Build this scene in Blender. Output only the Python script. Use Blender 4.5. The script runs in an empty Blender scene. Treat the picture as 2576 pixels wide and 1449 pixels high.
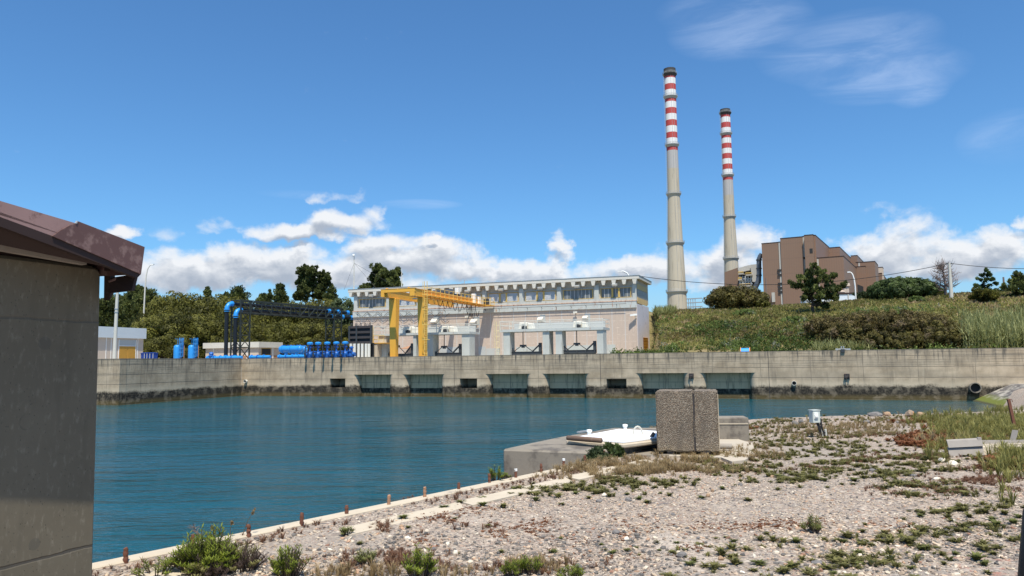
import bpy, bmesh, math, random
import numpy as np
from mathutils import Vector, Matrix

random.seed(7)
rng = np.random.default_rng(11)
SC = bpy.context.scene
COL = SC.collection
R = math.radians

# ------------------------------------------------------------------ camera
FPX, HC, ROLL, HORIZ = 1900.0, 4.8, 0.012, 904.6        # focal length and horizon in a 2576 px wide frame
PITCH = math.atan((HORIZ - 724.5) / FPX)
cF = np.array([0, math.cos(PITCH), math.sin(PITCH)])
_u = np.array([0, -math.sin(PITCH), math.cos(PITCH)]); _r = np.array([1., 0, 0])
cR = _r * math.cos(ROLL) - _u * math.sin(ROLL)
cU = _r * math.sin(ROLL) + _u * math.cos(ROLL)
CAM = np.array([0, 0, HC])
cam = bpy.data.cameras.new('camera'); camo = bpy.data.objects.new('camera', cam); COL.objects.link(camo)
cam.sensor_width = 36; cam.lens = FPX / 2576 * 36; cam.clip_start = .05; cam.clip_end = 20000
m = Matrix.Identity(4)
for i in range(3):
    m[i][0] = cR[i]; m[i][1] = cU[i]; m[i][2] = -cF[i]; m[i][3] = CAM[i]
camo.matrix_world = m
SC.camera = camo

# ------------------------------------------------------------------ light
SUN_DIR = np.array([.13, -1.10, 2.4]); SUN_DIR = SUN_DIR / np.linalg.norm(SUN_DIR)
sl = bpy.data.lights.new('sun', 'SUN'); slo = bpy.data.objects.new('sun', sl); COL.objects.link(slo)
sl.energy = 5.0; sl.angle = R(.5); sl.color = (1, .93, .80)
slo.rotation_euler = Vector(SUN_DIR).to_track_quat('Z', 'Y').to_euler()
SC.view_settings.view_transform = 'Standard'; SC.view_settings.look = 'None'
SC.render.filter_size = 1.05
SC.view_settings.exposure = .35; SC.view_settings.gamma = 1

def Dz(ox, oy, s):                                       # coordinates read in an enlarged crop of the photograph
    return lambda X, Y: ((ox + X * s) / 1.56522, (oy + Y * s) / 1.56522)
C1 = Dz(1350, 1050, .27195); C2 = Dz(1950, 1050, .27195); C3 = Dz(380, 1050, .40761); C4 = Dz(1230, 1360, .4542)
C5 = Dz(2350, 1340, .65295); C6 = Dz(2850, 850, .45885); C7 = Dz(0, 750, .34502); C8 = Dz(2540, 250, .6897)
B1 = Dz(1900, 1500, .42702); B2 = Dz(2800, 1500, .47826); B3 = Dz(370, 1850, .43866); B4 = Dz(1400, 1750, .50466)
B5 = Dz(2600, 1750, .5559); B6 = Dz(0, 1150, .7715)
Z3 = Dz(1480, 1100, .20186); Z4 = Dz(2900, 900, .23292)

def ray(px, py): return cF + cR * ((px - 1288) / FPX) + cU * ((724.5 - py) / FPX)
def on_z(px, py, z): d = ray(px, py); return CAM + d * ((z - HC) / d[2])
def at_y(px, py, Y): d = ray(px, py); return CAM + d * (Y / d[1])
class Frame:                                             # a = along, b = away from the viewer, z = up
    def __init__(s, o, ang):
        s.o = np.array(o[:2], float); s.ang = ang
        s.t = np.array([math.cos(ang), math.sin(ang)]); s.b = np.array([-math.sin(ang), math.cos(ang)])
    def w(s, a, b, z=0): q = s.o + s.t * a + s.b * b; return np.array([q[0], q[1], z])
    def ab(s, P): d = np.array(P[:2]) - s.o; return d @ s.t, d @ s.b
    def az(s, q, b):
        o = s.o + s.b * b; d = ray(*q); k = ((o - CAM[:2]) @ s.b) / (d[:2] @ s.b); P = CAM + d * k
        return float((P[:2] - s.o) @ s.t), float(P[2])
    def bz(s, q, a):
        o = s.o + s.t * a; d = ray(*q); k = ((o - CAM[:2]) @ s.t) / (d[:2] @ s.t); P = CAM + d * k
        return float((P[:2] - s.o) @ s.b), float(P[2])
W1 = on_z(606, 996, 0); W2 = on_z(2450, 1008, 0); W0 = on_z(298, 1020, 0)
MF = Frame(W1, math.atan2(W2[1] - W1[1], W2[0] - W1[0]))
GZ = 3.15                                                # gravel yard, 1.65 m below the eye

# ------------------------------------------------------------------ sky
CLOUDS = [  # centre x, y, radius x, y, strength  (turned into fixed compass directions)
 (470, 690, 200, 62, 1.25), (640, 675, 190, 62, 1.3), (560, 650, 80, 40, 1), (700, 650, 75, 36, 1),
 (880, 690, 260, 62, 1.25), (1030, 655, 170, 68, 1.3), (1120, 640, 90, 44, 1), (930, 625, 80, 40, 1.0), (1190, 690, 90, 40, .9),
 (760, 585, 135, 30, 1.2), (880, 565, 120, 44, 1.25), (925, 545, 55, 34, 1), (860, 494, 62, 17, .5),
 (300, 590, 46, 20, 1), (400, 592, 50, 24, .3), (555, 566, 40, 16, .2),
 (1350, 690, 110, 44, 1.2), (1300, 675, 50, 34, .9), (1400, 655, 42, 34, 1.), (1416, 610, 24, 40, .75), (1090, 598, 16, 10, .8),
 (1570, 680, 120, 42, 1.2), (1690, 680, 120, 56, 1.1), (1520, 665, 48, 26, .8),
 (1890, 610, 74, 62, 1.2), (1850, 660, 90, 66, 1.2), (1780, 700, 90, 50, 1),
 (2290, 610, 100, 62, 1.2), (2230, 650, 120, 70, 1.2), (2380, 665, 160, 66, 1.2), (2500, 650, 120, 50, 1.15), (2300, 590, 50, 40, .9),
 (2505, 595, 40, 22, .6), (2575, 565, 26, 26, .7), (2240, 528, 40, 10, .1)]
CIRRUS = [(1860, 70, 190, 75, .7), (2130, 120, 230, 80, .7), (2230, 190, 200, 62, .75), (2310, 215, 80, 50, .8), (2530, 345, 120, 60, .5), (1060, 514, 110, 14, .6), (760, 490, 120, 12, .3), (1800, 20, 160, 50, .4)]
def azel(x, y): d = ray(x, y); return math.atan2(d[0], d[1]), math.atan2(d[2], math.hypot(d[0], d[1]))

world = bpy.data.worlds.new('World'); SC.world = world; world.use_nodes = True
wt = world.node_tree; wt.nodes.clear()
class NT:
    def __init__(s, t): s.t = t
    def n(s, kind, **kw):
        x = s.t.nodes.new(kind)
        for k, v in kw.items(): setattr(x, k, v)
        return x
    def put(s, sock, v):
        if isinstance(v, bpy.types.NodeSocket): s.t.links.new(v, sock)
        elif v is not None: sock.default_value = v
    def m(s, op, a, b=None, c=None, clamp=False):
        x = s.n('ShaderNodeMath', operation=op, use_clamp=clamp)
        for i, v in enumerate((a, b, c)): s.put(x.inputs[i], v)
        return x.outputs[0]
    def ss(s, v, lo, hi, a=0, b=1):
        x = s.n('ShaderNodeMapRange', interpolation_type='SMOOTHSTEP')
        s.put(x.inputs['Value'], v); x.inputs['From Min'].default_value = lo; x.inputs['From Max'].default_value = hi
        s.put(x.inputs['To Min'], a); s.put(x.inputs['To Max'], b)
        return x.outputs[0]
    def lin(s, v, lo, hi, a=0, b=1):
        x = s.n('ShaderNodeMapRange'); s.put(x.inputs['Value'], v); x.inputs['From Min'].default_value = lo
        x.inputs['From Max'].default_value = hi; x.inputs['To Min'].default_value = a; x.inputs['To Max'].default_value = b
        return x.outputs[0]
    def mix(s, f, a, b, mode='MIX'):
        x = s.n('ShaderNodeMix', data_type='RGBA', blend_type=mode)
        s.put(x.inputs[0], f)
        for k, v in ((6, a), (7, b)): s.put(x.inputs[k], v + (1,) if isinstance(v, tuple) and len(v) == 3 else v)
        return x.outputs[2]
    def noise(s, vec, scale, detail=4, rough=.55, out=0, dist=0):
        x = s.n('ShaderNodeTexNoise'); s.put(x.inputs['Vector'], vec); x.inputs['Scale'].default_value = scale
        x.inputs['Detail'].default_value = detail; x.inputs['Roughness'].default_value = rough; x.inputs['Distortion'].default_value = dist
        return x.outputs[out]
    def mapv(s, vec, sc=(1, 1, 1), loc=(0, 0, 0), rot=(0, 0, 0)):
        x = s.n('ShaderNodeMapping'); s.put(x.inputs[0], vec); x.inputs['Location'].default_value = loc
        x.inputs['Rotation'].default_value = rot; x.inputs['Scale'].default_value = sc
        return x.outputs[0]
    def vec(s, x, y, z=0.):
        c = s.n('ShaderNodeCombineXYZ')
        for i, v in enumerate((x, y, z)): s.put(c.inputs[i], v)
        return c.outputs[0]
    def sep(s, v):
        c = s.n('ShaderNodeSeparateXYZ'); s.put(c.inputs[0], v); return c.outputs
    def ramp(s, v, stops):
        x = s.n('ShaderNodeValToRGB'); s.put(x.inputs[0], v); e = x.color_ramp.elements
        while len(e) < len(stops): e.new(.5)
        for k, (pos, c) in zip(e, stops): k.position = pos; k.color = c + (1,)
        return x.outputs[0]

def blob_sum(T, a, e, items, k=1.6, base=-1.2):
    acc = None
    for (x, y, rx, ry, s) in items:
        a0, e0 = azel(x, y); ra = rx / FPX * math.cos(a0); re = ry / FPX
        u = T.m('MULTIPLY_ADD', a, 1 / ra, -a0 / ra); v = T.m('MULTIPLY_ADD', e, 1 / re, -e0 / re)
        if k != 1: v = T.m('MAXIMUM', v, T.m('MULTIPLY', v, -k))
        q = T.m('MULTIPLY_ADD', u, u, T.m('MULTIPLY', v, v))
        w = T.m('MAXIMUM', T.m('MULTIPLY_ADD', q, -s, s), base)
        acc = w if acc is None else T.m('SMOOTH_MAX', acc, w, .35)
    return acc
dg = bpy.data.node_groups.new('cloud_density', 'ShaderNodeTree')
for nm in ('az', 'el'): dg.interface.new_socket(nm, in_out='INPUT', socket_type='NodeSocketFloat')
dg.interface.new_socket('d', in_out='OUTPUT', socket_type='NodeSocketFloat')
T = NT(dg); gi = T.n('NodeGroupInput'); go = T.n('NodeGroupOutput')
wn = T.sep(T.noise(T.vec(gi.outputs[0], gi.outputs[1], 5.), 22, 6, .6, out=1)); wA = T.m('MULTIPLY_ADD', T.m('SUBTRACT', wn[0], .5), .075, gi.outputs[0]); wE = T.m('MULTIPLY_ADD', T.m('SUBTRACT', wn[1], .5), .045, gi.outputs[1])
acc = blob_sum(T, wA, wE, CLOUDS)
v2 = T.vec(gi.outputs[0], T.m('MULTIPLY', gi.outputs[1], 1.5), 3.3)
n1 = T.noise(v2, 17, 9, .58, dist=.3); n2 = T.noise(v2, 7, 3, .5)
vo = T.n('ShaderNodeTexVoronoi', feature='SMOOTH_F1'); T.put(vo.inputs['Vector'], T.vec(T.m('MULTIPLY_ADD', n1, .03, gi.outputs[0]), T.m('MULTIPLY_ADD', n1, .03, gi.outputs[1]), 1.)); vo.inputs['Scale'].default_value = 30
vo.inputs['Smoothness'].default_value = .4
d = T.m('MULTIPLY_ADD', T.m('SUBTRACT', n1, .5), 2.8, acc)
d = T.m('MULTIPLY_ADD', T.m('SUBTRACT', n2, .5), 1.2, d)
d = T.m('MULTIPLY_ADD', T.m('SUBTRACT', .45, vo.outputs['Distance']), .7, d)
T.put(go.inputs[0], d)

T = NT(wt)
tc = T.n('ShaderNodeTexCoord'); x, y, z = T.sep(tc.outputs['Generated'])
a = T.m('ARCTAN2', x, y); hyp = T.m('SQRT', T.m('MULTIPLY_ADD', x, x, T.m('MULTIPLY', y, y))); e = T.m('ARCTAN2', z, hyp)
sky = T.n('ShaderNodeTexSky', sky_type='NISHITA'); sky.sun_disc = False
sky.sun_elevation = math.asin(SUN_DIR[2]); sky.sun_rotation = math.atan2(SUN_DIR[0], SUN_DIR[1]); sky.air_density = 1.0; sky.dust_density = .6; sky.ozone_density = 2.0
SKY_STR = .10
def dens(aa, ee):
    g = T.n('ShaderNodeGroup'); g.node_tree = dg; T.put(g.inputs[0], aa); T.put(g.inputs[1], ee); return g.outputs[0]
d0 = dens(a, e); d1 = dens(T.m('ADD', a, .004), T.m('ADD', e, .011))
mask = T.m('MULTIPLY', T.ss(d0, -.35, .95), T.ss(e, -.02, .03))
lit = T.m('ADD', T.ss(d1, 0.0, 1.5, 1.0, .12), T.m('MULTIPLY', T.m('SUBTRACT', d0, d1), .38), clamp=True)
K = 1 / SKY_STR
ccol = T.mix(lit, (.33 * K, .38 * K, .46 * K), (.70 * K, .72 * K, .75 * K))
skyc = T.mix(1.0, sky.outputs[0], (.57, .96, 1.26), 'MULTIPLY')
skyc = T.mix(T.ss(e, .14, -.01, 0, .62), skyc, (.40 * K, .50 * K, .62 * K))
# thin high cloud
cm = T.m('MAXIMUM', blob_sum(T, a, e, CIRRUS, 1, -1), 0)
sv = T.mapv(T.vec(a, e, 0), (5, 26, 1), rot=(0, 0, .28)); sv2 = T.mapv(T.vec(a, e, 2), (14, 40, 1), rot=(0, 0, -.2))
ci = T.m('MULTIPLY', cm, T.m('MULTIPLY_ADD', T.ss(T.noise(sv, 1.2, 8, .62, dist=.8), .32, .75), .8, T.m('MULTIPLY', T.noise(sv2, 1., 6, .6), .25)), clamp=True)
skyc = T.mix(T.m('MULTIPLY', ci, .58), skyc, (.55 * K, .66 * K, .86 * K))
skyc = T.mix(mask, skyc, ccol)
bg = T.n('ShaderNodeBackground'); T.put(bg.inputs[0], skyc); bg.inputs[1].default_value = SKY_STR
wo = T.n('ShaderNodeOutputWorld'); wt.links.new(bg.outputs[0], wo.inputs[0])

# ------------------------------------------------------------------ mesh and object helpers
class MB:
    def __init__(s): s.v = []; s.f = []; s.n = 0
    def add(s, vs, fs):
        o = s.n; s.v += [tuple(map(float, q)) for q in vs]; s.f += [tuple(i + o for i in q) for q in fs]; s.n += len(vs); return s
    def obox(s, o, ex, ey, ez):
        o, ex, ey, ez = map(lambda q: np.array(q, float), (o, ex, ey, ez))
        if np.dot(np.cross(ex, ey), ez) < 0: o = o + ex; ex = -ex
        P = [o, o + ex, o + ex + ey, o + ey]; P += [q + ez for q in P]
        return s.add(P, [(0, 3, 2, 1), (4, 5, 6, 7), (0, 1, 5, 4), (1, 2, 6, 5), (2, 3, 7, 6), (3, 0, 4, 7)])
    def box(s, x0, x1, y0, y1, z0, z1): return s.obox((x0, y0, z0), (x1 - x0, 0, 0), (0, y1 - y0, 0), (0, 0, z1 - z0))
    def bar(s, p, q, w, h=None, up=(0, 0, 1)):
        p, q = np.array(p, float), np.array(q, float); h = h or w; d = q - p; L = np.linalg.norm(d); d = d / L
        u = np.array(up, float)
        if abs(d @ u) > .98: u = np.array([1., 0, 0])
        sx = np.cross(d, u); sx /= np.linalg.norm(sx); uz = np.cross(sx, d)
        return s.obox(p - sx * w / 2 - uz * h / 2, sx * w, d * L, uz * h)
    def tube(s, pts, r, seg=8, cap=True):
        pts = [np.array(q, float) for q in pts]; n = len(pts); rr = r if hasattr(r, '__len__') else [r] * n
        o = s.n; vs = []; prev = None
        for i, q in enumerate(pts):
            d = pts[min(i + 1, n - 1)] - pts[max(i - 1, 0)]; d = d / (np.linalg.norm(d) + 1e-12)
            if prev is None:
                u = np.array([0, 0, 1.]) if abs(d[2]) < .9 else np.array([1., 0, 0])
            else: u = prev
            sx = np.cross(d, u); sx /= np.linalg.norm(sx) + 1e-12; uu = np.cross(sx, d); prev = uu
            for k in range(seg):
                t = 2 * math.pi * k / seg; vs.append(q + rr[i] * (math.cos(t) * sx + math.sin(t) * uu))
        fs = []
        for i in range(n - 1):
            for k in range(seg):
                k2 = (k + 1) % seg; fs.append((i * seg + k2, i * seg + k, (i + 1) * seg + k, (i + 1) * seg + k2))
        if cap: fs.append(tuple(range(seg))); fs.append(tuple(range((n - 1) * seg, n * seg))[::-1])
        return s.add(vs, fs)
    def cyl(s, c, r, h, seg=16): return s.tube([c, (c[0], c[1], c[2] + h)], r, seg)
    def lathe(s, prof, c=(0, 0, 0), seg=24, cap=True):
        vs = []; n = len(prof)
        for (r, z) in prof:
            for k in range(seg):
                t = 2 * math.pi * k / seg; vs.append((c[0] + r * math.cos(t), c[1] + r * math.sin(t), c[2] + z))
        fs = [(i * seg + k, i * seg + (k + 1) % seg, (i + 1) * seg + (k + 1) % seg, (i + 1) * seg + k) for i in range(n - 1) for k in range(seg)]
        if cap: fs.append(tuple(range(seg))[::-1]); fs.append(tuple(range((n - 1) * seg, n * seg)))
        return s.add(vs, fs)
    def prism(s, poly, vec):
        P = [np.array(q, float) for q in poly]; n = len(P); vec = np.array(vec, float); Q = [q + vec for q in P]
        nrm = sum((np.cross(P[i], P[(i + 1) % n]) for i in range(n)), np.zeros(3))
        if nrm @ vec < 0: P = P[::-1]; Q = Q[::-1]
        return s.add(P + Q, [tuple(range(n))[::-1], tuple(range(n, 2 * n))] + [(i, (i + 1) % n, n + (i + 1) % n, n + i) for i in range(n)])
    def np_add(s, V, Fq):
        o = s.n; s.v += list(map(tuple, V.tolist())); s.f += [tuple(q) for q in (np.asarray(Fq) + o).tolist()]; s.n += len(V); return s
    def build(s, name, mat=None, parent=None, smooth=False, bevel=0, seg=1):
        me = bpy.data.meshes.new(name); me.from_pydata(s.v, [], s.f)
        if bevel:
            bm = bmesh.new(); bm.from_mesh(me)
            bmesh.ops.bevel(bm, geom=list(bm.edges), offset=bevel, segments=seg, affect='EDGES', clamp_overlap=True, profile=.5)
            bm.to_mesh(me); bm.free()
        me.update()
        if mat: me.materials.append(mat)
        if smooth is True: me.shade_smooth()
        elif smooth: me.shade_smooth(); me.set_sharp_from_angle(angle=R(smooth))
        o = bpy.data.objects.new(name, me); COL.objects.link(o)
        if parent is not None: o.parent = parent
        return o

def npmesh(name, V, Fa, mat, parent=None, tint=None, smooth=False):
    V = np.asarray(V, np.float32); Fa = np.asarray(Fa, np.int32); k = Fa.shape[1]
    me = bpy.data.meshes.new(name); me.vertices.add(len(V)); me.vertices.foreach_set('co', V.ravel())
    me.loops.add(Fa.size); me.loops.foreach_set('vertex_index', Fa.ravel())
    me.polygons.add(len(Fa)); me.polygons.foreach_set('loop_start', np.arange(0, Fa.size, k, dtype=np.int32))
    me.polygons.foreach_set('use_smooth', np.full(len(Fa), bool(smooth)))
    me.update(calc_edges=True)
    if tint is not None:
        at = me.color_attributes.new('tint', 'FLOAT_COLOR', 'POINT')
        t = np.asarray(tint, np.float32)
        if t.ndim == 1: t = np.repeat(t[:, None], 3, 1)
        at.data.foreach_set('color', np.concatenate([t, np.ones((len(t), 1), np.float32)], 1).ravel())
    me.materials.append(mat)
    o = bpy.data.objects.new(name, me); COL.objects.link(o)
    if parent is not None: o.parent = parent
    return o

def tag(o, label=None, cat=None, group=None, kind=None):
    if label: o['label'] = label
    if cat: o['category'] = cat
    if group: o['group'] = group
    if kind: o['kind'] = kind
    return o
def thing(name, label, cat, loc, rz=0, group=None):
    o = bpy.data.objects.new(name, None); o.empty_display_size = .2; COL.objects.link(o)
    o.location = tuple(map(float, loc)); o.rotation_euler = (0, 0, rz); return tag(o, label, cat, group)
def mthing(name, label, cat, a, b, z, group=None): return thing(name, label, cat, MF.w(a, b, z), MF.ang, group)
def dup(o, parent=None):
    c = o.copy(); COL.objects.link(c)
    if parent is not None: c.parent = parent
    for ch in [q for q in o.children]: dup(ch, c)
    return c

# ------------------------------------------------------------------ materials
def new_mat(name):
    mt = bpy.data.materials.new(name); mt.use_nodes = True; t = mt.node_tree; t.nodes.clear(); T = NT(t)
    p = T.n('ShaderNodeBsdfPrincipled'); o = T.n('ShaderNodeOutputMaterial'); t.links.new(p.outputs[0], o.inputs[0])
    tc = T.n('ShaderNodeTexCoord')
    return mt, T, p, tc.outputs['Object'], o
def bump(T, p, h, strength=.3, dist=.02):
    b = T.n('ShaderNodeBump'); b.inputs['Strength'].default_value = strength; b.inputs['Distance'].default_value = dist
    T.put(b.inputs['Height'], h); T.put(p.inputs['Normal'], b.outputs[0])
def mk(name, col, rough=.65, var=.18, scale=2., metal=0, dirt=None, dscale=1.2, dthr=.58, bmp=0, spec=.4, streak=False):
    mt, T, p, oc, _ = new_mat(name)
    n = T.noise(oc, scale, 6, .6)
    c = T.mix(n, tuple(v * (1 - var) for v in col), tuple(min(1, v * (1 + var)) for v in col))
    if dirt:
        v = T.mapv(oc, (3, 3, .35)) if streak else oc
        dn = T.ss(T.noise(v, dscale, 7, .65), dthr, dthr + .14)
        c = T.mix(dn, c, dirt)
    T.put(p.inputs['Base Color'], c); p.inputs['Roughness'].default_value = rough; p.inputs['Metallic'].default_value = metal
    p.inputs['Specular IOR Level'].default_value = spec
    if bmp: bump(T, p, T.noise(oc, scale * 8, 5, .6), .4, bmp)
    return mt
def grid_line(T, v, period, width, soft=.01):              # 1 on a thin line every period
    f = T.m('ABSOLUTE', T.m('SUBTRACT', T.m('FRACT', T.m('DIVIDE', v, period)), .5))
    return T.ss(f, .5 - (width + soft) / period, .5 - width / period)

def concrete_quay():
    mt, T, p, oc, _ = new_mat('quay_concrete')
    x, y, z = T.sep(oc); al = T.m('ADD', x, y)
    n = T.ss(T.noise(oc, .45, 7, .65), .3, .7); n2 = T.noise(oc, 2.2, 6, .65)
    c = T.mix(n, (.335, .258, .172), (.61, .485, .34)); c = T.mix(T.m('MULTIPLY', n2, .35), c, (.26, .215, .16))
    bandn = T.noise(T.vec(T.m('MULTIPLY', al, .10), T.m('MULTIPLY', z, 1.2), 0), 1.1, 2, .5)
    c = T.mix(T.m('MULTIPLY', T.ss(bandn, .42, .62), .35), c, (.27, .23, .175))
    wob = T.m('MULTIPLY_ADD', T.noise(oc, .8, 3), .10, z)
    boards = T.m('MULTIPLY', grid_line(T, wob, .27, .008, .035), T.m('MULTIPLY', T.ss(z, 3.5, 3.7), T.ss(T.noise(T.vec(T.m('MULTIPLY', al, .25), T.m('MULTIPLY', z, 2.), 1), .9, 3), .40, .6)))
    lifts = T.m('MAXIMUM', T.m('MULTIPLY', grid_line(T, T.m('SUBTRACT', wob, .15), 1.15, .015, .05), .55), T.m('MULTIPLY', grid_line(T, T.m('ADD', al, 2.), 5.3, .012, .04), .5))
    ln = T.m('MAXIMUM', T.m('MULTIPLY', boards, .55), lifts)
    c = T.mix(ln, c, (.10, .09, .075))
    sv = T.noise(T.vec(T.m('MULTIPLY', al, 1.6), T.m('MULTIPLY', z, .16), 0), 1.5, 6, .65)
    drip = T.m('MULTIPLY', T.ss(sv, .48, .66), T.ss(z, 2.9, 5.3)); c = T.mix(T.m('MULTIPLY', drip, .95), c, (.085, .08, .07))
    sw = T.noise(T.vec(T.m('MULTIPLY', al, .9), T.m('MULTIPLY', z, .10), 9), 1.6, 7, .7); c = T.mix(T.m('MULTIPLY', T.ss(sw, .50, .68), .5), c, (.17, .14, .105))
    c = T.mix(T.m('MULTIPLY', T.m('MULTIPLY', T.ss(sv, .42, .25), T.ss(z, 1.6, 4)), .4), c, (.58, .50, .37))
    c = T.mix(T.m('MULTIPLY', T.ss(T.m('MULTIPLY_ADD', n2, .25, z), 5.3, 5.5), .6), c, (.12, .11, .09))
    c = T.mix(T.m('MULTIPLY', T.m('MULTIPLY', T.ss(z, 2.3, 1.6), T.ss(z, .9, 1.2)), .55), c, (.60, .50, .36))
    tn = T.m('ADD', z, T.m('MULTIPLY_ADD', T.noise(oc, .5, 3), .9, T.m('MULTIPLY', T.noise(oc, 5, 6, .7), .75)))
    td = T.ss(tn, 2.55, 2.1); rn = T.noise(oc, 4.5, 6, .7)
    tc_ = T.mix(T.ss(rn, .45, .62), (.022, .019, .015), (.075, .062, .045)); tc_ = T.mix(T.ss(z, .75, .25), tc_, T.mix(rn, (.045, .035, .015), (.16, .115, .05)))
    c = T.mix(T.m('MULTIPLY', td, T.m('SUBTRACT', 1., T.m('MULTIPLY', T.ss(T.noise(oc, 1.1, 5, .65), .47, .62), .28))), c, tc_)
    T.put(p.inputs['Base Color'], c); p.inputs['Roughness'].default_value = .85; p.inputs['Specular IOR Level'].default_value = .25
    bump(T, p, T.m('SUBTRACT', T.m('ADD', n2, T.m('MULTIPLY', T.m('MULTIPLY', rn, td), .4)), ln), .5, .03)
    return mt
def panel_wall():
    mt, T, p, oc, _ = new_mat('aggregate_panels')
    x, y, z = T.sep(oc); al = T.m('ADD', x, y)
    n = T.noise(oc, .6, 5); g = T.noise(oc, 11, 4, .7)
    c = T.mix(n, (.56, .45, .365), (.66, .53, .43)); c = T.mix(T.ss(g, .35, .75), T.mix(.5, c, (.36, .29, .24)), c)
    c = T.mix(T.m('MULTIPLY', T.m('MAXIMUM', T.m('MULTIPLY', grid_line(T, al, .62, .015, .03), .7), grid_line(T, z, 1.05, .02, .03)), T.ss(T.noise(oc, 1.6, 3), .42, .65)), c, (.68, .57, .47))
    c = T.mix(grid_line(T, T.m('ADD', al, .3), 2.0, .045, .02), c, (.55, .52, .49))
    st = T.ss(T.noise(T.vec(T.m('MULTIPLY', al, 1.4), T.m('MULTIPLY', z, .12), 4), 1.4, 5, .65), .58, .75)
    c = T.mix(T.m('MULTIPLY', st, .4), c, (.30, .26, .22))
    T.put(p.inputs['Base Color'], c); p.inputs['Roughness'].default_value = .9; p.inputs['Specular IOR Level'].default_value = .2
    bump(T, p, g, .6, .03); return mt
def rusty_paint(name, col, amt=.60, z0=None):
    mt, T, p, oc, _ = new_mat(name)
    x, y, z = T.sep(oc); al = T.m('ADD', x, y)
    n = T.noise(oc, 1.2, 5); c = T.mix(n, tuple(v * .82 for v in col), tuple(min(1, v * 1.1) for v in col))
    st = T.ss(T.noise(T.vec(T.m('MULTIPLY', al, 1.1), T.m('MULTIPLY', z, .3), 0), 2.2, 6, .7), amt, amt + .12)
    c = T.mix(st, c, (.34, .12, .035)); T.put(p.inputs['Base Color'], c); p.inputs['Roughness'].default_value = .7
    return mt
def gravel_mat():
    mt, T, p, oc, _ = new_mat('gravel')
    c = None
    wv = T.mapv(oc, (1, 1, 1)); dis = T.noise(oc, 30, 3, .5, out=1)
    wv = T.mix(.012, wv, dis)
    h = 0
    for k, sc in enumerate((26, 60)):
        vo = T.n('ShaderNodeTexVoronoi'); T.put(vo.inputs['Vector'], wv); vo.inputs['Scale'].default_value = sc
        rr = T.sep(vo.outputs['Color'])
        cc = T.ramp(rr[0], [(0, (.09, .085, .085)), (.16, (.17, .145, .13)), (.30, (.30, .225, .18)), (.5, (.40, .32, .25)), (.72, (.47, .385, .305)), (.9, (.60, .52, .43)), (1, (.38, .22, .15))])
        gap = T.ss(vo.outputs['Distance'], .35, .62)
        cc = T.mix(T.m('MULTIPLY', gap, .45), cc, (.16, .14, .12))
        if c is None: c = cc; h = T.m('SUBTRACT', 1., vo.outputs['Distance'])
        else:
            c = T.mix(T.ss(T.noise(oc, 3.2, 4, .6), .42, .56), c, cc); h = T.m('ADD', h, T.m('MULTIPLY', T.m('SUBTRACT', 1., vo.outputs['Distance']), .5))
    big = T.noise(oc, .28, 5, .6); c = T.mix(T.m('MULTIPLY', T.ss(big, .45, .68), .45), c, (.28, .255, .225))
    sand = T.ss(T.noise(T.mapv(oc, loc=(3, 5, 0)), .5, 4, .6), .56, .70); c = T.mix(T.m('MULTIPLY', sand, .5), c, (.50, .44, .37))
    dk = T.ss(T.noise(T.mapv(oc, loc=(9, 1, 0)), .9, 5, .65), .56, .72); c = T.mix(T.m('MULTIPLY', dk, .4), c, (.17, .16, .155))
    red = T.m('MULTIPLY', T.ss(T.noise(T.mapv(oc, loc=(2, 9, 0)), .7, 4, .6), .60, .70), T.ss(T.noise(oc, 9, 4, .7), .52, .62)); c = T.mix(T.m('MULTIPLY', red, .6), c, (.33, .10, .06))
    T.put(p.inputs['Base Color'], c); p.inputs['Roughness'].default_value = .9; p.inputs['Specular IOR Level'].default_value = .2
    bump(T, p, h, .8, .012); return mt
def tint_mat(name, rough=.8, spec=.25):
    mt, T, p, oc, _ = new_mat(name); at = T.n('ShaderNodeAttribute', attribute_name='tint')
    T.put(p.inputs['Base Color'], T.mix(T.m('MULTIPLY', T.noise(oc, 60, 3), .3), at.outputs['Color'], (.2, .19, .18)))
    p.inputs['Roughness'].default_value = rough; p.inputs['Specular IOR Level'].default_value = spec; return mt
def leaf_mat(name, dark, light, scale=.7, trans=.42, tw=None):
    mt, T, p, oc, o = new_mat(name)
    at = T.n('ShaderNodeAttribute', attribute_name='tint')
    n = T.noise(oc, scale, 4, .6)
    f = T.m('MULTIPLY_ADD', T.m('SUBTRACT', n, .5), .9, T.sep(at.outputs['Color'])[0], clamp=True)
    c = T.mix(f, dark, light)
    if tw: c = T.mix(T.ss(T.noise(oc, scale * 1.7, 3), .56, .68), c, tw)
    ob = T.n('ShaderNodeObjectInfo'); c = T.mix(T.m('MULTIPLY', ob.outputs['Random'], .25), c, tuple(.6 * q for q in dark))
    T.put(p.inputs['Base Color'], c); p.inputs['Roughness'].default_value = .6; p.inputs['Specular IOR Level'].default_value = .25
    tr = T.n('ShaderNodeBsdfTranslucent'); T.put(tr.inputs[0], c); mx = T.n('ShaderNodeMixShader'); mx.inputs[0].default_value = trans
    T.t.links.new(p.outputs[0], mx.inputs[1]); T.t.links.new(tr.outputs[0], mx.inputs[2]); T.t.links.new(mx.outputs[0], o.inputs[0])
    return mt
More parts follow.
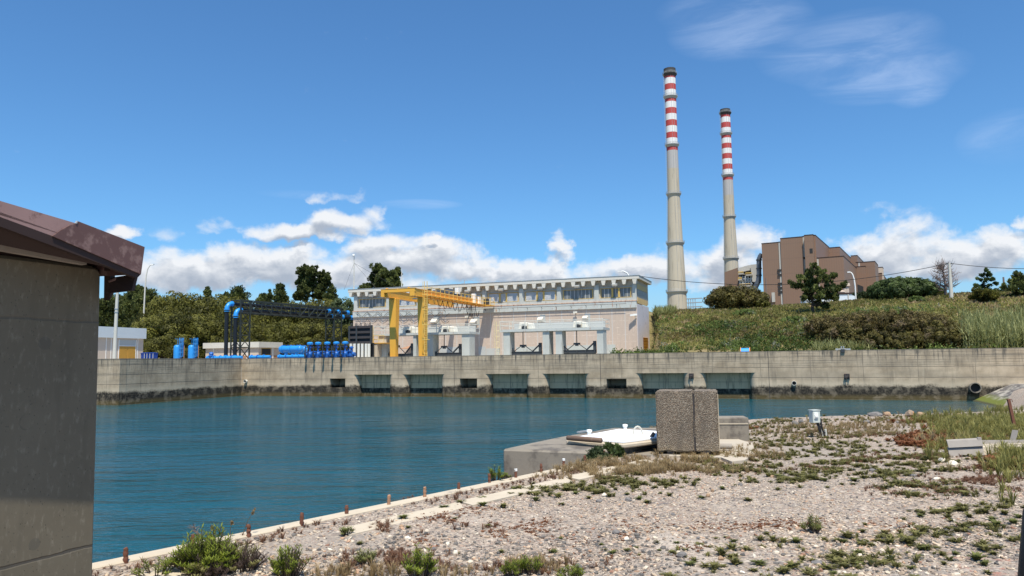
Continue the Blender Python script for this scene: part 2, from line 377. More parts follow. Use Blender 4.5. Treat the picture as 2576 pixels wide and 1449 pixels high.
def water_mat():
    mt, T, p, oc, _ = new_mat('water')
    n = T.noise(T.mapv(oc, (.03, .06, 1)), 1., 4)
    c = T.mix(n, (.005, .060, .086), (.010, .080, .100))
    # shallow bed shows through along the near bank
    x, y, z = T.sep(oc)
    dk = T.m('ADD', T.m('MULTIPLY', x, .766), T.m('MULTIPLY', y, -.643))        # distance from the kerb line
    sh = T.ss(T.m('MULTIPLY_ADD', T.noise(oc, .35, 4), 3., dk), -17., -7.)
    c = T.mix(T.m('MULTIPLY', sh, .75), c, (.085, .085, .065))
    T.put(p.inputs['Base Color'], c); p.inputs['Roughness'].default_value = .06; p.inputs['IOR'].default_value = 1.33; p.inputs['Specular IOR Level'].default_value = .5
    w1 = T.noise(T.mapv(oc, (.55, 1.5, 1), rot=(0, 0, .12)), 1.0, 3, .5, dist=.4); w2 = T.noise(T.mapv(oc, (1.6, 4.2, 1), rot=(0, 0, -.15)), 1.2, 4, .55, dist=.5)
    w0 = T.noise(T.mapv(oc, (.28, .85, 1)), 1, 3, .5, dist=.3)
    h = T.m('ADD', T.m('MULTIPLY', w1, .75), T.m('MULTIPLY', w2, .42)); h = T.m('ADD', h, T.m('MULTIPLY', w0, 1.25))
    wp = T.ss(T.noise(T.mapv(oc, (.035, .09, 1)), 1, 4, .6), .35, .65, .55, 1.25)
    bump(T, p, T.m('MULTIPLY', h, wp), 1., .28)
    return mt
def ground_veg(name, cols, sc=.25):
    mt, T, p, oc, _ = new_mat(name)
    n = T.noise(oc, sc, 6, .65); c = T.ramp(n, [(.3, cols[0]), (.45, cols[1]), (.55, cols[2]), (.7, cols[3])])
    c = T.mix(T.m('MULTIPLY', T.noise(oc, 3.5, 5, .7), .5), c, cols[0])
    T.put(p.inputs['Base Color'], c); p.inputs['Roughness'].default_value = .95; p.inputs['Specular IOR Level'].default_value = .1
    bump(T, p, T.noise(oc, 3, 5, .7), .8, .3); return mt
def cladding():
    mt, T, p, oc, _ = new_mat('brown_cladding')
    x, y, z = T.sep(oc); al = T.m('ADD', x, y)
    n = T.noise(oc, .03, 3); c = T.mix(n, (.215, .125, .083), (.255, .150, .10))
    c = T.mix(T.m('MULTIPLY', grid_line(T, al, 1.6, .12, .1), .22), c, (.14, .09, .065))
    pk = T.n('ShaderNodeTexVoronoi', distance='MANHATTAN'); T.put(pk.inputs['Vector'], T.vec(T.m('MULTIPLY', al, .035), T.m('MULTIPLY', z, .03), 0)); pk.inputs['Scale'].default_value = 1.
    c = T.mix(T.m('MULTIPLY', T.sep(pk.outputs['Color'])[0], .28), c, (.185, .14, .10))
    c = T.mix(T.m('MULTIPLY', grid_line(T, z, 11, .15, .2), .35), c, (.16, .105, .075))
    T.put(p.inputs['Base Color'], c); p.inputs['Roughness'].default_value = .6; return mt

MAT = {}
def build_mats():
    D = MAT
    D['quay'] = concrete_quay(); D['panel'] = panel_wall(); D['gravel'] = gravel_mat(); D['stone'] = tint_mat('stones')
    D['water'] = water_mat(); D['clad'] = cladding()
    D['paleblue'] = mk('pale_blue_concrete', (.47, .485, .45), .8, .14, .8, dirt=(.30, .29, .26), dthr=.56, streak=True)
    D['roofpaint'] = mk('roof_edge_paint', (.61, .575, .50), .8, .12, 1.0, dirt=(.33, .32, .29), dthr=.60, streak=True)
    D['soffit'] = mk('beige_soffit', (.52, .44, .34), .85, .12, 1.)
    D['ledge'] = rusty_paint('rusty_ledge', (.51, .53, .50), .57)
    D['rusttrim'] = rusty_paint('rusty_trim', (.62, .42, .30), .50)
    D['lilac'] = mk('end_wall_plaster', (.60, .56, .57), .9, .08, .7, dirt=(.45, .42, .42), dthr=.56)
    D['yellow'] = mk('crane_yellow', (.80, .405, .05), .42, .10, .7, dirt=(.55, .28, .04), dthr=.66, streak=True, spec=.5)
    D['yellow_rail'] = mk('yellow_rail', (.72, .50, .14), .5, .12, 2, dirt=(.35, .16, .05), dthr=.62)
    D['cage_pale'] = mk('pale_yellow_cage', (.68, .57, .33), .55, .12, 2, dirt=(.4, .25, .12), dthr=.62)
    D['frame_yellow'] = mk('window_yellow', (.62, .42, .12), .6, .15, 2)
    D['orange_panel'] = mk('orange_panel', (.66, .46, .20), .7, .12, .6)
    D['glazing'] = mk('ribbed_glazing', (.15, .165, .17), .4, .10, .5, spec=.4)
    D['louvre'] = mk('white_louvre', (.74, .75, .76), .5, .06, 1)
    D['dark'] = mk('dark_interior', (.03, .032, .035), .9, .1, 1)
    D['steel_dark'] = mk('dark_steel', (.045, .050, .055), .5, .25, 3, dirt=(.12, .06, .035), dthr=.64)
    D['truss'] = mk('truss_green_grey', (.030, .038, .035), .55, .18, 2, spec=.3)
    D['pipe_black'] = mk('black_pipe', (.010, .013, .018), .45, .2, 1, spec=.3)
    D['blue'] = mk('pipe_blue', (.025, .26, .66), .38, .12, 1.5, spec=.5)
    D['blue_dark'] = mk('valve_blue', (.018, .12, .42), .42, .2, 3, spec=.5)
    D['bin_blue'] = mk('bin_blue', (.012, .05, .26), .5, .15, 2)
    D['rail'] = mk('pale_rail', (.60, .60, .54), .55, .15, 3, dirt=(.35, .22, .12), dthr=.66)
    D['housing'] = mk('motor_cover', (.74, .71, .62), .55, .06, 2, dirt=(.42, .38, .31), dthr=.64)
    D['greypanel'] = mk('grey_panel', (.45, .46, .44), .7, .08, .7)
    D['white'] = mk('white_paint', (.80, .80, .77), .6, .06, 1.5)
    D['cover'] = mk('white_cover', (.86, .88, .92), .55, .03, 1, dirt=(.62, .62, .60), dthr=.68)
    D['post_white'] = mk('white_post', (.72, .71, .64), .8, .08, 2, dirt=(.42, .38, .30), dthr=.6)
    D['lattice_dark'] = mk('stop_log_dark', (.05, .043, .042), .7, .3, 2.5, dirt=(.14, .07, .045), dthr=.56)
    D['rust'] = mk('rust', (.16, .065, .04), .85, .35, 14, dirt=(.06, .03, .025), dscale=9, bmp=.004)
    D['rust_pale'] = mk('rust_faded', (.36, .20, .12), .85, .3, 14, dirt=(.14, .06, .04), dscale=9, bmp=.004)
    D['kerb'] = mk('kerb_concrete', (.50, .43, .33), .9, .16, 5, dirt=(.30, .26, .21), dscale=3, dthr=.56, bmp=.006)
    D['apron'] = mk('apron_concrete', (.44, .385, .31), .9, .1, 2, dirt=(.40, .36, .31), dscale=1.3, dthr=.54, bmp=.004)
    D['plat'] = mk('platform_concrete', (.235, .205, .165), .9, .2, 2.2, dirt=(.115, .10, .085), dscale=1.6, dthr=.47, bmp=.008)
    D['brown_pipe'] = mk('brown_pipe', (.15, .095, .065), .6, .12, 4, dirt=(.22, .17, .13), dscale=6)
    D['stop'] = mk('stop_panel_warmed_concrete', (.62, .415, .25), .9, .18, .8, dirt=(.34, .23, .14), dscale=1.1, dthr=.5, streak=True)  # quay concrete, colour warmed to offset the blue skylight in the shaded recesses
    D['wood'] = mk('weathered_wood', (.30, .27, .24), .9, .25, 6, dirt=(.14, .12, .1), dscale=5)
    D['wood_dark'] = mk('dark_timber', (.05, .045, .045), .9, .3, 6)
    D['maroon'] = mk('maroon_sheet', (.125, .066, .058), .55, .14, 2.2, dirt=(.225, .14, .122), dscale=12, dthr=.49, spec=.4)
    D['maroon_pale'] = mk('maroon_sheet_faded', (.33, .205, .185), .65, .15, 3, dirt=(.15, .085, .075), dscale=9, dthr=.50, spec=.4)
    D['maroon_dark'] = mk('maroon_underside_shade', (.035, .019, .016), .75, .2, 4)  # maroon darkened to hold the black shade under the eaves; also dark trims
    D['rock'] = mk('dark_rock', (.17, .16, .155), .9, .35, 5, dirt=(.30, .27, .24), dscale=4, bmp=.02)
    D['rock_orange'] = mk('lichen_rock', (.26, .20, .15), .9, .3, 5, dirt=(.55, .18, .03), dscale=4.5, dthr=.52, bmp=.02)
    D['rock_tan'] = mk('tan_rock', (.36, .24, .15), .9, .3, 6, dirt=(.2, .16, .13), dscale=4, bmp=.015)
    D['rock_white'] = mk('pale_stone', (.70, .63, .52), .85, .12, 9, dirt=(.50, .30, .14), dscale=5, dthr=.62, bmp=.006)
    D['bark'] = mk('bark', (.085, .06, .045), .95, .35, 6)
    D['bark_grey'] = mk('bare_bark', (.20, .15, .13), .95, .25, 6)
    D['wire'] = mk('black_cable', (.02, .02, .021), .6, .1, 1)
    D['pole'] = mk('concrete_pole', (.55, .53, .47), .85, .1, 2)
    D['metal_grey'] = mk('galvanised', (.40, .42, .43), .5, .1, 2, metal=.3)
    D['duct'] = mk('dark_duct', (.085, .10, .125), .45, .1, .15, spec=.5)
    D['plantgrey'] = mk('plant_grey', (.46, .44, .40), .6, .1, .1)
    D['white_far'] = mk('far_white_wall', (.62, .68, .74), .7, .06, .2)
    D['chim'] = mk('chimney_concrete', (.47, .415, .325), .9, .10, .08, dirt=(.37, .325, .25), dscale=.12, dthr=.52, streak=True)
    D['chim_grey'] = mk('chimney_grey', (.42, .405, .395), .9, .05, .1)
    D['chim_red'] = mk('band_red', (.46, .062, .055), .7, .08, .12)
    D['chim_white'] = mk('band_white', (.76, .75, .73), .7, .04, .1)
    D['chim_cap'] = mk('chimney_cap', (.055, .055, .055), .8, .3, .4)
    D['yard'] = mk('deck_concrete', (.36, .34, .30), .9, .15, .6)
    D['doorwood'] = mk('yellow_shutter', (.56, .30, .05), .65, .12, 3)
    D['door_dark'] = mk('dark_yellow_door', (.40, .24, .03), .6, .15, 3)
    D['beige'] = mk('beige_wall', (.56, .46, .37), .9, .08, 1.2, dirt=(.46, .38, .31), dscale=2, dthr=.6)
    D['fascia'] = mk('pale_fascia', (.54, .59, .61), .8, .06, 1, dirt=(.42, .45, .46), dthr=.62, streak=True)
    D['cyan'] = mk('cyan_plastic', (.03, .50, .50), .35, .15, 9, spec=.5)
    D['orange'] = mk('reel_orange', (.62, .22, .05), .6, .1, 3)
    D['reel_blue'] = mk('reel_blue', (.04, .30, .78), .5, .06, 3)
    D['lamp_glass'] = mk('lamp_lens', (.55, .48, .38), .25, .1, 4, spec=.6)
    D['box_grey'] = mk('meter_box', (.55, .58, .54), .5, .06, 8, dirt=(.40, .41, .37), dscale=8, dthr=.6)
    D['blackframe'] = mk('black_rubber', (.012, .011, .012), .5, .1, 3)
    D['hill'] = ground_veg('hill_soil', [(.13, .125, .045), (.19, .165, .07), (.28, .22, .12), (.36, .27, .17)])
    D['strawbank'] = ground_veg('straw_bank', [(.12, .11, .05), (.20, .17, .08), (.28, .23, .13), (.34, .28, .17)])
    D['pine'] = leaf_mat('pine_needles', (.038, .052, .017), (.20, .23, .065), .8)
    D['pine_mid'] = leaf_mat('pine_needles_fresh', (.025, .045, .014), (.13, .18, .055), .9)
    D['bush'] = leaf_mat('bush_leaves', (.036, .040, .010), (.245, .235, .048), .7)
    D['grey_bush'] = leaf_mat('grey_green_leaves', (.035, .055, .022), (.15, .19, .085), .9)
    D['brown_bush'] = leaf_mat('dry_bush_leaves', (.045, .036, .012), (.27, .215, .075), .6, tw=(.30, .22, .13))
    D['scrub'] = leaf_mat('scrub_leaves', (.05, .08, .018), (.23, .30, .075), .35, tw=(.30, .31, .23))
    D['scrub_olive'] = leaf_mat('olive_scrub', (.06, .052, .016), (.21, .18, .05), .4, tw=(.21, .16, .09))
    D['grass_green'] = leaf_mat('hill_grass', (.16, .16, .045), (.40, .37, .12), .2, tw=(.52, .39, .22))
    D['reed'] = leaf_mat('reed_leaves', (.17, .19, .06), (.52, .53, .25), .5)
    D['dry_grass'] = leaf_mat('dry_grass', (.22, .15, .07), (.50, .38, .21), 1.5)
    D['red_grass'] = leaf_mat('reddish_grass', (.10, .045, .03), (.30, .17, .10), 2)
    D['weed'] = leaf_mat('weed_leaves', (.10, .11, .032), (.29, .31, .10), 4)
    D['weed_olive'] = leaf_mat('olive_weed', (.11, .105, .036), (.32, .30, .11), 3)
    D['spurge'] = leaf_mat('spurge_leaves', (.06, .085, .012), (.30, .36, .045), 5)
    D['twig'] = leaf_mat('dry_twigs', (.055, .038, .032), (.16, .115, .095), 5)
    D['succ'] = leaf_mat('red_succulent', (.15, .06, .03), (.34, .15, .07), 5)
build_mats()

# ================================================================== terrain, water, yard
def sstep(x, a, b):
    t = np.clip((x - a) / (b - a), 0, 1); return t * t * (3 - 2 * t)
def vnoise(x, y, s, seed=0):                              # cheap smooth noise for terrain
    r = np.random.default_rng(seed); v = 0
    for k in range(6):
        th = r.uniform(0, 6.28); ph = r.uniform(0, 6.28); f = s * r.uniform(.6, 1.9)
        v = v + np.sin((x * math.cos(th) + y * math.sin(th)) * f + ph) / 6
    return v
def far_h(a, b):
    a = np.asarray(a, float); b = np.asarray(b, float)
    at = 60.3 - .17 * np.minimum(b, 33.5) - 9 * sstep(b, 33.5, 40.); k = sstep(a, at, at + 1.1)
    bs = 36 * (1 - k) + 2.0 * k; be = 78 * (1 - k) + 50 * k; zt = 15.6 * (1 - k) + 13.2 * k
    t = np.clip((b - bs) / (be - bs), 0, 1); t = t ** .85 * (1 - k) + (1 - (1 - t) ** 1.5) * k
    z = 5.0 + (zt - 5.0) * t
    z = z + (vnoise(a, b, .12, 3) * .9 + vnoise(a, b, .4, 4) * .35) * np.clip(t * 4, 0, 1) * np.clip(1.25 - t, .3, 1)
    z = z + k * 1.2 * sstep(a, 70, 100) * sstep(b, 20, 50) - .6 * k * sstep(a, 105, 130)
    return z
def far_pt(px, py_base, b):                               # point on the far land seen in direction px, b behind the quay
    a, _ = MF.az((px, py_base), b); return a, b, float(far_h(a, b))

def build_far_land():
    av = np.concatenate([np.arange(-170, 50, 5.), np.arange(50, 66, .8), np.arange(66, 150, 1.6), np.arange(150, 330, 8.)])
    bv = np.concatenate([np.arange(.5, 12, 1.), np.arange(12, 90, 2.), np.arange(90, 260, 12.)])
    A, B = np.meshgrid(av, bv, indexing='ij'); Zh = far_h(A, B)
    V = np.zeros((A.size, 3)); q = MF.o + A.ravel()[:, None] * MF.t + B.ravel()[:, None] * MF.b
    V[:, :2] = q; V[:, 2] = Zh.ravel() - .004
    n, mm = A.shape; I = np.arange(n * mm).reshape(n, mm)
    Fq = np.stack([I[:-1, :-1], I[1:, :-1], I[1:, 1:], I[:-1, 1:]], -1).reshape(-1, 4)
    o = npmesh('hillside', V, Fq, MAT['hill'], smooth=True); tag(o, kind='structure')
    mb = MB(); mb.box(-4200, 4200, 240, 9000, 8, 9); o = mb.build('plain', MAT['hill']); tag(o, kind='structure')
    mb = MB(); P = [MF.w(-120, -22.3), MF.w(.9, -22.3), MF.w(-.2, .5), MF.w(56, 2.6), MF.w(56, 33), MF.w(-120, 33)]
    mb.prism([(p[0], p[1], 4.2) for p in P], (0, 0, .82)); o = mb.build('deck', MAT['yard']); tag(o, kind='structure')
    mb = MB(); mb.add([(-160, -30, 0), (160, -30, 0), (160, 150, 0), (-160, 150, 0)], [(0, 1, 2, 3)])
    o = mb.build('water', MAT['water']); tag(o, kind='structure')

KA = on_z(240, 1420, GZ)[:2]; KB = on_z(1565, 1147, GZ)[:2]
KD = (KB - KA) / np.linalg.norm(KB - KA); KN = np.array([KD[1], -KD[0]])   # along the kerb, and into the yard
def kp(s, n, z): q = KA + KD * s + KN * n; return (q[0], q[1], z)
COAST = [tuple(KA - KD * 14 + KN * .05), tuple(KB + KN * .05), (3.0, 13.2), (3.0, 17.5), (4.2, 19.0), (6.5, 20.4), (9, 21.2), (12, 21.6), (15, 22.5), (24, 33), (36, 50), (43, 61), (49, 74)]
def coast_dist(x, y):
    P = np.stack([x, y], -1); best = np.full(x.shape, 1e9); sgn = np.ones(x.shape)
    for (p, q) in zip(COAST[:-1], COAST[1:]):
        p, q = np.array(p), np.array(q); d = q - p; t = np.clip(((P - p) @ d) / (d @ d), 0, 1)
        dd = P - (p + t[..., None] * d); r = np.hypot(dd[..., 0], dd[..., 1])
        side = d[0] * (P[..., 1] - p[1]) - d[1] * (P[..., 0] - p[0])
        upd = r < best - 1e-9; sgn = np.where(upd, np.where(side < 0, 1, -1), sgn); best = np.where(upd, r, best)
    return best * sgn
def yard_h(x, y):
    x = np.asarray(x, float); y = np.asarray(y, float); d = coast_dist(x, y)
    base = GZ + vnoise(x, y, 1.1, 8) * .035 * np.clip(d, 0, 1) - 1.6 * sstep(y, 26, 50)
    base = base + .12 * sstep(x, 8.5, 12) * sstep(y, 9, 13) * (1 - sstep(y, 15, 19))
    return np.where(d > 0, base, base + d * .62)
def build_yard():
    def seg(lo, hi, st): return np.arange(lo, hi, st)
    xv = np.concatenate([seg(-14, -5, .6), seg(-5, 16, .16), seg(16, 80, 1.6)]); yv = np.concatenate([seg(-6, 3, 1.), seg(3, 24, .16), seg(24, 90, 1.6)])
    X, Y = np.meshgrid(xv, yv, indexing='ij'); Zh = yard_h(X, Y)
    V = np.stack([X.ravel(), Y.ravel(), Zh.ravel()], -1)
    n, mm = X.shape; I = np.arange(n * mm).reshape(n, mm)
    Fq = np.stack([I[:-1, :-1], I[1:, :-1], I[1:, 1:], I[:-1, 1:]], -1).reshape(-1, 4)
    keep = (V[Fq][:, :, 2].max(1) > -2.5) & (V[Fq][:, 0, 1] < 78); Fq = Fq[keep]
    o = npmesh('gravel_yard', V, Fq, MAT['gravel'], smooth=True); tag(o, kind='structure')
    mb = MB(); L = 26.
    mb.prism([kp(-8, 0, GZ - .64), kp(np.linalg.norm(KB - KA) + .05, 0, GZ - .64), kp(np.linalg.norm(KB - KA) + .05, .17, GZ - .64), kp(-8, .17, GZ - .64)], (0, 0, .66))
    o = mb.build('kerb', MAT['kerb'], bevel=.012); tag(o, kind='structure')
    mb = MB()
    for s0, s1, h in ((-8, 1.15, .012), (2.0, 3.75, .014), (3.75, 5.9, .022), (5.9, 8.15, .03)):
        mb.prism([kp(s0, .62, GZ - .2), kp(s1, .62, GZ - .2), kp(s1 - .25, .92, GZ - .2), kp(s0 - .1, .92, GZ - .2)], (0, 0, .2 + h))
    o = mb.build('footing_strip', MAT['kerb']); tag(o, kind='structure')
    # pale concrete apron round the block
    P = [on_z(*B1(X, Y), GZ) for X, Y in ((1330, 700), (1700, 705), (2200, 720), (2300, 760), (2420, 745), (2520, 680), (2490, 590), (2330, 540), (2230, 530), (1900, 560), (1500, 620))]
    mb = MB(); mb.prism([(p[0], p[1], GZ - .1) for p in P], (0, 0, .128)); o = mb.build('concrete_apron', MAT['apron']); tag(o, kind='structure')

# ================================================================== quay walls
def build_quay():
    zt, zo = 5.4, 3.0
    edges = []
    for (fn, x0, x1, yy) in ((C4, 392, 655, 245), (C4, 820, 1105, 242), (C4, 1540, 1845, 232), (C4, 2035, 2350, 232), (C5, 268, 515, 193), (C5, 655, 920, 193)):
        edges.append((MF.az(fn(x0, yy), 0)[0], MF.az(fn(x1, yy), 0)[0]))
    wins = []
    for (fn, x0, x1, y0, y1) in ((C4, 152, 285, 287, 367), (C4, 1278, 1428, 287, 372), (C5, 58, 180, 232, 293)):
        a0, z1 = MF.az(fn(x0, y0), 0); a1, z0 = MF.az(fn(x1, y1), 0); wins.append((a0, a1, z0, z1))
    A0, A1 = -.0, 160.
    root = mthing('quay_wall', 'long stained concrete quay wall with intake openings across the basin', 'quay wall', 0, 0, 0)
    mb = MB()
    mb.box(A0, A1, 0, .7, zo, zt)                        # upper band
    mb.box(A0, A1, .7, 3.2, zo + .02, 4.4)               # slab behind it
    cur = A0
    bounds = [(cur, edges[0][0])] + [(edges[i][1], edges[i + 1][0]) for i in range(5)] + [(edges[5][1], A1)]
    rr, rd = .75, .9
    def pier(a0, a1, rl, rrr, z0, z1):
        P = [(a0, 3.2)]
        if rl:
            P += [(a0 + rr - rr * math.cos(t), rd - rd * math.sin(t)) for t in np.linspace(0, math.pi / 2, 9)]
        else: P.append((a0, 0.))
        if rrr:
            P += [(a1 - rr + rr * math.sin(t), rd - rd * math.cos(t)) for t in np.linspace(0, math.pi / 2, 9)]
        else: P.append((a1, 0.))
        P.append((a1, 3.2)); mb.prism([(q[0], q[1], z0) for q in P], (0, 0, z1 - z0))
    for i, (a0, a1) in enumerate(bounds):
        a0 = a0 - (.0 if i == 0 else .0)
        rl, r2 = i > 0, i < 6
        w = [q for q in wins if a0 < q[0] < a1]
        if w:
            w0, w1, z0, z1 = w[0]
            pier(a0, w0, rl, False, -2, zo); pier(w1, a1, False, r2, -2, zo)
            mb.box(w0, w1, 0, 3.2, -2, z0); mb.box(w0, w1, 0, 3.2, z1, zo); mb.box(w0, w1, 2.6, 3.2, z0, z1)
        else: pier(a0, a1, rl, r2, -2, zo)
    mb.build('wall', MAT['quay'], root)
    for (a0, a1) in edges:
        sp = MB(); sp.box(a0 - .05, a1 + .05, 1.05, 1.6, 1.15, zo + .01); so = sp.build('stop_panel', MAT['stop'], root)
        sp = MB(); sp.box(a0 - .05, a1 + .05, 1.05, 1.6, -2, 1.15); sp.build('tidal_zone', MAT['quay'], so)
        sp = MB(); sp.box((a0 + a1) / 2 - .015, (a0 + a1) / 2 + .015, 1.042, 1.06, 1.15, zo); sp.box(a0, a1, 1.042, 1.06, 1.9, 1.93); sp.build('panel_joint', MAT['dark'], so)
    # expansion joints, drawn as thin grooves of dark sealant standing 3 mm proud
    for (q, ) in ((C4(77, 200),), (C4(1230, 200),), (C4(2497, 200),), (C5(1037, 200),)):
        a, _ = MF.az(q, 0); j = MB(); j.box(a - .025, a + .025, -.003, .02, 0, zt - .02); j.build('joint', MAT['dark'], root)
    # outlet pipes with concrete collars
    for (fn, X, Y, r, L) in ((C3, 1447, 1108, .26, .35), (C5, 1190, 258, .26, .3), (C5, 2278, 285, .55, .5)):
        a, z = MF.az(fn(X, Y), 0); p = MB()
        th = np.linspace(0, 2 * math.pi, 19)[:-1]
        for i in range(18):
            t0, t1 = th[i], th[(i + 1) % 18]
            for r0, r1, b0, b1 in ((r, r, -L, .1), (r * .82, r * .82, -L, .35), (r, r * .82, -L, -L)):
                p.add([(a + r0 * math.cos(t0), b0, z + r0 * math.sin(t0)), (a + r0 * math.cos(t1), b0, z + r0 * math.sin(t1)), (a + r1 * math.cos(t1), b1, z + r1 * math.sin(t1)), (a + r1 * math.cos(t0), b1, z + r1 * math.sin(t0))], [(0, 1, 2, 3)])
        o = p.build('outlet_pipe', MAT['pole'] if r < .5 else MAT['plat'], root)
        d = MB(); d.tube([(a, -.02, z), (a, .03, z)], r * .82, 18); d.build('pipe_bore', MAT['dark'], o)
    for (fn, X, Y) in ((C5, 570, 215), (C5, 1508, 218)):
        a, z = MF.az(fn(X, Y), 0); p = MB(); p.box(a - .28, a + .28, -.06, 0, z - .30, z + .30); p.box(a - .25, a - .17, -.30, -.06, z - .2, z + .15); p.box(a + .17, a + .25, -.30, -.06, z - .2, z + .15)
        p.tube([(a - .17, -.2, z), (a + .17, -.2, z)], .06); p.bar((a - .08, -.2, z), (a - .12, -.22, z - .55), .16, .06); p.build('fender_bracket', MAT['lattice_dark'], root)
    # left return wall
    d = (W1 - W0)[:2]; L = np.linalg.norm(d); fr = Frame(W0, math.atan2(d[1], d[0]))
    root = thing('quay_wall', 'shorter concrete quay wall running back along the basin beside the blue tanks', 'quay wall', (W0[0], W0[1], 0), fr.ang)
    mb = MB(); mb.box(0, L - .02, 0, 1.0, -2, zt + .08); mb.build('wall', MAT['quay'], root)
    root = mthing('quay_wall', 'pale end wall of the quay under the white lamp pole', 'quay wall', *MF.ab(W0), 0)
    mb = MB(); mb.box(-90, -.02, .0, 1.0, -2, zt + .08); mb.build('wall', MAT['quay'], root)
    # sloping revetment slab at the far end
    w = [on_z(*q, 0)[:2] for q in (C5(2255, 362), C5(2576, 440))]
    w = [np.array(MF.ab(q)) for q in w]; dv = (w[1] - w[0]) / np.linalg.norm(w[1] - w[0]); nv = np.array([-dv[1], dv[0]]); nv = nv if nv[0] > 0 else -nv
    q0 = w[0] + np.array([0, 0]); q1 = w[0] + dv * 45
    root = mthing('revetment', 'sloping weathered concrete slab meeting the quay wall beside the big outlet pipe', 'embankment', q0[0], 0, 0)
    def loc(q, z): return (q[0] - q0[0], q[1], z)
    top = 1.75; run = 3.6; back = 12
    prof = [(0, -1.), (0, 0), (run, top), (back, top + .1), (back, -1.)]
    mb = MB(); e0 = [loc(q0 + nv * u + np.array([0, -q0[1] - .06]), z) for u, z in prof]; e1 = [loc(q1 + nv * u, z) for u, z in prof]
    n = len(prof); mb.add(e0 + e1, [tuple(range(n)), tuple(range(n, 2 * n))[::-1]] + [(i, i + n, (i + 1) % n + n, (i + 1) % n) for i in range(n)])
    mt, T, p, oc, _ = new_mat('revetment_concrete'); x, y, z = T.sep(oc); nn = T.noise(T.mapv(oc, (.5, .5, 2)), 1.1, 6, .65)
    c = T.mix(T.ss(nn, .42, .6), (.11, .10, .095), (.38, .35, .30)); c = T.mix(T.ss(T.m('MULTIPLY_ADD', nn, .7, z), 1.15, .75), c, (.12, .14, .015)); c = T.mix(T.ss(z, .18, .05), c, (.05, .05, .02))
    T.put(p.inputs[0], c); p.inputs['Roughness'].default_value = .9
    mb.build('slab', mt, root)

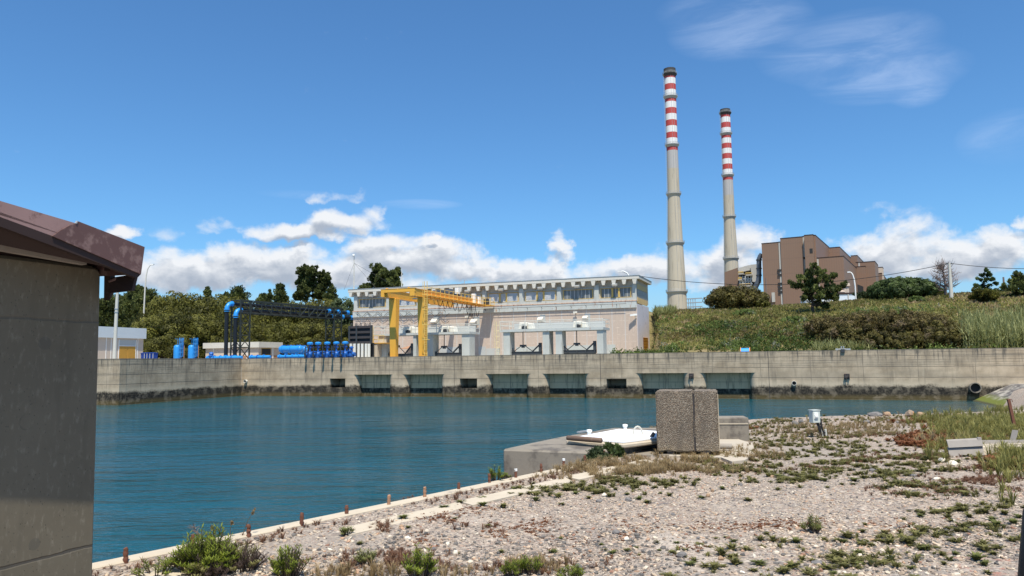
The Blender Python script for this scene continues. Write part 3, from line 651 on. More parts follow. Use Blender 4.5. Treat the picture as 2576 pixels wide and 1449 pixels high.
# ================================================================== pump house
def build_pump_house():
    bF = 23.0
    aL = MF.az(C1(150, 725), bF)[0]; aR = MF.az(C2(2050, 600), bF)[0]; W = aR - aL; z0 = 4.9
    root = mthing('pump_house', 'long beige panelled pump house with pale toothed roof edge behind the yellow crane', 'building', aL, bF, 0)
    def a_(q): return MF.az(q, bF)[0] - aL
    def zz(q): return MF.az(q, bF)[1]
    DP = 9.9; zl0, zl1 = 12.42, 13.45; zr0, zr1 = 16.75, 17.25; ztooth = 16.0
    mb = MB(); mb.box(0, W, 0, DP, z0, zl0); mb.build('lower_wall', MAT['panel'], root)
    mb = MB(); mb.box(.02, W - .02, -.22, .0, zl0, zl1 - .06); mb.box(.0, W, .0, .12, zl0, zl1)
    for k in range(int(W / 3.2)):
        pass
    mb.build('ledge', MAT['ledge'], root)
    mb = MB(); mb.box(0, W, -.26, .10, zl1 - .06, zl1 + .07); mb.build('ledge_trim', MAT['rusttrim'], root)
    # bays
    xs = [a_(C1(185, 500)), a_(C1(655, 500)), a_(C1(1095, 500)), a_(C1(1560, 500)), a_(C1(2050, 470)), a_(C2(378, 430)), a_(C2(925, 400)), a_(C2(1465, 390)), a_(C2(2020, 380))]
    zw0, zw1 = 14.05, 15.55
    up = MB(); up.box(0, W, .25, DP, zl1, zw0 - .0); up.box(0, W, .25, DP, zw1, zr0)
    up.box(0, W, 2.0, DP, zw0, zw1)
    kinds = ['glass1', 'louvre1', 'louvre1', 'louvre3', 'louvre3', 'louvre3', 'glass1', 'glass3']
    cols = [0]
    for i in range(8):
        x0, x1 = xs[i], xs[i + 1]; m0 = .62
        w0, w1 = x0 + m0, x1 - m0
        up.box(cols[-1], w0, .25, 2.0, zw0, zw1); cols.append(w1)
        secs = [(w0, w1)] if kinds[i].endswith('1') else [(w0, w0 + (w1 - w0) * .375), (w0 + (w1 - w0) * .405, w0 + (w1 - w0) * .595), (w0 + (w1 - w0) * .625, w1)]
        fr = MB(); t = .09
        fr.box(w0, w1, .17, .30, zw0 - .0, zw0 + .06); fr.box(w0, w1, .17, .30, zw1 - .06, zw1)
        fr.box(w0, w0 + t, .16, .31, zw0 + .06, zw1 - .06); fr.box(w1 - t, w1, .16, .31, zw0 + .06, zw1 - .06)
        for s in range(len(secs) - 1): fr.box(secs[s][1] - .06, secs[s + 1][0] + .06, .14, .32, zw0 + .06, zw1 - .06)
        win = fr.build('window', MAT['frame_yellow'], root)
        for (s0, s1) in secs:
            p = MB()
            if kinds[i].startswith('glass'):
                p.box(s0 + .05, s1 - .05, .27, .30, zw0 + .05, zw1 - .05); p.build('pane', MAT['glazing'], win)
                r = MB(); k = max(2, round((s1 - s0) / .62))
                for j in range(1, k): xx = s0 + (s1 - s0) * j / k; r.box(xx - .02, xx + .02, .255, .272, zw0 + .06, zw1 - .06)
                r.build('glazing_bar', MAT['louvre'], win)
            else:
                for j in range(8):
                    zc = zw0 + .12 + j * (zw1 - zw0 - .16) / 8; p.obox((s0 + .05, .16, zc - .04), (s1 - s0 - .1, 0, 0), (0, .16, .13), (0, -.01, .018))
                p.build('louvre', MAT['louvre'], win)
                q = MB(); q.box(s0 + .04, s1 - .04, .36, .40, zw0 + .02, zw1 - .02); q.build('louvre_back', MAT['greypanel'], win)
    up.box(cols[-1], W, .25, 2.0, zw0, zw1)
    up.build('upper_wall', MAT['soffit'], root)
    for i, xx in enumerate(xs):
        pl = MB(); pl.box(max(0, xx - .36), min(W - .003, xx + .36), .0, .25, zl1, ztooth + .1); pl.build('pilaster', MAT['paleblue'], root)
    sb = MB(); sb.box(.1, W - .1, .05, .25, zw1 + .06, zw1 + .14); sb.build('drip_rail', MAT['metal_grey'], root)
    sb = MB(); sb.box(.05, W - .05, .03, .25, zl1 + .02, zw0 - .06); sb.build('sill_band', MAT['paleblue'], root)
    # roof with toothed beam ends
    oh = .58
    rf = MB(); rf.box(-.75, W + .55, -oh, DP + .5, zr0, zr1); roof = rf.build('roof', MAT['roofpaint'], root)
    f = MB(); f.box(-.80, W + .60, -oh - .06, DP + .55, zr1, zr1 + .05); f.build('roof_flashing', MAT['metal_grey'], roof)
    n = 31; sp = W / n
    for k in range(n + 1):
        xc = -.25 + k * (W + .1) / n
        b = MB(); b.prism([(xc - .36, -oh + .02, zr0), (xc + .36, -oh + .02, zr0), (xc + .2, -oh + .02, ztooth), (xc - .2, -oh + .02, ztooth)], (0, oh + .2, 0)); b.build('roof_beam', MAT['roofpaint'], root)
    # end wall facing right
    e = MB(); e.box(W, W + .05, .0, DP, z0, zl0 + .6); e.build('end_wall', MAT['lilac'], root)
    e = MB(); e.box(W + .0, W + .06, .6, DP - 1., zl0 + .7, zl0 + 1.6); e.box(W, W + .06, .6, DP - 1., 15.3, 16.1); e.build('end_panel', MAT['orange_panel'], root)
    e = MB(); e.box(W - .002, W + .03, .7, DP - 1.1, zl0 + 1.6, 15.3); e.build('end_glazing', MAT['glazing'], root)
    # louvred side door with rusty slats
    b0 = 4.2; b1 = 8.2; d = MB(); d.box(W + .03, W + .07, b0, b1, z0, 8.0); dd = d.build('side_door', MAT['rust'], root)
    s = MB()
    for k in range(13): s.obox((W + .07, b0 + .1, z0 + .15 + k * .235), (.14, 0, .10), (0, b1 - b0 - .2, 0), (-.01, 0, .03))
    s.build('slat', MAT['doorwood'], dd)
    # floodlights under the eaves
    for q in (C1(420, 425), C1(1810, 360), C1(2297, 340), C2(658, 318), C2(1188, 292), C2(1733, 272)):
        a, z = MF.az(q, bF - .3); a -= aL
        fl = MB(); fl.obox((a - .42, -.75, z - .2), (.84, 0, 0), (0, .5, .12), (0, -.08, .36)); h = fl.build('floodlight', MAT['metal_grey'], root, bevel=.03)
        g = MB(); g.obox((a - .34, -.77, z - .13), (.68, 0, 0), (0, -.05, .24), (0, -.02, -.004)); g.build('lens', MAT['lamp_glass'], h)
        br = MB(); br.bar((a, -.3, z), (a, .2, z - .35), .08); br.build('bracket', MAT['metal_grey'], h)
    # vent hoods, wall lamps, camera
    for fn, x0, x1, y0, y1 in ((C1, 1858, 1950, 757, 825), (C2, 622, 697, 728, 785), (C2, 1270, 1345, 712, 760), (C1, 1290, 1370, 750, 815)):
        a0, z1 = MF.az(fn(x0, y0), bF); a1, zb = MF.az(fn(x1, y1), bF); a0 -= aL; a1 -= aL
        v = MB(); v.prism([(a0, 0, zb - .1), (a0, -.7, zb), (a0, -.75, zb + .18), (a0, 0, z1)], (a1 - a0, 0, 0)); v.build('vent_hood', MAT['roofpaint'], root)
        v = MB(); v.box(a0 + .3, a1 + .35, -.03, 0, zb - .2, z1 + .35); v.build('vent_plate', MAT['greypanel'], root)
    for q in (C1(1810, 728), C2(1170, 665)):
        a, z = MF.az(q, bF); a -= aL; v = MB(); v.tube([(a, 0, z), (a, -.35, z), (a + .05, -.45, z - .05)], .07); v.box(a - .28, a - .05, -.6, -.35, z - .15, z + .15); v.box(a + .05, a + .28, -.6, -.35, z - .12, z + .18); v.build('wall_lamp', MAT['housing'], root)
    a, z = MF.az(C2(2020, 705), bF); a -= aL; v = MB(); v.obox((a - .5, -.9, z - .14), (.95, .35, .1), (-.12, .3, 0), (0, 0, .26)); v.bar((a + .1, -.5, z), (a + .25, 0, z - .45), .08); v.build('security_camera', MAT['white'], root)
    # low coverings of peeling pale render at the foot
    for fn, x0, x1, y0 in ((C1, 1965, 2070, 1158), (C1, 2075, 2200, 1185), (C2, 1617, 1740, 1128), (C2, 5, 70, 1180), (C2, 305, 640, 1160), (C2, 1040, 1440, 1142), (C1, 1405, 1700, 1165)):
        a0, z1 = MF.az(fn(x0, y0), bF); a1, _ = MF.az(fn(x1, y0), bF); v = MB(); v.box(a0 - aL, a1 - aL, -.04, 0, z0, z1); v.build('base_panel', MAT['greypanel' if fn is C1 else 'paleblue'], root)
    a0, z1 = MF.az(C1(820, 1150), bF - 3); a1, z2 = MF.az(C1(1195, 1185), bF - 3); v = MB(); v.obox((a0 - aL, -3, z2), (a1 - a0, 0, 0), (0, 3, .45), (0, 0, .06)); v.build('canopy', MAT['rust_pale'], root)
    # cables hung on the face
    for (y0, sag, xa, xb) in ((752, 68, 205, 1560), (655, -72, 205, 1560)):
        cb = thing('festoon_cable', 'thin dark cable looped in %s along the beige pump house wall' % ('sagging curves' if sag > 0 else 'zigzags under the ledge'), 'cable', MF.w(aL, bF), MF.ang)
        w = MB(); pts = []; n = 9
        for k in range(n):
            for j in range(8):
                t = j / 8; X = xa + (xb - xa) * (k + t) / n; Y = y0 + (4 * t * (1 - t) * sag if sag > 0 else (-sag * (1 - abs(2 * t - 1))))
                a, z = MF.az(C1(X, Y), bF - .35); pts.append((a - aL, -.35, z))
        w.tube(pts, .035, 5); w.build('cable', MAT['wire'], cb)
    cr = thing('cable_rail', 'thin horizontal cable wire on short brackets along the rusty ledge', 'cable', MF.w(aL, bF), MF.ang)
    w = MB(); pts = [(a_(C1(205, 665)), -.6, zz(C1(205, 665)) - .1), (W * .5, -.6, 13.02), (a_(C2(1910, 540)), -.6, 13.02)]; w.tube(pts, .03, 5)
    for k in range(20): xx = 1 + k * (W - 4) / 19; w.bar((xx, -.2, 12.75), (xx, -.6, 13.0), .05)
    w.build('wire', MAT['wire'], cr)
    # masts on the roof
    for q0, q1, r, lab, ball in ((C1(160, 320), (891, 635), .11, 'tall guyed mast with a white camera at the end of the pump house roof', True), (C1(853, 290), C1(860, 25), .10, 'slim grey mast rising behind the roof beside the pine', False)):
        a, z = MF.az(q0, bF + 1); _, zt = MF.az(q1, bF + 1)
        mt_ = mthing('mast', lab, 'mast', a, bF + 1, z - .1)
        v = MB(); v.tube([(0, 0, 0), (0, 0, (zt - z) * .75), (0, 0, zt - z)], [r, r * .8, r * .35], 8); v.build('pole', MAT['pole'], mt_)
        if ball:
            v = MB(); v.lathe([(.02, -.22), (.2, -.15), (.24, 0), (.16, .16), (.02, .2)], (0, -.2, (zt - z) * .93), 12); v.build('camera_dome', MAT['white'], mt_, smooth=True)
            for dx, dy in ((-2.0, 0), (4.5, 0), (7.5, 3)):
                v = MB(); v.tube([(0, 0, (zt - z) * .72), (dx, dy, 0)], .02, 4); v.build('guy_wire', MAT['wire'], mt_)
    a, z = MF.az(C1(1760, 250), bF + 1.5); _, zt = MF.az(C1(1760, 190), bF + 1.5)
    ant = mthing('cable_post', 'short roof post with a slack black cable on the pump house roof', 'post', a, bF + 1.5, zr1)
    v = MB(); v.tube([(0, 0, 0), (0, 0, zt - zr1)], .08); v.tube([(0, 0, zt - zr1 - .1), (.5, 0, zt - zr1 - .1), (7, 0, zt - zr1 - .3), (12, 0, .1)], .03, 5); v.tube([(0, 0, zt - zr1 - .5), (-1.5, 0, 0)], .03, 5); v.build('post', MAT['metal_grey'], ant)
    sl_ = mthing('street_lamp', 'curved lamp head showing above the right end of the pump house roof', 'lamp', MF.az(C2(1935, 130), 45)[0], 45, 12)
    a, z = MF.az(C2(1940, 135), 45); _, zt = MF.az(C2(1900, 65), 45); v = MB(); v.tube([(0, 0, 0), (0, 0, z - 12), (-.3, 0, z - 12 + (zt - z) * .6), (-1., 0, zt - 12), (-1.3, 0, zt - 12)], .12, 8); v.obox((-2.0, -.15, zt - 12.1), (.8, 0, 0), (0, .3, 0), (0, 0, .16)); v.build('pole', MAT['white'], sl_)
    return aL, W

# ================================================================== gantry crane
def build_crane():
    aG1, aG2 = 24.35, 28.75; zb, zt = 13.42, 14.42; wG = .62; z0 = 5.0
    root = mthing('gantry_crane', 'yellow gantry crane on two tall legs reaching back over the pump house ledge', 'crane', aG1, 1.6, z0)
    dz = lambda z: z - z0
    Y = MAT['yellow']; A2 = aG2 - aG1
    b0, b1 = -3.0, 19.4                                   # local, measured from the leg line
    def girder(a, e, cut):
        g = MB(); P = [(a - wG / 2, b0 + .45, dz(zb) + (.0)), (a - wG / 2, e, dz(zb))] + ([(a - wG / 2, e + cut, dz(zb) + .7)] if cut else []) + [(a - wG / 2, e + cut, dz(zt) - .06), (a - wG / 2, b0 + .45, dz(zt) - .06)]
        g.prism(P, (wG, 0, 0)); g.box(a - wG / 2 - .08, a + wG / 2 + .08, b0 + .45, e + cut, dz(zt) - .06, dz(zt) - .01); g.box(a - wG / 2 - .06, a + wG / 2 + .06, b0 + .45, e, dz(zb) - .05, dz(zb)); g.build('girder', Y, root)
    girder(0, 18.9, .5); girder(A2, 19.6, 0)
    f = MB(); f.box(-wG / 2 - .08, A2 + wG / 2 + .02, b0, b0 + .42, dz(zt) - .46, dz(zt)); f.box(-wG / 2 - .08, wG / 2 - .2, b0, b0 + .44, dz(zb) - .03, dz(zt) - .46); f.box(A2 - wG / 2 - .1, A2 + wG / 2 - .02, b0, b0 + .44, dz(zb) - .03, dz(zt) - .46)
    f.box(-wG / 2 - .14, A2 + wG / 2 + .08, b0 - .04, b0 + .46, dz(zt), dz(zt) + .04); f.box(A2 / 2 - .05, A2 / 2 + .05, b0 - .05, b0 + .1, dz(zt) - .52, dz(zt) + .03)
    for q in (.35, A2 - .75): f.box(q, q + .22, b0 + .05, b0 + .3, dz(zt) + .04, dz(zt) + .16)
    f.build('end_beam', Y, root, bevel=.015)
    for a in (0, A2):
        l = MB(); l.add([(a - .55, -.55, dz(zb) - .05), (a + .55, -.55, dz(zb) - .05), (a + .55, .55, dz(zb) - .05), (a - .55, .55, dz(zb) - .05), (a - .42, -.38, 0), (a + .42, -.38, 0), (a + .42, .38, 0), (a - .42, .38, 0)], [(0, 1, 2, 3), (7, 6, 5, 4), (1, 0, 4, 5), (2, 1, 5, 6), (3, 2, 6, 7), (0, 3, 7, 4)])
        o = l.build('leg', Y, root, bevel=.02)
        b = MB(); b.box(a - .6, a + .6, -.6, .6, -.04, .10); b.build('base_plate', Y, o)
    # walkway with railing along the right girder
    wa0, wa1 = A2 + wG / 2 + .08, A2 + wG / 2 + .9; zf = dz(zb) + .12
    w = MB(); w.box(wa0 - .06, wa1, -.2, 20.2, zf, zf + .06)
    for k in range(15): w.obox((wa0 - .06, .2 + k * 1.42, zf - .35), (.06, 0, 0), (0, .08, 0), (0, 0, .35)); w.bar((wa0 - .03, .24 + k * 1.42, zf - .33), (wa1 - .02, .24 + k * 1.42, zf - .02), .07)
    w.build('walkway', Y, root)
    r = MB()
    for k in range(15): r.bar((wa1 - .03, .24 + k * 1.42, zf - .15), (wa1 - .03, .24 + k * 1.42, zf + 1.15), .06)
    for h in (.6, 1.15): r.tube([(wa1 - .03, -.2, zf + h), (wa1 - .03, 20.2, zf + h)], .035, 6)
    for h in (.6, 1.15): r.tube([(wa0, -.2, zf + h), (wa1 - .03, -.2, zf + h)], .035, 6)
    r.bar((wa0, -.2, zf), (wa0, -.2, zf + 1.15), .05)
    r.build('railing', MAT['yellow_rail'], root)
    c = MB(); ca0 = A2 + .3; ca1 = A2 + 2.2; c.box(ca0, ca1, 19.3, 21.0, zf - .12, zf)
    c.build('service_platform', Y, root)
    c = MB()
    for (px_, py_) in ((ca0, 19.3), (ca1, 19.3), (ca1, 20.9), (ca0 + 1, 19.3)): c.bar((px_, py_, zf), (px_, py_, zf + 1.1), .06)
    for h in (.55, 1.1): c.tube([(ca0, 19.3, zf + h), (ca1, 19.3, zf + h), (ca1, 20.9, zf + h)], .035, 6)
    c.build('platform_railing', MAT['yellow_rail'], root)
    c = MB(); c.box(ca0 + .5, ca0 + 1.2, 19.8, 20.5, zf, zf + 1.0); c.build('control_cabinet', MAT['steel_dark'], root)
    # ladder
    l = MB(); la0, la1 = A2 + wG / 2 + .22, A2 + wG / 2 + .62; lb = -.55
    for a in (la0, la1): l.tube([(a, lb, .15), (a, lb, dz(zt) + 1.1)], .045, 6)
    for k in range(30): l.tube([(la0, lb, .4 + k * .31), (la1, lb, .4 + k * .31)], .022, 5)
    lad = l.build('ladder', MAT['yellow_rail'], root)
    cg = MB()
    for z in (2.6, 4.6, 6.6, 8.6):
        for q in ((la0, lb), (la1 + .45, lb), (la1 + .45, lb - .6), (la0, lb - .6)): pass
        P = [(la0, lb, z), (la0, lb - .65, z), (la1 + .35, lb - .65, z), (la1 + .35, lb, z)]; cg.tube(P, .04, 5)
    for q in ((la1 + .35, lb - .65), (la0 + .1, lb - .65)): cg.tube([(q[0], q[1], 2.6), (q[0], q[1], dz(zt) + 1)], .03, 5)
    cg.build('ladder_cage', MAT['yellow_rail'], lad)
    # trolley on the girders
    t = MB(); tb = 9.2; t.box(-.2, A2 + .2, tb, tb + .35, dz(zt), dz(zt) + .3); t.box(-.2, A2 + .2, tb + 2.1, tb + 2.45, dz(zt), dz(zt) + .3); t.box(-.25, .25, tb, tb + 2.45, dz(zt), dz(zt) + .25); t.box(A2 - .25, A2 + .25, tb, tb + 2.45, dz(zt), dz(zt) + .25)
    tr = t.build('trolley', MAT['steel_dark'], root)
    d = MB(); d.tube([(.9, tb + 1.2, dz(zt) + .5), (A2 - 1.2, tb + 1.2, dz(zt) + .5)], .45, 14); d.build('hoist_drum', MAT['steel_dark'], tr, smooth=50)
    d = MB(); d.box(A2 - 1.0, A2 - .2, tb + .3, tb + 1.1, dz(zt) + .3, dz(zt) + .95); d.build('motor', MAT['duct'], tr)
    d = MB(); d.box(A2 - .1, A2 + .5, tb + 1.5, tb + 2.1, dz(zt) + .28, dz(zt) + 1.2); d.build('cabinet', MAT['white'], tr)
    hk = MB()
    for dx in (1.7, 1.95): hk.tube([(dx, tb + 1.2, dz(zt)), (dx, tb + 1.2, 3.4)], .025, 5)
    hk.build('hoist_rope', MAT['wire'], tr)
    c = MB(); c.box(A2 + .2, A2 + .75, 16.3, 16.9, zf + .06, zf + 1.6); c.build('electrical_cabinet', MAT['white'], root)
    c = MB(); c.box(A2 + .35, A2 + .8, 18.4, 18.8, zf + .06, zf + 1.3); c.build('electrical_cabinet', MAT['white'], root)
    for a, b in ((A2 - .1, -2.1), (A2 + 1.0, 8.3)):
        l = MB(); l.box(a - .3, a + .3, b - .15, b + .15, dz(zb) - .42, dz(zb) - .3); l.bar((a, b, dz(zb) - .3), (a, b, dz(zb) + .1), .04); l.build('work_lamp', MAT['metal_grey'], root)
    # festoon of black cables below the walkway
    cb = mthing('festoon_cable', 'black power cable hanging in loops under the crane walkway', 'cable', aG2 + .5, 1.6, zb)
    w = MB(); n = 9; pts = []
    rr = random.Random(3)
    for k in range(n):
        L = 1.7; dip = rr.uniform(.7, 1.5) if k < 7 else rr.uniform(1.5, 2.2)
        for j in range(8): t = j / 8; pts.append((.0, 3.5 + (k + t) * L, -.12 - 4 * t * (1 - t) * dip))
    w.tube(pts, .045, 5)
    for k in range(5):
        dip = rr.uniform(1.2, 2.2); b = 14.6 + k * .5; w.tube([(-.4, b, -.1), (-.45, b + .1, -dip * .8), (-.4, b + .25, -dip), (-.35, b + .4, -dip * .8), (-.4, b + .5, -.1)], .04, 5)
    w.build('cable', MAT['wire'], cb)
    return root

# ================================================================== sluice gate hoists
def build_hoists():
    bH = 7.0; z0 = 4.95
    def platform(fn, xl, xr, ytop, ybot, colx, motors, lab, caged):
        a0, zt = MF.az(fn(xl, ytop), bH - .8); a1, _ = MF.az(fn(xr, ytop), bH - .8); zb = MF.az(fn((xl + xr) / 2, ybot), bH - .8)[1]
        zt = MF.az(fn((xl + xr) / 2, ytop), bH - .8)[1]
        root = mthing('hoist_platform', lab, 'platform', a0, bH, z0); L = a1 - a0; D = 3.0
        zt -= z0; zb -= z0
        m_ = MB(); m_.box(0, L, -.8, D, zb, zt); m_.build('deck', MAT['ledge'], root)
        for (x0, x1, y) in colx:
            c0 = MF.az(fn(x0, y), bH - .6)[0] - a0; c1 = MF.az(fn(x1, y), bH - .6)[0] - a0
            c = MB(); c.box(c0, c1, -.6, 1.3, 0, zb); c.build('column', MAT['paleblue'], root)
        r = MB(); n = round(L / 1.75)
        for k in range(n + 1): xx = .05 + k * (L - .1) / n; r.bar((xx, -.75, zt - .25), (xx, -.75, zt + 1.1), .08); r.bar((xx, D - .05, zt), (xx, D - .05, zt + 1.1), .06)
        for h in (.55, 1.1): r.tube([(0, D - .05, zt + h), (0, -.75, zt + h), (L, -.75, zt + h), (L, D - .05, zt + h), (0, D - .05, zt + h)], .042, 6)
        r.build('railing', MAT['rail'], root)
        p = MB(); p.box(.9, L - .5, D - .45, D - .25, zt, zt + .95); p.build('back_panel', MAT['greypanel'], root)
        for (x0, x1, yt, yb) in motors:
            c0 = MF.az(fn(x0, yt), bH - .2)[0] - a0; c1 = MF.az(fn(x1, yt), bH - .2)[0] - a0; w = c1 - c0; h = min(1.12, (MF.az(fn(x0, yt), bH - .2)[1] - MF.az(fn(x0, yb), bH - .2)[1]))
            k = MB(); k.prism([(c0 - .12, -.2, zt + .02), (c0 + w * .60, -.2, zt + .02), (c0 + w * .58, -.2, zt + h), (c0, -.2, zt + h)], (0, 1.3, 0)); h1 = k.build('hoist_motor', MAT['housing'], root, bevel=.06)
            k = MB(); k.prism([(c0 + w * .64, -.15, zt + .02), (c1, -.15, zt + .02), (c1 - w * .08, -.15, zt + h * .88), (c0 + w * .64, -.15, zt + h * .92)], (0, 1.2, 0)); k.build('gear_cover', MAT['housing'], h1, bevel=.06)
            k = MB(); k.box(c0 + w * .2, c0 + w * .46, -.215, -.19, zt + h * .72, zt + h * .8); k.box(c0 + w * .2, c0 + w * .46, -.215, -.19, zt + h * .52, zt + h * .6); k.build('vent_slot', MAT['greypanel'], h1)
            k = MB(); k.tube([(c0 + w * .36, -.32, zt + .28), (c0 + w * .36, -.18, zt + .28)], .2, 14); k.box(c0 + w * .18, c0 + w * .58, -.222, -.19, zt + .04, zt + .42); k.build('drive_opening', MAT['steel_dark'], h1)
        # ladder with yellow hoop cage
        l = MB(); la = .28
        for a in (-.42, -.05): l.tube([(a, -.9, .0), (a, -.9, zt + 1.1)], .035, 5)
        for k in range(int(zt / .3)): l.tube([(-.42, -.9, .2 + k * .3), (-.05, -.9, .2 + k * .3)], .02, 5)
        lad = l.build('ladder', MAT['cage_pale'], root)
        g = MB()
        for z in np.arange(1.5, zt + 1.2, .75): g.tube([(-.45, -.9, z), (-.6, -1.25, z), (-.24, -1.5, z), (.1, -1.25, z), (-.02, -.9, z)], .03, 5)
        for q in ((-.6, -1.25), (-.24, -1.5), (.1, -1.25)): g.bar((q[0], q[1], 1.5), (q[0], q[1], zt + 1.15), .05)
        g.build('ladder_cage', MAT['cage_pale'], lad)
        return root, zt + z0, zb + z0
    def gate(fn, x0, x1, ytop, ybeam, hx, hy, zdeck, lab, ribs):
        a0, z1 = MF.az(fn(x0, ytop), bH + .2); a1, zb = MF.az(fn(x1, ybeam), bH + .2); ah, zh = MF.az(fn(hx, hy), bH + .2); z0g = 3.9
        root = mthing('sluice_gate', lab, 'sluice gate', a0, bH + .2, z0g); L = a1 - a0; S = MAT['steel_dark']; zb -= z0g; z1 -= z0g; zh -= z0g; ah -= a0
        b = MB(); b.box(0, L, -.15, .25, zb - .38, zb); b.box(0, L, -.22, .3, zb, zb + .06); b.box(.05, L - .05, .0, .12, -1., zb - .38)
        if ribs:
            for k in range(5): xx = .1 + k * (L - .35) / 4; b.box(xx, xx + .12, -.24, -.15, zb - .36, zb)
        b.build('gate_leaf', S, root)
        for a in (0, L - .38):
            p = MB(); p.box(a, a + .38, -.12, .2, zb, z1); p.build('guide_post', S, root)
        for a, s in ((.3, 1), (L - .3, -1)):
            p = MB(); p.bar((a, .05, z1 - .25), (a + s * L * .2, .05, zb + .03), .22, .16); p.build('brace', S, root)
        p = MB(); p.box(ah - .42, ah + .42, -.15, .25, zh - .12, zh + .12); p.box(ah - .2, ah + .2, -.12, .2, zh - .3, zh - .12); p.build('lifting_beam', S, root)
        p = MB(); p.tube([(ah, .05, zh), (ah, .05, zdeck - z0g)], .06, 6); p.build('lifting_rod', S, root)
        for s in (-1, 1):
            p = MB(); p.tube([(ah + s * .3, .05, zh - .05), (ah + s * L * .27, .05, zb + .05)], .05, 6); p.build('sling', MAT['lattice_dark'], root)
    cols1 = ((515, 628, 1000), (1018, 1062, 1010), (1200, 1304, 990), (1722, 1832, 980))
    _, zt, zb = platform(C1, 450, 1832, 957, 988, cols1, ((868, 1064, 832, 930), (1412, 1618, 825, 918)), 'pale concrete hoist platform standing under the yellow crane', True)
    gate(C1, 552, 1022, 1120, 1262, 780, 1150, zb, 'black steel sluice gate partly behind the front crane leg', False)
    gate(C1, 1230, 1718, 1128, 1248, 1466, 1158, zb, 'black steel sluice gate hanging between the crane and the bare stretch of wall', False)
    cols2 = ((115, 210, 960), (685, 778, 945), (872, 965, 940), (1470, 1560, 925))
    _, zt, zb = platform(C2, 65, 1562, 893, 930, cols2, ((345, 540, 793, 890), (1128, 1318, 775, 870)), 'pale concrete hoist platform nearer the right end of the pump house', True)
    gate(C2, 150, 672, 1112, 1232, 402, 1143, zb, 'black sluice gate with plain beam under the right hoist platform', False)
    gate(C2, 915, 1462, 1085, 1208, 1180, 1115, zb, 'black sluice gate with ribbed beam nearest the right end of the building', True)
    # stop log rack
    a0, z1 = MF.az(C1(92, 862), 4.); a1, zb = MF.az(C1(412, 1112), 4.); zr = 4.95
    root = mthing('stop_log_rack', 'dark rusty slatted steel panel standing on end beside the blue valves', 'steel rack', a0, 4., zr); L = a1 - a0
    m_ = MB(); h = z1 - zb; m_.box(0, L, .2, .3, zb - zr, z1 - zr); m_.box(.15, L - .1, .9, 1.0, 0, zb - zr + .1); m_.build('gap_shade_backing', MAT['dark'], root)  # lower dark sheet added to stand for the shade between the posts
    k = 0
    for z in np.linspace(zb - zr, z1 - zr - .34, 4): s = MB(); s.box(0.02, L, -.05, .22, z, z + .34); s.build('slat_beam', MAT['lattice_dark'], root)
    for xx in (0, L * .33, L - .1): s = MB(); s.box(xx - .05, xx + .16, -.12, .28, (zb - zr if xx != L * .33 else .0), z1 - zr + .06); s.build('upright', MAT['steel_dark'], root)
    s = MB()
    for xx in np.linspace(.3, L - .3, 5): s.tube([(xx - .1, .1, z1 - zr), (xx - .1, .1, z1 - zr + .3), (xx, .1, z1 - zr + .42), (xx + .1, .1, z1 - zr + .3), (xx + .1, .1, z1 - zr)], .05, 6)
    s.build('lifting_lug', MAT['steel_dark'], root)
    for i, X in enumerate((118, 172, 230, 283, 337, 380)):
        a, z = MF.az(C1(X, 1116), 3.8); p = MB(); hh = z - zr; p.box(-.17, .17, -.12, .12, 0, hh)
        o = p.build('support_post', MAT['post_white'], None, bevel=.02); o.location = tuple(MF.w(a, 3.8, zr)); o.rotation_euler = (0, 0, MF.ang)
        nm = ('nearest the blue valves', 'second from the blue valves', 'third from the blue valves', 'third from the concrete base', 'second from the concrete base', 'nearest the concrete base')[i]
        tag(o, 'white concrete post under the dark slatted panel, ' + nm, 'post', 'white posts under the slatted panel')
    a0, z1 = MF.az(C1(392, 1115), 5.5); a1, _ = MF.az(C1(515, 1115), 5.5)
    root = mthing('access_landing', 'pale block base with yellow railing between the slatted panel and hoist platform', 'landing', a0, 5.5, zr); L = a1 - a0
    m_ = MB(); m_.box(0, L, -.3, 2, 0, z1 - zr); m_.build('base', MAT['soffit'], root)
    m_ = MB(); m_.box(-.05, L + 1.2, -.4, 2.05, z1 - zr, z1 - zr + .1); m_.build('platform', MAT['yellow'], root)
    m_ = MB()
    for xx in np.linspace(0, L + 1.1, 4): m_.bar((xx, -.35, z1 - zr), (xx, -.35, z1 - zr + 1.15), .05)
    for h in (.6, 1.15): m_.tube([(0, 2, z1 - zr + h), (0, -.35, z1 - zr + h), (L + 1.1, -.35, z1 - zr + h)], .03, 5)
    m_.build('railing', MAT['yellow_rail'], root)

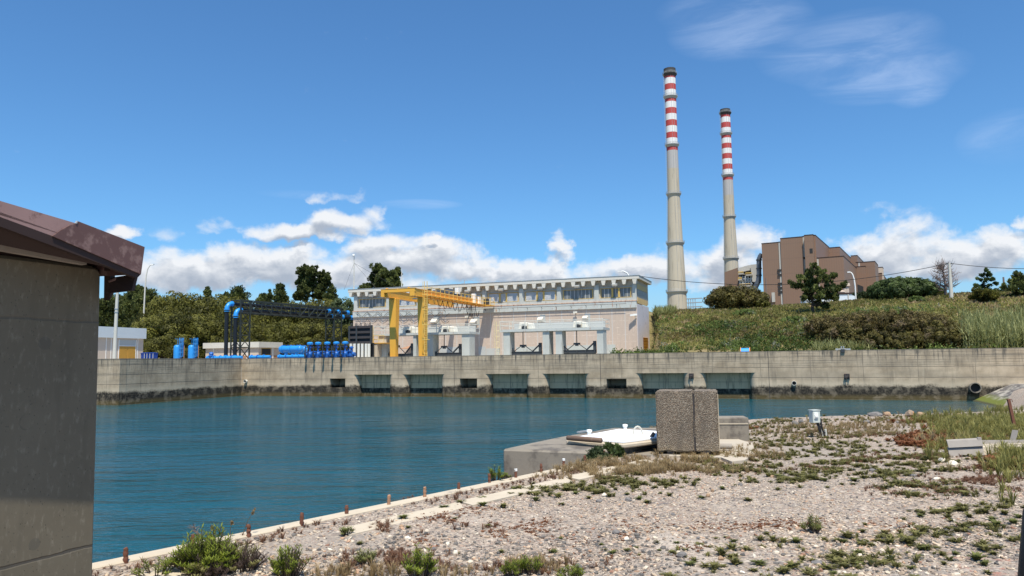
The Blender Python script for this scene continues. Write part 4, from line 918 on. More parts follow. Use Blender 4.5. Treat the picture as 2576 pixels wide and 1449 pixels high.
# ================================================================== pipe bridge, tanks, vessels, valves
def build_pipework():
    z0 = 5.0
    an, zn = MF.az(C3(1395, 312), 3.4); af, zf = MF.az(C3(2368, 412), 27.); zt = (zn + zf) / 2
    Pn, Pf = MF.w(an, 3.4), MF.w(af, 27.); d = (Pf - Pn)[:2]; L = float(np.linalg.norm(d)); TF = Frame(Pn, math.atan2(d[1], d[0]))
    root = thing('pipe_bridge', 'dark steel lattice bridge on two lattice towers carrying black pipes', 'pipe bridge', TF.w(0, 0, z0), TF.ang)
    zt -= z0; H = 1.9; Wd = 1.9; S = MAT['truss']
    # local: x along the bridge, y to the left of it (away from the viewer), z up
    n = 11; step = L / n
    for side, y in (('right', 0.), ('left', Wd)):
        t = MB(); t.bar((-.1, y, zt), (L + .1, y, zt), .16, .16); t.bar((-.1, y, zt - H), (L + .1, y, zt - H), .16, .16)
        for k in range(n + 1):
            x = k * step; t.bar((x, y, zt - H), (x, y, zt), .12, .12)
            if k < n:
                p, q = ((x, zt), (x + step, zt - H)) if k < n * .52 else ((x, zt - H), (x + step, zt))
                t.bar((p[0], y, p[1]), (q[0], y, q[1]), .11, .11)
        t.build('side_truss', S, root)
    t = MB()
    for k in range(n + 1): x = k * step; t.bar((x, 0, zt), (x, Wd, zt), .1, .1); t.bar((x, 0, zt - H), (x, Wd, zt - H), .12, .12); t.bar((x, 0, zt - .95), (x, Wd, zt - .95), .1, .1)
    t.build('cross_beam', S, root)
    def tower(x0, x1, name, hi):
        t = MB(); W_ = Wd
        for x in (x0, x1):
            for y in (0, W_): t.bar((x, y, 0), (x, y, hi), .17, .17)
        m_ = 4; hs = (zt - H) / m_
        for k in range(m_ + 1):
            z = .3 + k * hs
            for y in (0, W_): t.bar((x0, y, z), (x1, y, z), .12, .12)
            for x in (x0, x1): t.bar((x, 0, z), (x, W_, z), .12, .12)
            if k < m_:
                for y in (0, W_):
                    t.bar((x0, y, z + hs), (x1, y, z), .10, .10)
                for x in (x0, x1): t.bar((x, 0, z + hs), (x, W_, z), .10, .10)
        t.build(name, S, root)
    tower(0, 1.9, 'tower', zt); tower(L - 2.0, L, 'tower', zt)
    def pipe(y, xv, z, lab, r=.29):
        p = thing('water_pipe', lab, 'pipe', TF.w(0, 0, z0), TF.ang); z -= z0
        a = MB(); a.tube([(xv, y, .3), (xv, y, z - .9)], r, 16); a.build('riser', MAT['pipe_black'], p, smooth=50)
        a = MB(); c = [(xv + .9 - .9 * math.cos(t), y, z - .9 + .9 * math.sin(t)) for t in np.linspace(0, math.pi / 2, 9)]; a.tube(c, r + .05, 16); a.build('elbow', MAT['blue'], p, smooth=50)
        for q0, q1, rr_ in (((xv, y, z - 1.0), (xv, y, z - .82), r + .12), ((xv + .84, y, z), (xv + 1.05, y, z), r + .12), ((xv, y, z - 1.25), (xv, y, z - 1.15), r + .09)): a = MB(); a.tube([q0, q1], rr_, 16); a.build('flange', MAT['blue'], p, smooth=50)
        a = MB(); a.tube([(xv + .95, y, z), (L + 3.6, y, z)], r, 16); a.build('run', MAT['pipe_black'], p, smooth=50)
        for xx in (L - 2.2, L + .3, L + 3.0): a = MB(); a.tube([(xx, y, z), (xx + .5, y, z), (xx + .501, y, z), (xx + .62, y, z)], [r + .07, r + .07, r + .16, r + .16], 16); a.build('flange', MAT['blue'], p, smooth=50)
        a = MB(); a.lathe([(r + .12, 0), (r + .14, .1), (r + .05, .12), (r + .05, .5), (r + .16, .52), (r + .16, .68), (r + .03, .7), (r + .03, 1.0)], (xv, y, 0), 16); a.build('foot_flange', MAT['blue'], p, smooth=40)
    # place the risers by where the photograph shows them
    def riser(X, Y, y):
        q = C3(X, Y); o = TF.o + TF.b * y; dd = ray(*q); k = ((o - CAM[:2]) @ TF.b) / (dd[:2] @ TF.b); P = CAM + dd * k; return float((P[:2] - o) @ TF.t)
    x1 = riser(1262, 600, 1.45); x2 = riser(1345, 600, .48)
    pipe(1.45, -1.35, zt + z0 - .55, 'black pipe with the higher blue elbow at the outer end of the lattice bridge')
    pipe(.48, -.5, zt + z0 - 1.5, 'black pipe with the lower blue elbow inside the lattice bridge')
    # upright tanks with caged ladders
    for X0, X1, lab in ((745, 812, 'bright blue upright tank with caged ladder, nearer the dark blue bins'), (885, 950, 'bright blue upright tank with caged ladder, nearer the pipe bridge')):
        P = at_y(*C3((X0 + X1) / 2, 880), 116); Pt = at_y(*C3((X0 + X1) / 2, 755), 116); r = (X1 - X0) * .2604 / 1900 * 116 / 2
        t = thing('water_tank', lab, 'tank', (P[0], P[1], z0), MF.ang, 'blue upright tanks'); h = Pt[2] - z0
        a = MB(); a.lathe([(r * .98, 0), (r, .05), (r, h - .4), (r * .93, h - .2), (r * .7, h - .07), (r * .3, h - .01), (.02, h)], seg=28); a.build('shell', MAT['blue'], t, smooth=50)
        l = MB(); lx = r + .15
        for y in (-.22, .22): l.tube([(lx, y, 0), (lx, y, h + 1.05)], .035, 5)
        for k in range(int((h + .9) / .3)): l.tube([(lx, -.22, .2 + .3 * k), (lx, .22, .2 + .3 * k)], .025, 5)
        l.build('ladder', MAT['blue'], t)
        l = MB()
        for z in np.arange(.9, h + 1.1, .62): l.tube([(lx + .36 * math.sin(q), -.36 * math.cos(q), z) for q in np.linspace(-.4, math.pi + .4, 9)], .03, 5)
        for q in np.linspace(0, math.pi, 5): l.bar((lx + .36 * math.sin(q), -.36 * math.cos(q), .9), (lx + .36 * math.sin(q), -.36 * math.cos(q), h + 1.05), .05)
        l.tube([(r * .6, -.3, h - .1), (r * .6, -.3, h + .9), (-.1, -.4, h + .9)], .03, 5)
        l.build('ladder_cage', MAT['blue'], t)
        s = MB(); s.tube([(lx + .55, .1, 0), (lx + .55, .1, h * .95)], .05, 6); s.build('side_pipe', MAT['rust_pale'], t)
    # dark blue bins
    for i, X in enumerate((455, 480, 508, 538)):
        P = at_y(*C3(X + 13, 880), 113); t = thing('waste_bin', 'dark blue wheeled bin behind the quay wall, ' + ('nearest the small flat roofed building', 'second from the small flat roofed building', 'third from the small flat roofed building', 'nearest the blue tanks')[i], 'bin', (P[0], P[1], z0), MF.ang, 'dark blue bins beside the building')
        a = MB(); a.add([(-.33, -.38, .08), (.33, -.38, .08), (.33, .38, .08), (-.33, .38, .08), (-.38, -.45, 1.35), (.38, -.45, 1.35), (.38, .45, 1.35), (-.38, .45, 1.35)], [(3, 2, 1, 0), (4, 5, 6, 7), (0, 1, 5, 4), (1, 2, 6, 5), (2, 3, 7, 6), (3, 0, 4, 7)]); a.build('body', MAT['bin_blue'], t, bevel=.03)
        a = MB(); a.prism([(-.42, -.5, 1.35), (-.42, .48, 1.35), (-.42, .48, 1.42), (-.42, -.1, 1.50), (-.42, -.5, 1.42)], (.84, 0, 0)); a.build('lid', MAT['bin_blue'], t)
        a = MB(); a.box(.34, .39, -.5, -.46, .1, 1.4); a.build('edge_strip', MAT['rail'], t)
        for s in (-1, 1): a = MB(); a.tube([(s * .3, .3, .12), (s * .36, .3, .12)], .12, 10); a.build('wheel', MAT['wire'], t)
    # horizontal filter vessels
    for X0, X1, Yc, bb, lab in ((1780, 1978, 799, 3.8, 'long bright blue horizontal filter vessel on saddles beside the valves'), (1985, 2024, 800, 6.2, 'blue horizontal vessel mostly hidden behind the longer filter vessel')):
        a0, zc = MF.az(C3(X0, Yc), bb); a1, _ = MF.az(C3(X1, Yc), bb); r = .52
        if X1 < 1980: t = mthing('filter_vessel', lab, 'pressure vessel', a0, bb, z0); Lh = a1 - a0
        else: t = mthing('filter_vessel', lab, 'pressure vessel', a1 - 3.2, bb, z0); Lh = 3.2
        z = zc - z0; m_ = MB(); prof = [(.02, -.28), (r * .5, -.22), (r * .85, -.1), (r, .05)]
        pts = [(-.28, .05), (-.2, .5), (-.08, .86), (.08, 1), (Lh - .12, 1), (Lh - .1, 1.0), (Lh, .86), (Lh + .14, .5), (Lh + .2, .05)]
        m_.tube([(x, 0, z) for x, _ in pts], [r * q for _, q in pts], 22); m_.build('shell', MAT['blue'], t, smooth=40)
        for x in (.35, Lh * .5, Lh - .3): f = MB(); f.tube([(x, 0, z), (x + .12, 0, z)], r + .09, 22); f.build('flange', MAT['blue'], t, smooth=40)
        f = MB()
        for k in range(7): x = .2 + k * (Lh - .4) / 6; f.cyl((x, 0, z + r - .03), .07, .16, 8)
        f.build('nozzle', MAT['blue_dark'], t)
        for x in (Lh * .27, Lh * .78): f = MB(); f.lathe([(.42, 0), (.42, .1), (.28, .12), (.28, z - r * .75)], (x, 0, 0), 14); f.build('support_leg', MAT['blue'], t, smooth=40)
    # actuated valves on the quay edge
    X = (2055, 2133, 2222, 2310, 2395); names = ('nearest the filter vessels', 'second from the filter vessels', 'in the middle of its row', 'second from the slatted panel', 'nearest the slatted panel')
    proto = None
    for i, x in enumerate(X):
        a, zt_ = MF.az(C3(x, 728), .3)
        lab = 'blue valve with round actuator head on the quay edge, ' + names[i]
        if proto is None:
            t = proto = mthing('pipe_valve', lab, 'valve', a, .5, z0, 'blue actuated valves on the quay edge'); h = zt_ - z0
            B = MAT['blue_dark']
            m_ = MB(); m_.lathe([(.30, h - .42), (.42, h - .40), (.45, h - .3), (.45, h - .14), (.36, h - .06), (.12, h)], seg=16); m_.build('actuator', MAT['blue'], t, smooth=40)
            m_ = MB(); m_.lathe([(.2, .9), (.26, 1.3), (.14, 1.35), (.14, h - .42)], seg=12); m_.box(-.26, .26, -.2, .2, h - .85, h - .62); m_.build('yoke', B, t, smooth=40)
            m_ = MB(); m_.tube([(-.5, 0, .85), (.5, 0, .85)], .34, 14); m_.tube([(-.55, 0, .85), (-.45, 0, .85)], .46, 14); m_.tube([(.45, 0, .85), (.55, 0, .85)], .46, 14); m_.lathe([(.3, .2), (.42, .5), (.42, 1.0), (.2, 1.25)], seg=14); m_.build('valve_body', B, t, smooth=40)
            m_ = MB(); m_.tube([(.75, .1, .1), (.75, .1, 1.35)], .22, 12); m_.tube([(.75, .1, .6), (.75, .1, .72)], .34, 12); m_.tube([(.75, .1, 1.2), (.75, .1, 1.35)], .33, 12); m_.build('branch_pipe', MAT['blue_dark'], t, smooth=40)
            m_ = MB(); m_.tube([(.05, -1.2, .38), (.05, -1.2, h - .6)], .075, 8); m_.bar((.05, -.2, h - .75), (.05, -1.2, h - .75), .1, .1); m_.bar((.05, -.3, 1.1), (.05, -1.2, 1.1), .1, .1); m_.tube([(.05, -1.2, .55), (.05, -1.2, .9)], .15, 10); m_.tube([(.05, -1.2, .30), (.05, -1.2, .42)], .13, 10)
            m_.build('drive_stem', MAT['steel_dark'], t)
        else:
            t = dup(proto); t.location = tuple(MF.w(a, .5, z0)); t['label'] = lab
    a, z = MF.az(C3(2462, 840), 1.5); t = mthing('pipe_valve', 'low blue valve cluster without a stem at the foot of the slatted panel', 'valve', a, 1.5, z0)
    m_ = MB(); m_.tube([(-.9, 0, .8), (.6, 0, .8)], .3, 12); m_.lathe([(.35, .1), (.4, .9), (.18, 1.3), (.18, 1.6), (.3, 1.65), (.3, 1.85), (.05, 1.95)], seg=12); m_.build('valve_body', MAT['blue_dark'], t, smooth=40)
    m_ = MB(); m_.lathe([(.3, .1), (.3, 1.1), (.15, 1.2), (.15, 1.5), (.25, 1.6)], (-.65, .3, 0), 12); m_.build('bonnet', MAT['blue_dark'], t, smooth=40)
    # low pipes along the quay edge
    for X0, X1, Y, lab in ((1065, 1405, 873, 'light blue flanged pipe lying along the quay edge at the foot of the risers'), (1480, 1680, 868, 'blue flanged pipe along the quay edge below the flat roofed building'), (1755, 2030, 868, 'blue flanged pipe along the quay edge under the filter vessels')):
        a0, z = MF.az(C3(X0, Y), 1.4); a1, _ = MF.az(C3(X1, Y), 1.4); t = mthing('low_pipe', lab, 'pipe', a0, 1.4, z0); Lp = a1 - a0
        m_ = MB(); m_.tube([(0, 0, .62), (Lp, 0, .62)], .24, 14); m_.build('run', MAT['blue'], t, smooth=50)
        for k in range(max(3, int(Lp / 1.1))): x = .3 + k * 1.1; m_ = MB(); m_.tube([(x, 0, .62), (x + .12, 0, .62)], .36, 14); m_.build('flange', MAT['blue_dark' if k % 3 == 1 else 'blue'], t, smooth=50)
    a, z = MF.az(C3(1127, 865), 1.8); t = mthing('pipe_valve', 'small pointed blue air valve on the low pipe left of the risers', 'valve', a, 1.4, z0)
    zt_ = MF.az(C3(1127, 828), 1.8)[1] - z0
    m_ = MB(); m_.lathe([(.26, .6), (.28, .8), (.40, .85), (.40, .95), (.30, 1.0), (.36, 1.25), (.26, 1.4), (.1, 1.5), (.06, zt_)], seg=14); m_.build('valve_body', MAT['blue_dark'], t, smooth=40)

# ================================================================== small flat roofed buildings
def build_huts():
    z0 = 5.0
    # oblique one behind the lamp pole
    P0 = at_y(*C3(62, 640), 109); d = (W1 - W0)[:2]; fr = Frame(P0, math.atan2(d[1], d[0])); o_ = fr.o
    A = lambda X, Y: fr.az(C3(X, Y), 0)
    aE, zt = A(466, 598); _, zm = A(462, 697); a0 = -7
    t = thing('service_building', 'small beige building with pale blue fascia and yellow shutter door behind the lamp pole', 'building', fr.w(0, 0, z0), fr.ang)
    m_ = MB(); aw = A(450, 800)[0]; m_.box(a0, aw, 0, 6, 0, zm - z0); m_.build('wall', MAT['beige'], t)
    m_ = MB(); m_.box(a0 - .3, aE, -.35, 6.3, zm - z0, zt - z0); m_.build('fascia', MAT['fascia'], t)
    d0, d1 = A(216, 800)[0], A(375, 800)[0]; zd = A(290, 766)[1] - z0; zw = A(290, 706)[1] - z0
    m_ = MB(); m_.box(d0 - .1, d0, -.06, .02, 0, zw); m_.box(d1, d1 + .1, -.06, .02, 0, zw); m_.box(d0, d1, -.06, .02, zd - .04, zd + .05); fr_ = m_.build('door_frame', MAT['white'], t)
    m_ = MB(); m_.box(d0, d1, -.02, .02, zd + .05, zw); m_.build('transom', MAT['greypanel'], fr_)
    for (p, q) in ((d0 + .01, (d0 + d1) / 2 - .02), ((d0 + d1) / 2 + .02, d1 - .01)):
        m_ = MB(); m_.box(p, q, -.03, .01, 0, zd - .04); dr = m_.build('door', MAT['doorwood'], t)
        s = MB()
        for k in range(int(zd / .16)): s.obox((p + .06, -.03, .08 + k * .16), (q - p - .12, 0, 0), (0, -.03, -.02), (0, 0, .09))
        s.build('louvre', MAT['doorwood'], dr)
    for X in (92, 140, 397): a = A(X, 780)[0]; m_ = MB(); m_.box(a - .05, a + .05, -.03, .01, 0, zm - z0); m_.build('pilaster', MAT['white'], t)
    # one behind the pipe bridge
    bb = 13.
    aL, zt = MF.az(C3(1028, 738), bb); aR, _ = MF.az(C3(1570, 730), bb); zm = MF.az(C3(1560, 780), bb)[1]; W = aR - aL
    dp = MF.bz(C3(1800, 736), aR)[0] - bb
    t = mthing('service_building', 'low beige building with white flat roof edge behind the pipe bridge', 'building', aL, bb, z0)
    m_ = MB(); m_.box(.3, W - .35, .35, dp - .3, 0, zm - z0); m_.build('wall', MAT['beige'], t)
    m_ = MB(); m_.box(0, W, 0, dp, zm - z0, zt - z0); m_.build('roof', MAT['roofpaint'], t)
    m_ = MB(); m_.box(.28, W - .33, .33, dp - .28, 0, 1.0); m_.build('plinth', MAT['rust_pale'], t)
    b0, zz_ = MF.bz(C3(1593, 800), aR - .35); b1, _ = MF.bz(C3(1682, 800), aR - .35)
    m_ = MB(); m_.box(W - .36, W - .30, b0 - bb, b1 - bb, .0, zm - z0 - .1); dr = m_.build('door', MAT['door_dark'], t)
    m_ = MB(); m_.box(W - .31, W - .28, b0 - bb + .06, b1 - bb - .06, (zm - z0) * .5, zm - z0 - .2); m_.build('door_glass', MAT['dark'], dr)
    for X in (1130, 1240, 1455): a = MF.az(C3(X, 820), bb + .35)[0] - aL; m_ = MB(); m_.box(a - .06, a + .06, .32, .36, 0, zm - z0); m_.build('pilaster', MAT['white'], t)
    m_ = MB(); m_.box(W - .37, W - .29, dp * .62, dp * .66, 0, zm - z0); m_.build('pilaster', MAT['white'], t)
    # lamp pole in front and street lamp behind
    P = at_y(*C3(172, 880), 95); t = thing('lamp_pole', 'thick white concrete pole in front of the small building', 'pole', (P[0], P[1], 5.0))
    zt = at_y(*C3(178, 100), 95)[2]
    m_ = MB(); m_.tube([(0, 0, 0), (.05, 0, (zt - 5) * .55), (.1, 0, zt - 5)], [.24, .2, .15], 12); m_.build('shaft', MAT['pole'], t, smooth=50)
    m_ = MB(); m_.tube([(.045, 0, 6.3), (.045, 0, 6.4)], .25, 12); m_.tube([(.045, 0, 6.7), (.045, 0, 6.8)], .24, 12); m_.build('strap', MAT['metal_grey'], t)
    P = at_y(*C7(1645, 1215), 150); Pt = at_y(*C7(1690, 850), 150); t = thing('street_lamp', 'slim curved street lamp rising above the dark trees beside the hut roof', 'lamp', (P[0], P[1], 12.))
    h = Pt[2] - 12; s = 150 / 1900 * .2204
    m_ = MB(); m_.tube([(0, 0, 0), (.12, 0, h * .6), (.25, 0, h * .82), (.5, 0, h * .93), (.9, 0, h * .985), (1.2, 0, h)], [.16, .14, .12, .1, .08, .08], 8); m_.build('pole', MAT['pole'], t)
    m_ = MB(); m_.obox((1.1, -.15, h - .06), (.6, 0, .05), (0, .4, 0), (0, 0, .2)); m_.build('lamp_head', MAT['white'], t)

# ================================================================== chimneys and power station
def build_chimney(xc, top, bands, greyto, plats, widths, lab, base_z=12.):
    u, _ = C8(xc[0], xc[1]); py = C8(0, top)[1]
    for _ in range(1): pass
    lo, hi = 300., 1200.
    for _ in range(50):
        Y = (lo + hi) / 2
        if at_y(u, py, Y)[2] < base_z + 224: lo = Y
        else: hi = Y
    P = at_y(u, C8(0, xc[1])[1], Y); z = lambda yy: at_y(u, C8(0, yy)[1], Y)[2] - base_z
    r_at = [(z(yy), w * .4406 / FPX * Y / 2) for yy, w in widths]; r_at.sort()
    rf = lambda zz: float(np.interp(zz, [q[0] for q in r_at], [q[1] for q in r_at]))
    t = thing('chimney', lab, 'chimney', (P[0], P[1], base_z), 0, 'striped power station chimneys')
    def ring(z0, z1, name, mat, extra=0.):
        m_ = MB(); k = max(2, int((z1 - z0) / 12) + 1); m_.lathe([(rf(zz) + extra, zz) for zz in np.linspace(z0, z1, k)], seg=40); return m_.build(name, mat, t, smooth=40)
    zg = z(greyto); zb = z(bands[-1])
    ring(0, zg, 'shaft', MAT['chim']); ring(zg, zb, 'grey_section', MAT['chim_grey'])
    for i in range(len(bands) - 1): ring(z(bands[i + 1]), z(bands[i]), 'red_band' if i % 2 == 0 else 'white_band', MAT['chim_red' if i % 2 == 0 else 'chim_white'])
    ring(z(bands[0]), z(top), 'cap', MAT['chim_cap'], .25)
    for yy in plats + [bands[0]]:
        zz = z(yy); r = rf(zz); m_ = MB(); m_.lathe([(r, zz - 2.2), (r + 1.2, zz - .3), (r + 1.2, zz), (r, zz)], seg=40); pl = m_.build('platform', MAT['metal_grey'] if yy != bands[0] else MAT['chim_cap'], t)
        m_ = MB(); th = np.linspace(0, 2 * math.pi, 33)
        for hh in (.7, 1.5): m_.tube([((r + 1.15) * math.cos(q), (r + 1.15) * math.sin(q), zz + hh) for q in th], .10, 4, False)
        for q in th[:-1]: m_.bar(((r + 1.15) * math.cos(q), (r + 1.15) * math.sin(q), zz), ((r + 1.15) * math.cos(q), (r + 1.15) * math.sin(q), zz + 1.5), .12)
        m_.build('railing', MAT['metal_grey'], pl)
    m_ = MB(); zs = np.linspace(2, z(bands[0]), 120); ang = math.pi + .25
    for da in (-.0, ):
        for k in range(len(zs) - 1):
            r0, r1 = rf(zs[k]), rf(zs[k + 1])
            for off in (.35, 1.25): m_.bar(((r0 + off) * math.cos(ang), (r0 + off) * math.sin(ang), zs[k]), ((r1 + off) * math.cos(ang), (r1 + off) * math.sin(ang), zs[k + 1]), .14)
            m_.bar(((r0) * math.cos(ang), (r0) * math.sin(ang), zs[k]), ((r0 + 1.25) * math.cos(ang), (r0 + 1.25) * math.sin(ang), zs[k]), .12)
    m_.build('ladder', MAT['metal_grey'], t)
    for a_ in (-1.62, -1.2):
        m_ = MB(); zs = np.linspace(0, z(bands[0]), 30); m_.tube([((rf(q) + .06) * math.cos(a_), (rf(q) + .06) * math.sin(a_), q) for q in zs], .1, 4); m_.build('conductor', MAT['metal_grey'], t)
    return t, Y
def build_station():
    build_chimney((168, 900), 32, [62, 88, 122, 155, 190, 223, 258, 292, 327, 361, 397, 430, 465, 500], 603, [190, 465, 745, 1025, 1303], [(62, 66), (500, 65), (745, 70), (1025, 88), (1303, 106), (1450, 115)], 'taller red and white banded chimney on pale concrete shaft, behind the pump house end')
    build_chimney((478, 800), 263, [283, 310, 340, 370, 400, 429, 459, 488, 517, 547, 577, 607, 638, 668], 755, [400, 638, 875, 1113], [(283, 55), (668, 57), (875, 61), (1113, 76), (1300, 88)], 'shorter looking red and white banded chimney rising beside the brown power station')
    Yp = 540.; z0 = 10.
    PF = Frame(at_y(*Z4(1290, 600), Yp), R(-30))
    root = thing('power_station', 'huge brown clad power station of stepped windowless blocks on the skyline', 'building', PF.w(0, 0, z0), PF.ang)
    def block(b, X0, X1, y, Xs=None, ys=None, dep=40, name='block', mat='clad', zlo=0):
        aL, _ = PF.az(Z4(X0, y), b); aR, zt = PF.az(Z4(X1, y), b)
        if Xs: dep = PF.bz(Z4(Xs, ys), aR)[0] - b
        m_ = MB(); m_.box(aL, aR, b, b + dep, zlo, zt - z0); o = m_.build(name, MAT[mat], root)
        m_ = MB(); m_.box(aL - .15, aR + .15, b - .15, b + .6, zt - z0, zt - z0 + .5); m_.box(aR - .4, aR + .15, b + .6, b + dep, zt - z0, zt - z0 + .5); m_.build('parapet', MAT['maroon_dark'], o)
        return aL, aR, zt, b + dep
    block(1.2, 422, 712, 235, dep=40); block(.8, 708, 737, 231, dep=6, name='light_strip', mat='plantgrey')
    block(0, 737, 1113, 141, dep=46); block(.8, 1113, 1141, 135, dep=6, name='light_strip', mat='plantgrey')
    _, aC, zC, eC = block(-3, 1141, 1292, 106, dep=30)
    _, aC, zC, eC = block(0, 1292, 1332, 116, 1560, 222)
    block(1.5, 1350, 1384, 505, dep=3, name='light_strip', mat='plantgrey')
    _, aD, zD, eD = block(2, 1332, 1806, 470, 2022, 572)
    _, aE, zE, eE = block(eC, 1565, 1742, 315, 1927, 402)
    _, aF, _, eF = block(eE, 1930, 2040, 456, 2200, 537)
    _, aG, _, eG = block(eD + 4, 2015, 2338, 557, 2392, 592)
    block(eD + 3.6, 2056, 2084, 575, dep=2, name='light_strip', mat='plantgrey', zlo=62)
    _, aH, _, eH = block(eD, 2010, 2177, 640, 2345, 705)
    block(eD + 40, 2398, 2452, 758, 2560, 812)
    block(eD + 46, 2396, 2466, 655, dep=12, mat='beige')
    # dark doorway
    aL, zl = PF.az(Z4(2032, 1085), eD - .3); aR, zt = PF.az(Z4(2150, 1085), eD - .3); zq = PF.az(Z4(2032, 935), eD - .3)[1]; zr = PF.az(Z4(2150, 980), eD - .3)[1]
    m_ = MB(); m_.prism([(aL, eD - .3, 0), (aR - 2, eD - .3, 0), (aR, eD - .3, zr - z0), (aL, eD - .3, zq - z0)], (0, .29, 0)); m_.build('loading_opening', MAT['dark'], root)
    # dark gaps on the light strips
    for X, y in ((738, 706), (743, 783), (748, 932), (752, 1004), (755, 1072), (1137, 500)):
        a, z = PF.az(Z4(X, y), .6); m_ = MB(); m_.box(a - 2, a + 2, .45, .9, z - z0 - .8, z - z0 + .8); m_.build('strip_gap', MAT['dark'], root)
    for X, y in ((1262, 375),):
        a, z = PF.az(Z4(X, y), -3.1); m_ = MB(); m_.box(a - 1, a + 1, -3.2, -2.9, z - z0 - 1.6, z - z0 + 1.6); m_.build('small_vent', MAT['dark'], root)
    # flue duct
    def pt(X, y, b): a, z = PF.az(Z4(X, y), b); return (a, b, z - z0)
    m_ = MB(); m_.tube([pt(425, 425, 9), pt(398, 470, 9), pt(380, 520, 9), pt(380, 800, 9), pt(372, 880, 9), pt(300, 1040, 9), pt(255, 1150, 9)], [1.5, 1.7, 1.8, 1.8, 1.9, 1.9, 1.9], 20); dct = m_.build('flue_duct', MAT['duct'], root, smooth=50)
    for y in (540, 685, 800):
        m_ = MB(); p = pt(380, y, 9); m_.tube([p, (p[0], p[1], p[2] + .8)], 2.2, 20); m_.build('stiffener', MAT['steel_dark'], dct)
    m_ = MB(); p0 = pt(478, 1180, 4); p1 = pt(668, 1155, 4); m_.tube([pt(490, 1215, 2), pt(500, 1165, 2), pt(540, 1150, 2)], 3.2, 12); m_.box(p0[0] + 6, p1[0], -1, 5, p1[2] - 4, p1[2] + 3); m_.build('inlet_duct', MAT['plantgrey'], root)
    m_ = MB(); q0 = pt(320, 1075, 3); q1 = pt(455, 1075, 3); m_.box(q0[0], q1[0], 3, 20, 0, q0[2]); m_.build('annexe', MAT['clad'], root)
    # precipitator structure left of it
    pr = thing('filter_structure', 'grey open steel filter structure with pale gallery between the chimney and the power station', 'plant structure', PF.w(0, 0, z0), PF.ang)
    m_ = MB(); a, b_ = pt(25, 680, 30), pt(240, 745, 30); m_.prism([pt(22, 670, 30), pt(215, 615, 30), pt(240, 700, 30), pt(40, 745, 30)], (0, 14, 0)); m_.build('gallery', MAT['plantgrey'], pr)
    m_ = MB(); m_.prism([pt(232, 612, 28), pt(345, 600, 28), pt(345, 900, 28), pt(270, 900, 28)], (0, 16, 0)); m_.build('casing', MAT['plantgrey'], pr)
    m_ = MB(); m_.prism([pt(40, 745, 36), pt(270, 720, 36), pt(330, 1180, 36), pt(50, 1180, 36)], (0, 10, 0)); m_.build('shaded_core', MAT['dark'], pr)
    m_ = MB()
    for X in (60, 105, 150, 198, 245): m_.bar(pt(X, 800, 29), pt(X + 4, 1190, 29), 1.0)
    for y in (850, 930, 1000): m_.bar(pt(45, y, 29), pt(275, y, 29), .9)
    for X in (60, 150, 198): m_.bar(pt(X, 930, 29), pt(X + 45, 850, 29), .7)
    m_.build('frame', MAT['metal_grey'], pr)
    for X0, X1, y in ((40, 125, 780), (165, 270, 800), (40, 100, 880), (60, 240, 990)):
        m_ = MB(); p, q = pt(X0, y, 27), pt(X1, y, 27); m_.box(p[0], q[0], 25, 30, p[2], p[2] + .8); o = m_.build('walkway', MAT['plantgrey'], pr)
        m_ = MB(); m_.tube([(p[0], 25.1, p[2] + 2.2), (q[0], 25.1, p[2] + 2.2)], .2, 5)
        for k in range(7): xx = p[0] + (q[0] - p[0]) * k / 6; m_.bar((xx, 25.1, p[2] + .8), (xx, 25.1, p[2] + 2.2), .25)
        m_.build('railing', MAT['frame_yellow'], o)
    ws = thing('clad_shed', 'brown sloping shed at the foot of the shorter looking chimney', 'building', PF.w(0, 0, z0), PF.ang)
    m_ = MB(); f8 = lambda X, y: (lambda q: (q[0], 40, q[1] - z0))(PF.az(C8(X, y), 40)); m_.prism([f8(454, 1192), f8(527, 1166), f8(540, 1330), f8(454, 1330)], (0, 16, 0)); m_.build('wall', MAT['clad'], ws)
    # long white building
    Yw = 380.; WF = Frame(at_y(*Z4(2285, 1200), Yw), R(-12)); A = lambda X, y: WF.az(Z4(X, y), 0)
    aL, zt = A(1165, 1130); aR, zt = A(2285, 1098); zb_ = 8.; wb = thing('long_building', 'long low white industrial building below the brown power station', 'building', WF.w(0, 0, zb_), WF.ang)
    m_ = MB(); m_.box(aL, aR, 0, 16, 0, zt - zb_); m_.build('wall', MAT['white_far'], wb)
    m_ = MB(); m_.box(aL - .3, aR + .3, -.3, 16.3, zt - zb_, zt - zb_ + .8); m_.build('roof_edge', MAT['maroon_dark'], wb)
    zc = A(1800, 1240)[1] - zb_
    for X0, X1 in ((1300, 1430), (1480, 1640), (1668, 1812), (1832, 2005), (2060, 2180)):
        m_ = MB(); m_.box(A(X0, 1240)[0], A(X1, 1240)[0], -.12, .02, zc - 1.2, zc + 1.2); w = m_.build('window_strip', MAT['glazing'], wb)
        m_ = MB(); n = 8
        for k in range(n + 1): xx = A(X0, 1240)[0] * (1 - k / n) + A(X1, 1240)[0] * k / n; m_.box(xx - .14, xx + .14, -.2, -.1, zc - 1.2, zc + 1.2)
        m_.build('mullion', MAT['white'], w)
    m_ = MB(); m_.box(aL, aR, -.15, .02, zt - zb_ - 4.2, zt - zb_ - 3.8); m_.build('band', MAT['plantgrey'], wb)
    for X in (1700, 1890, 2120): m_ = MB(); xx = A(X, 1180)[0]; m_.box(xx - .25, xx + .25, -.25, .02, 0, zt - zb_); m_.build('pilaster', MAT['plantgrey'], wb)
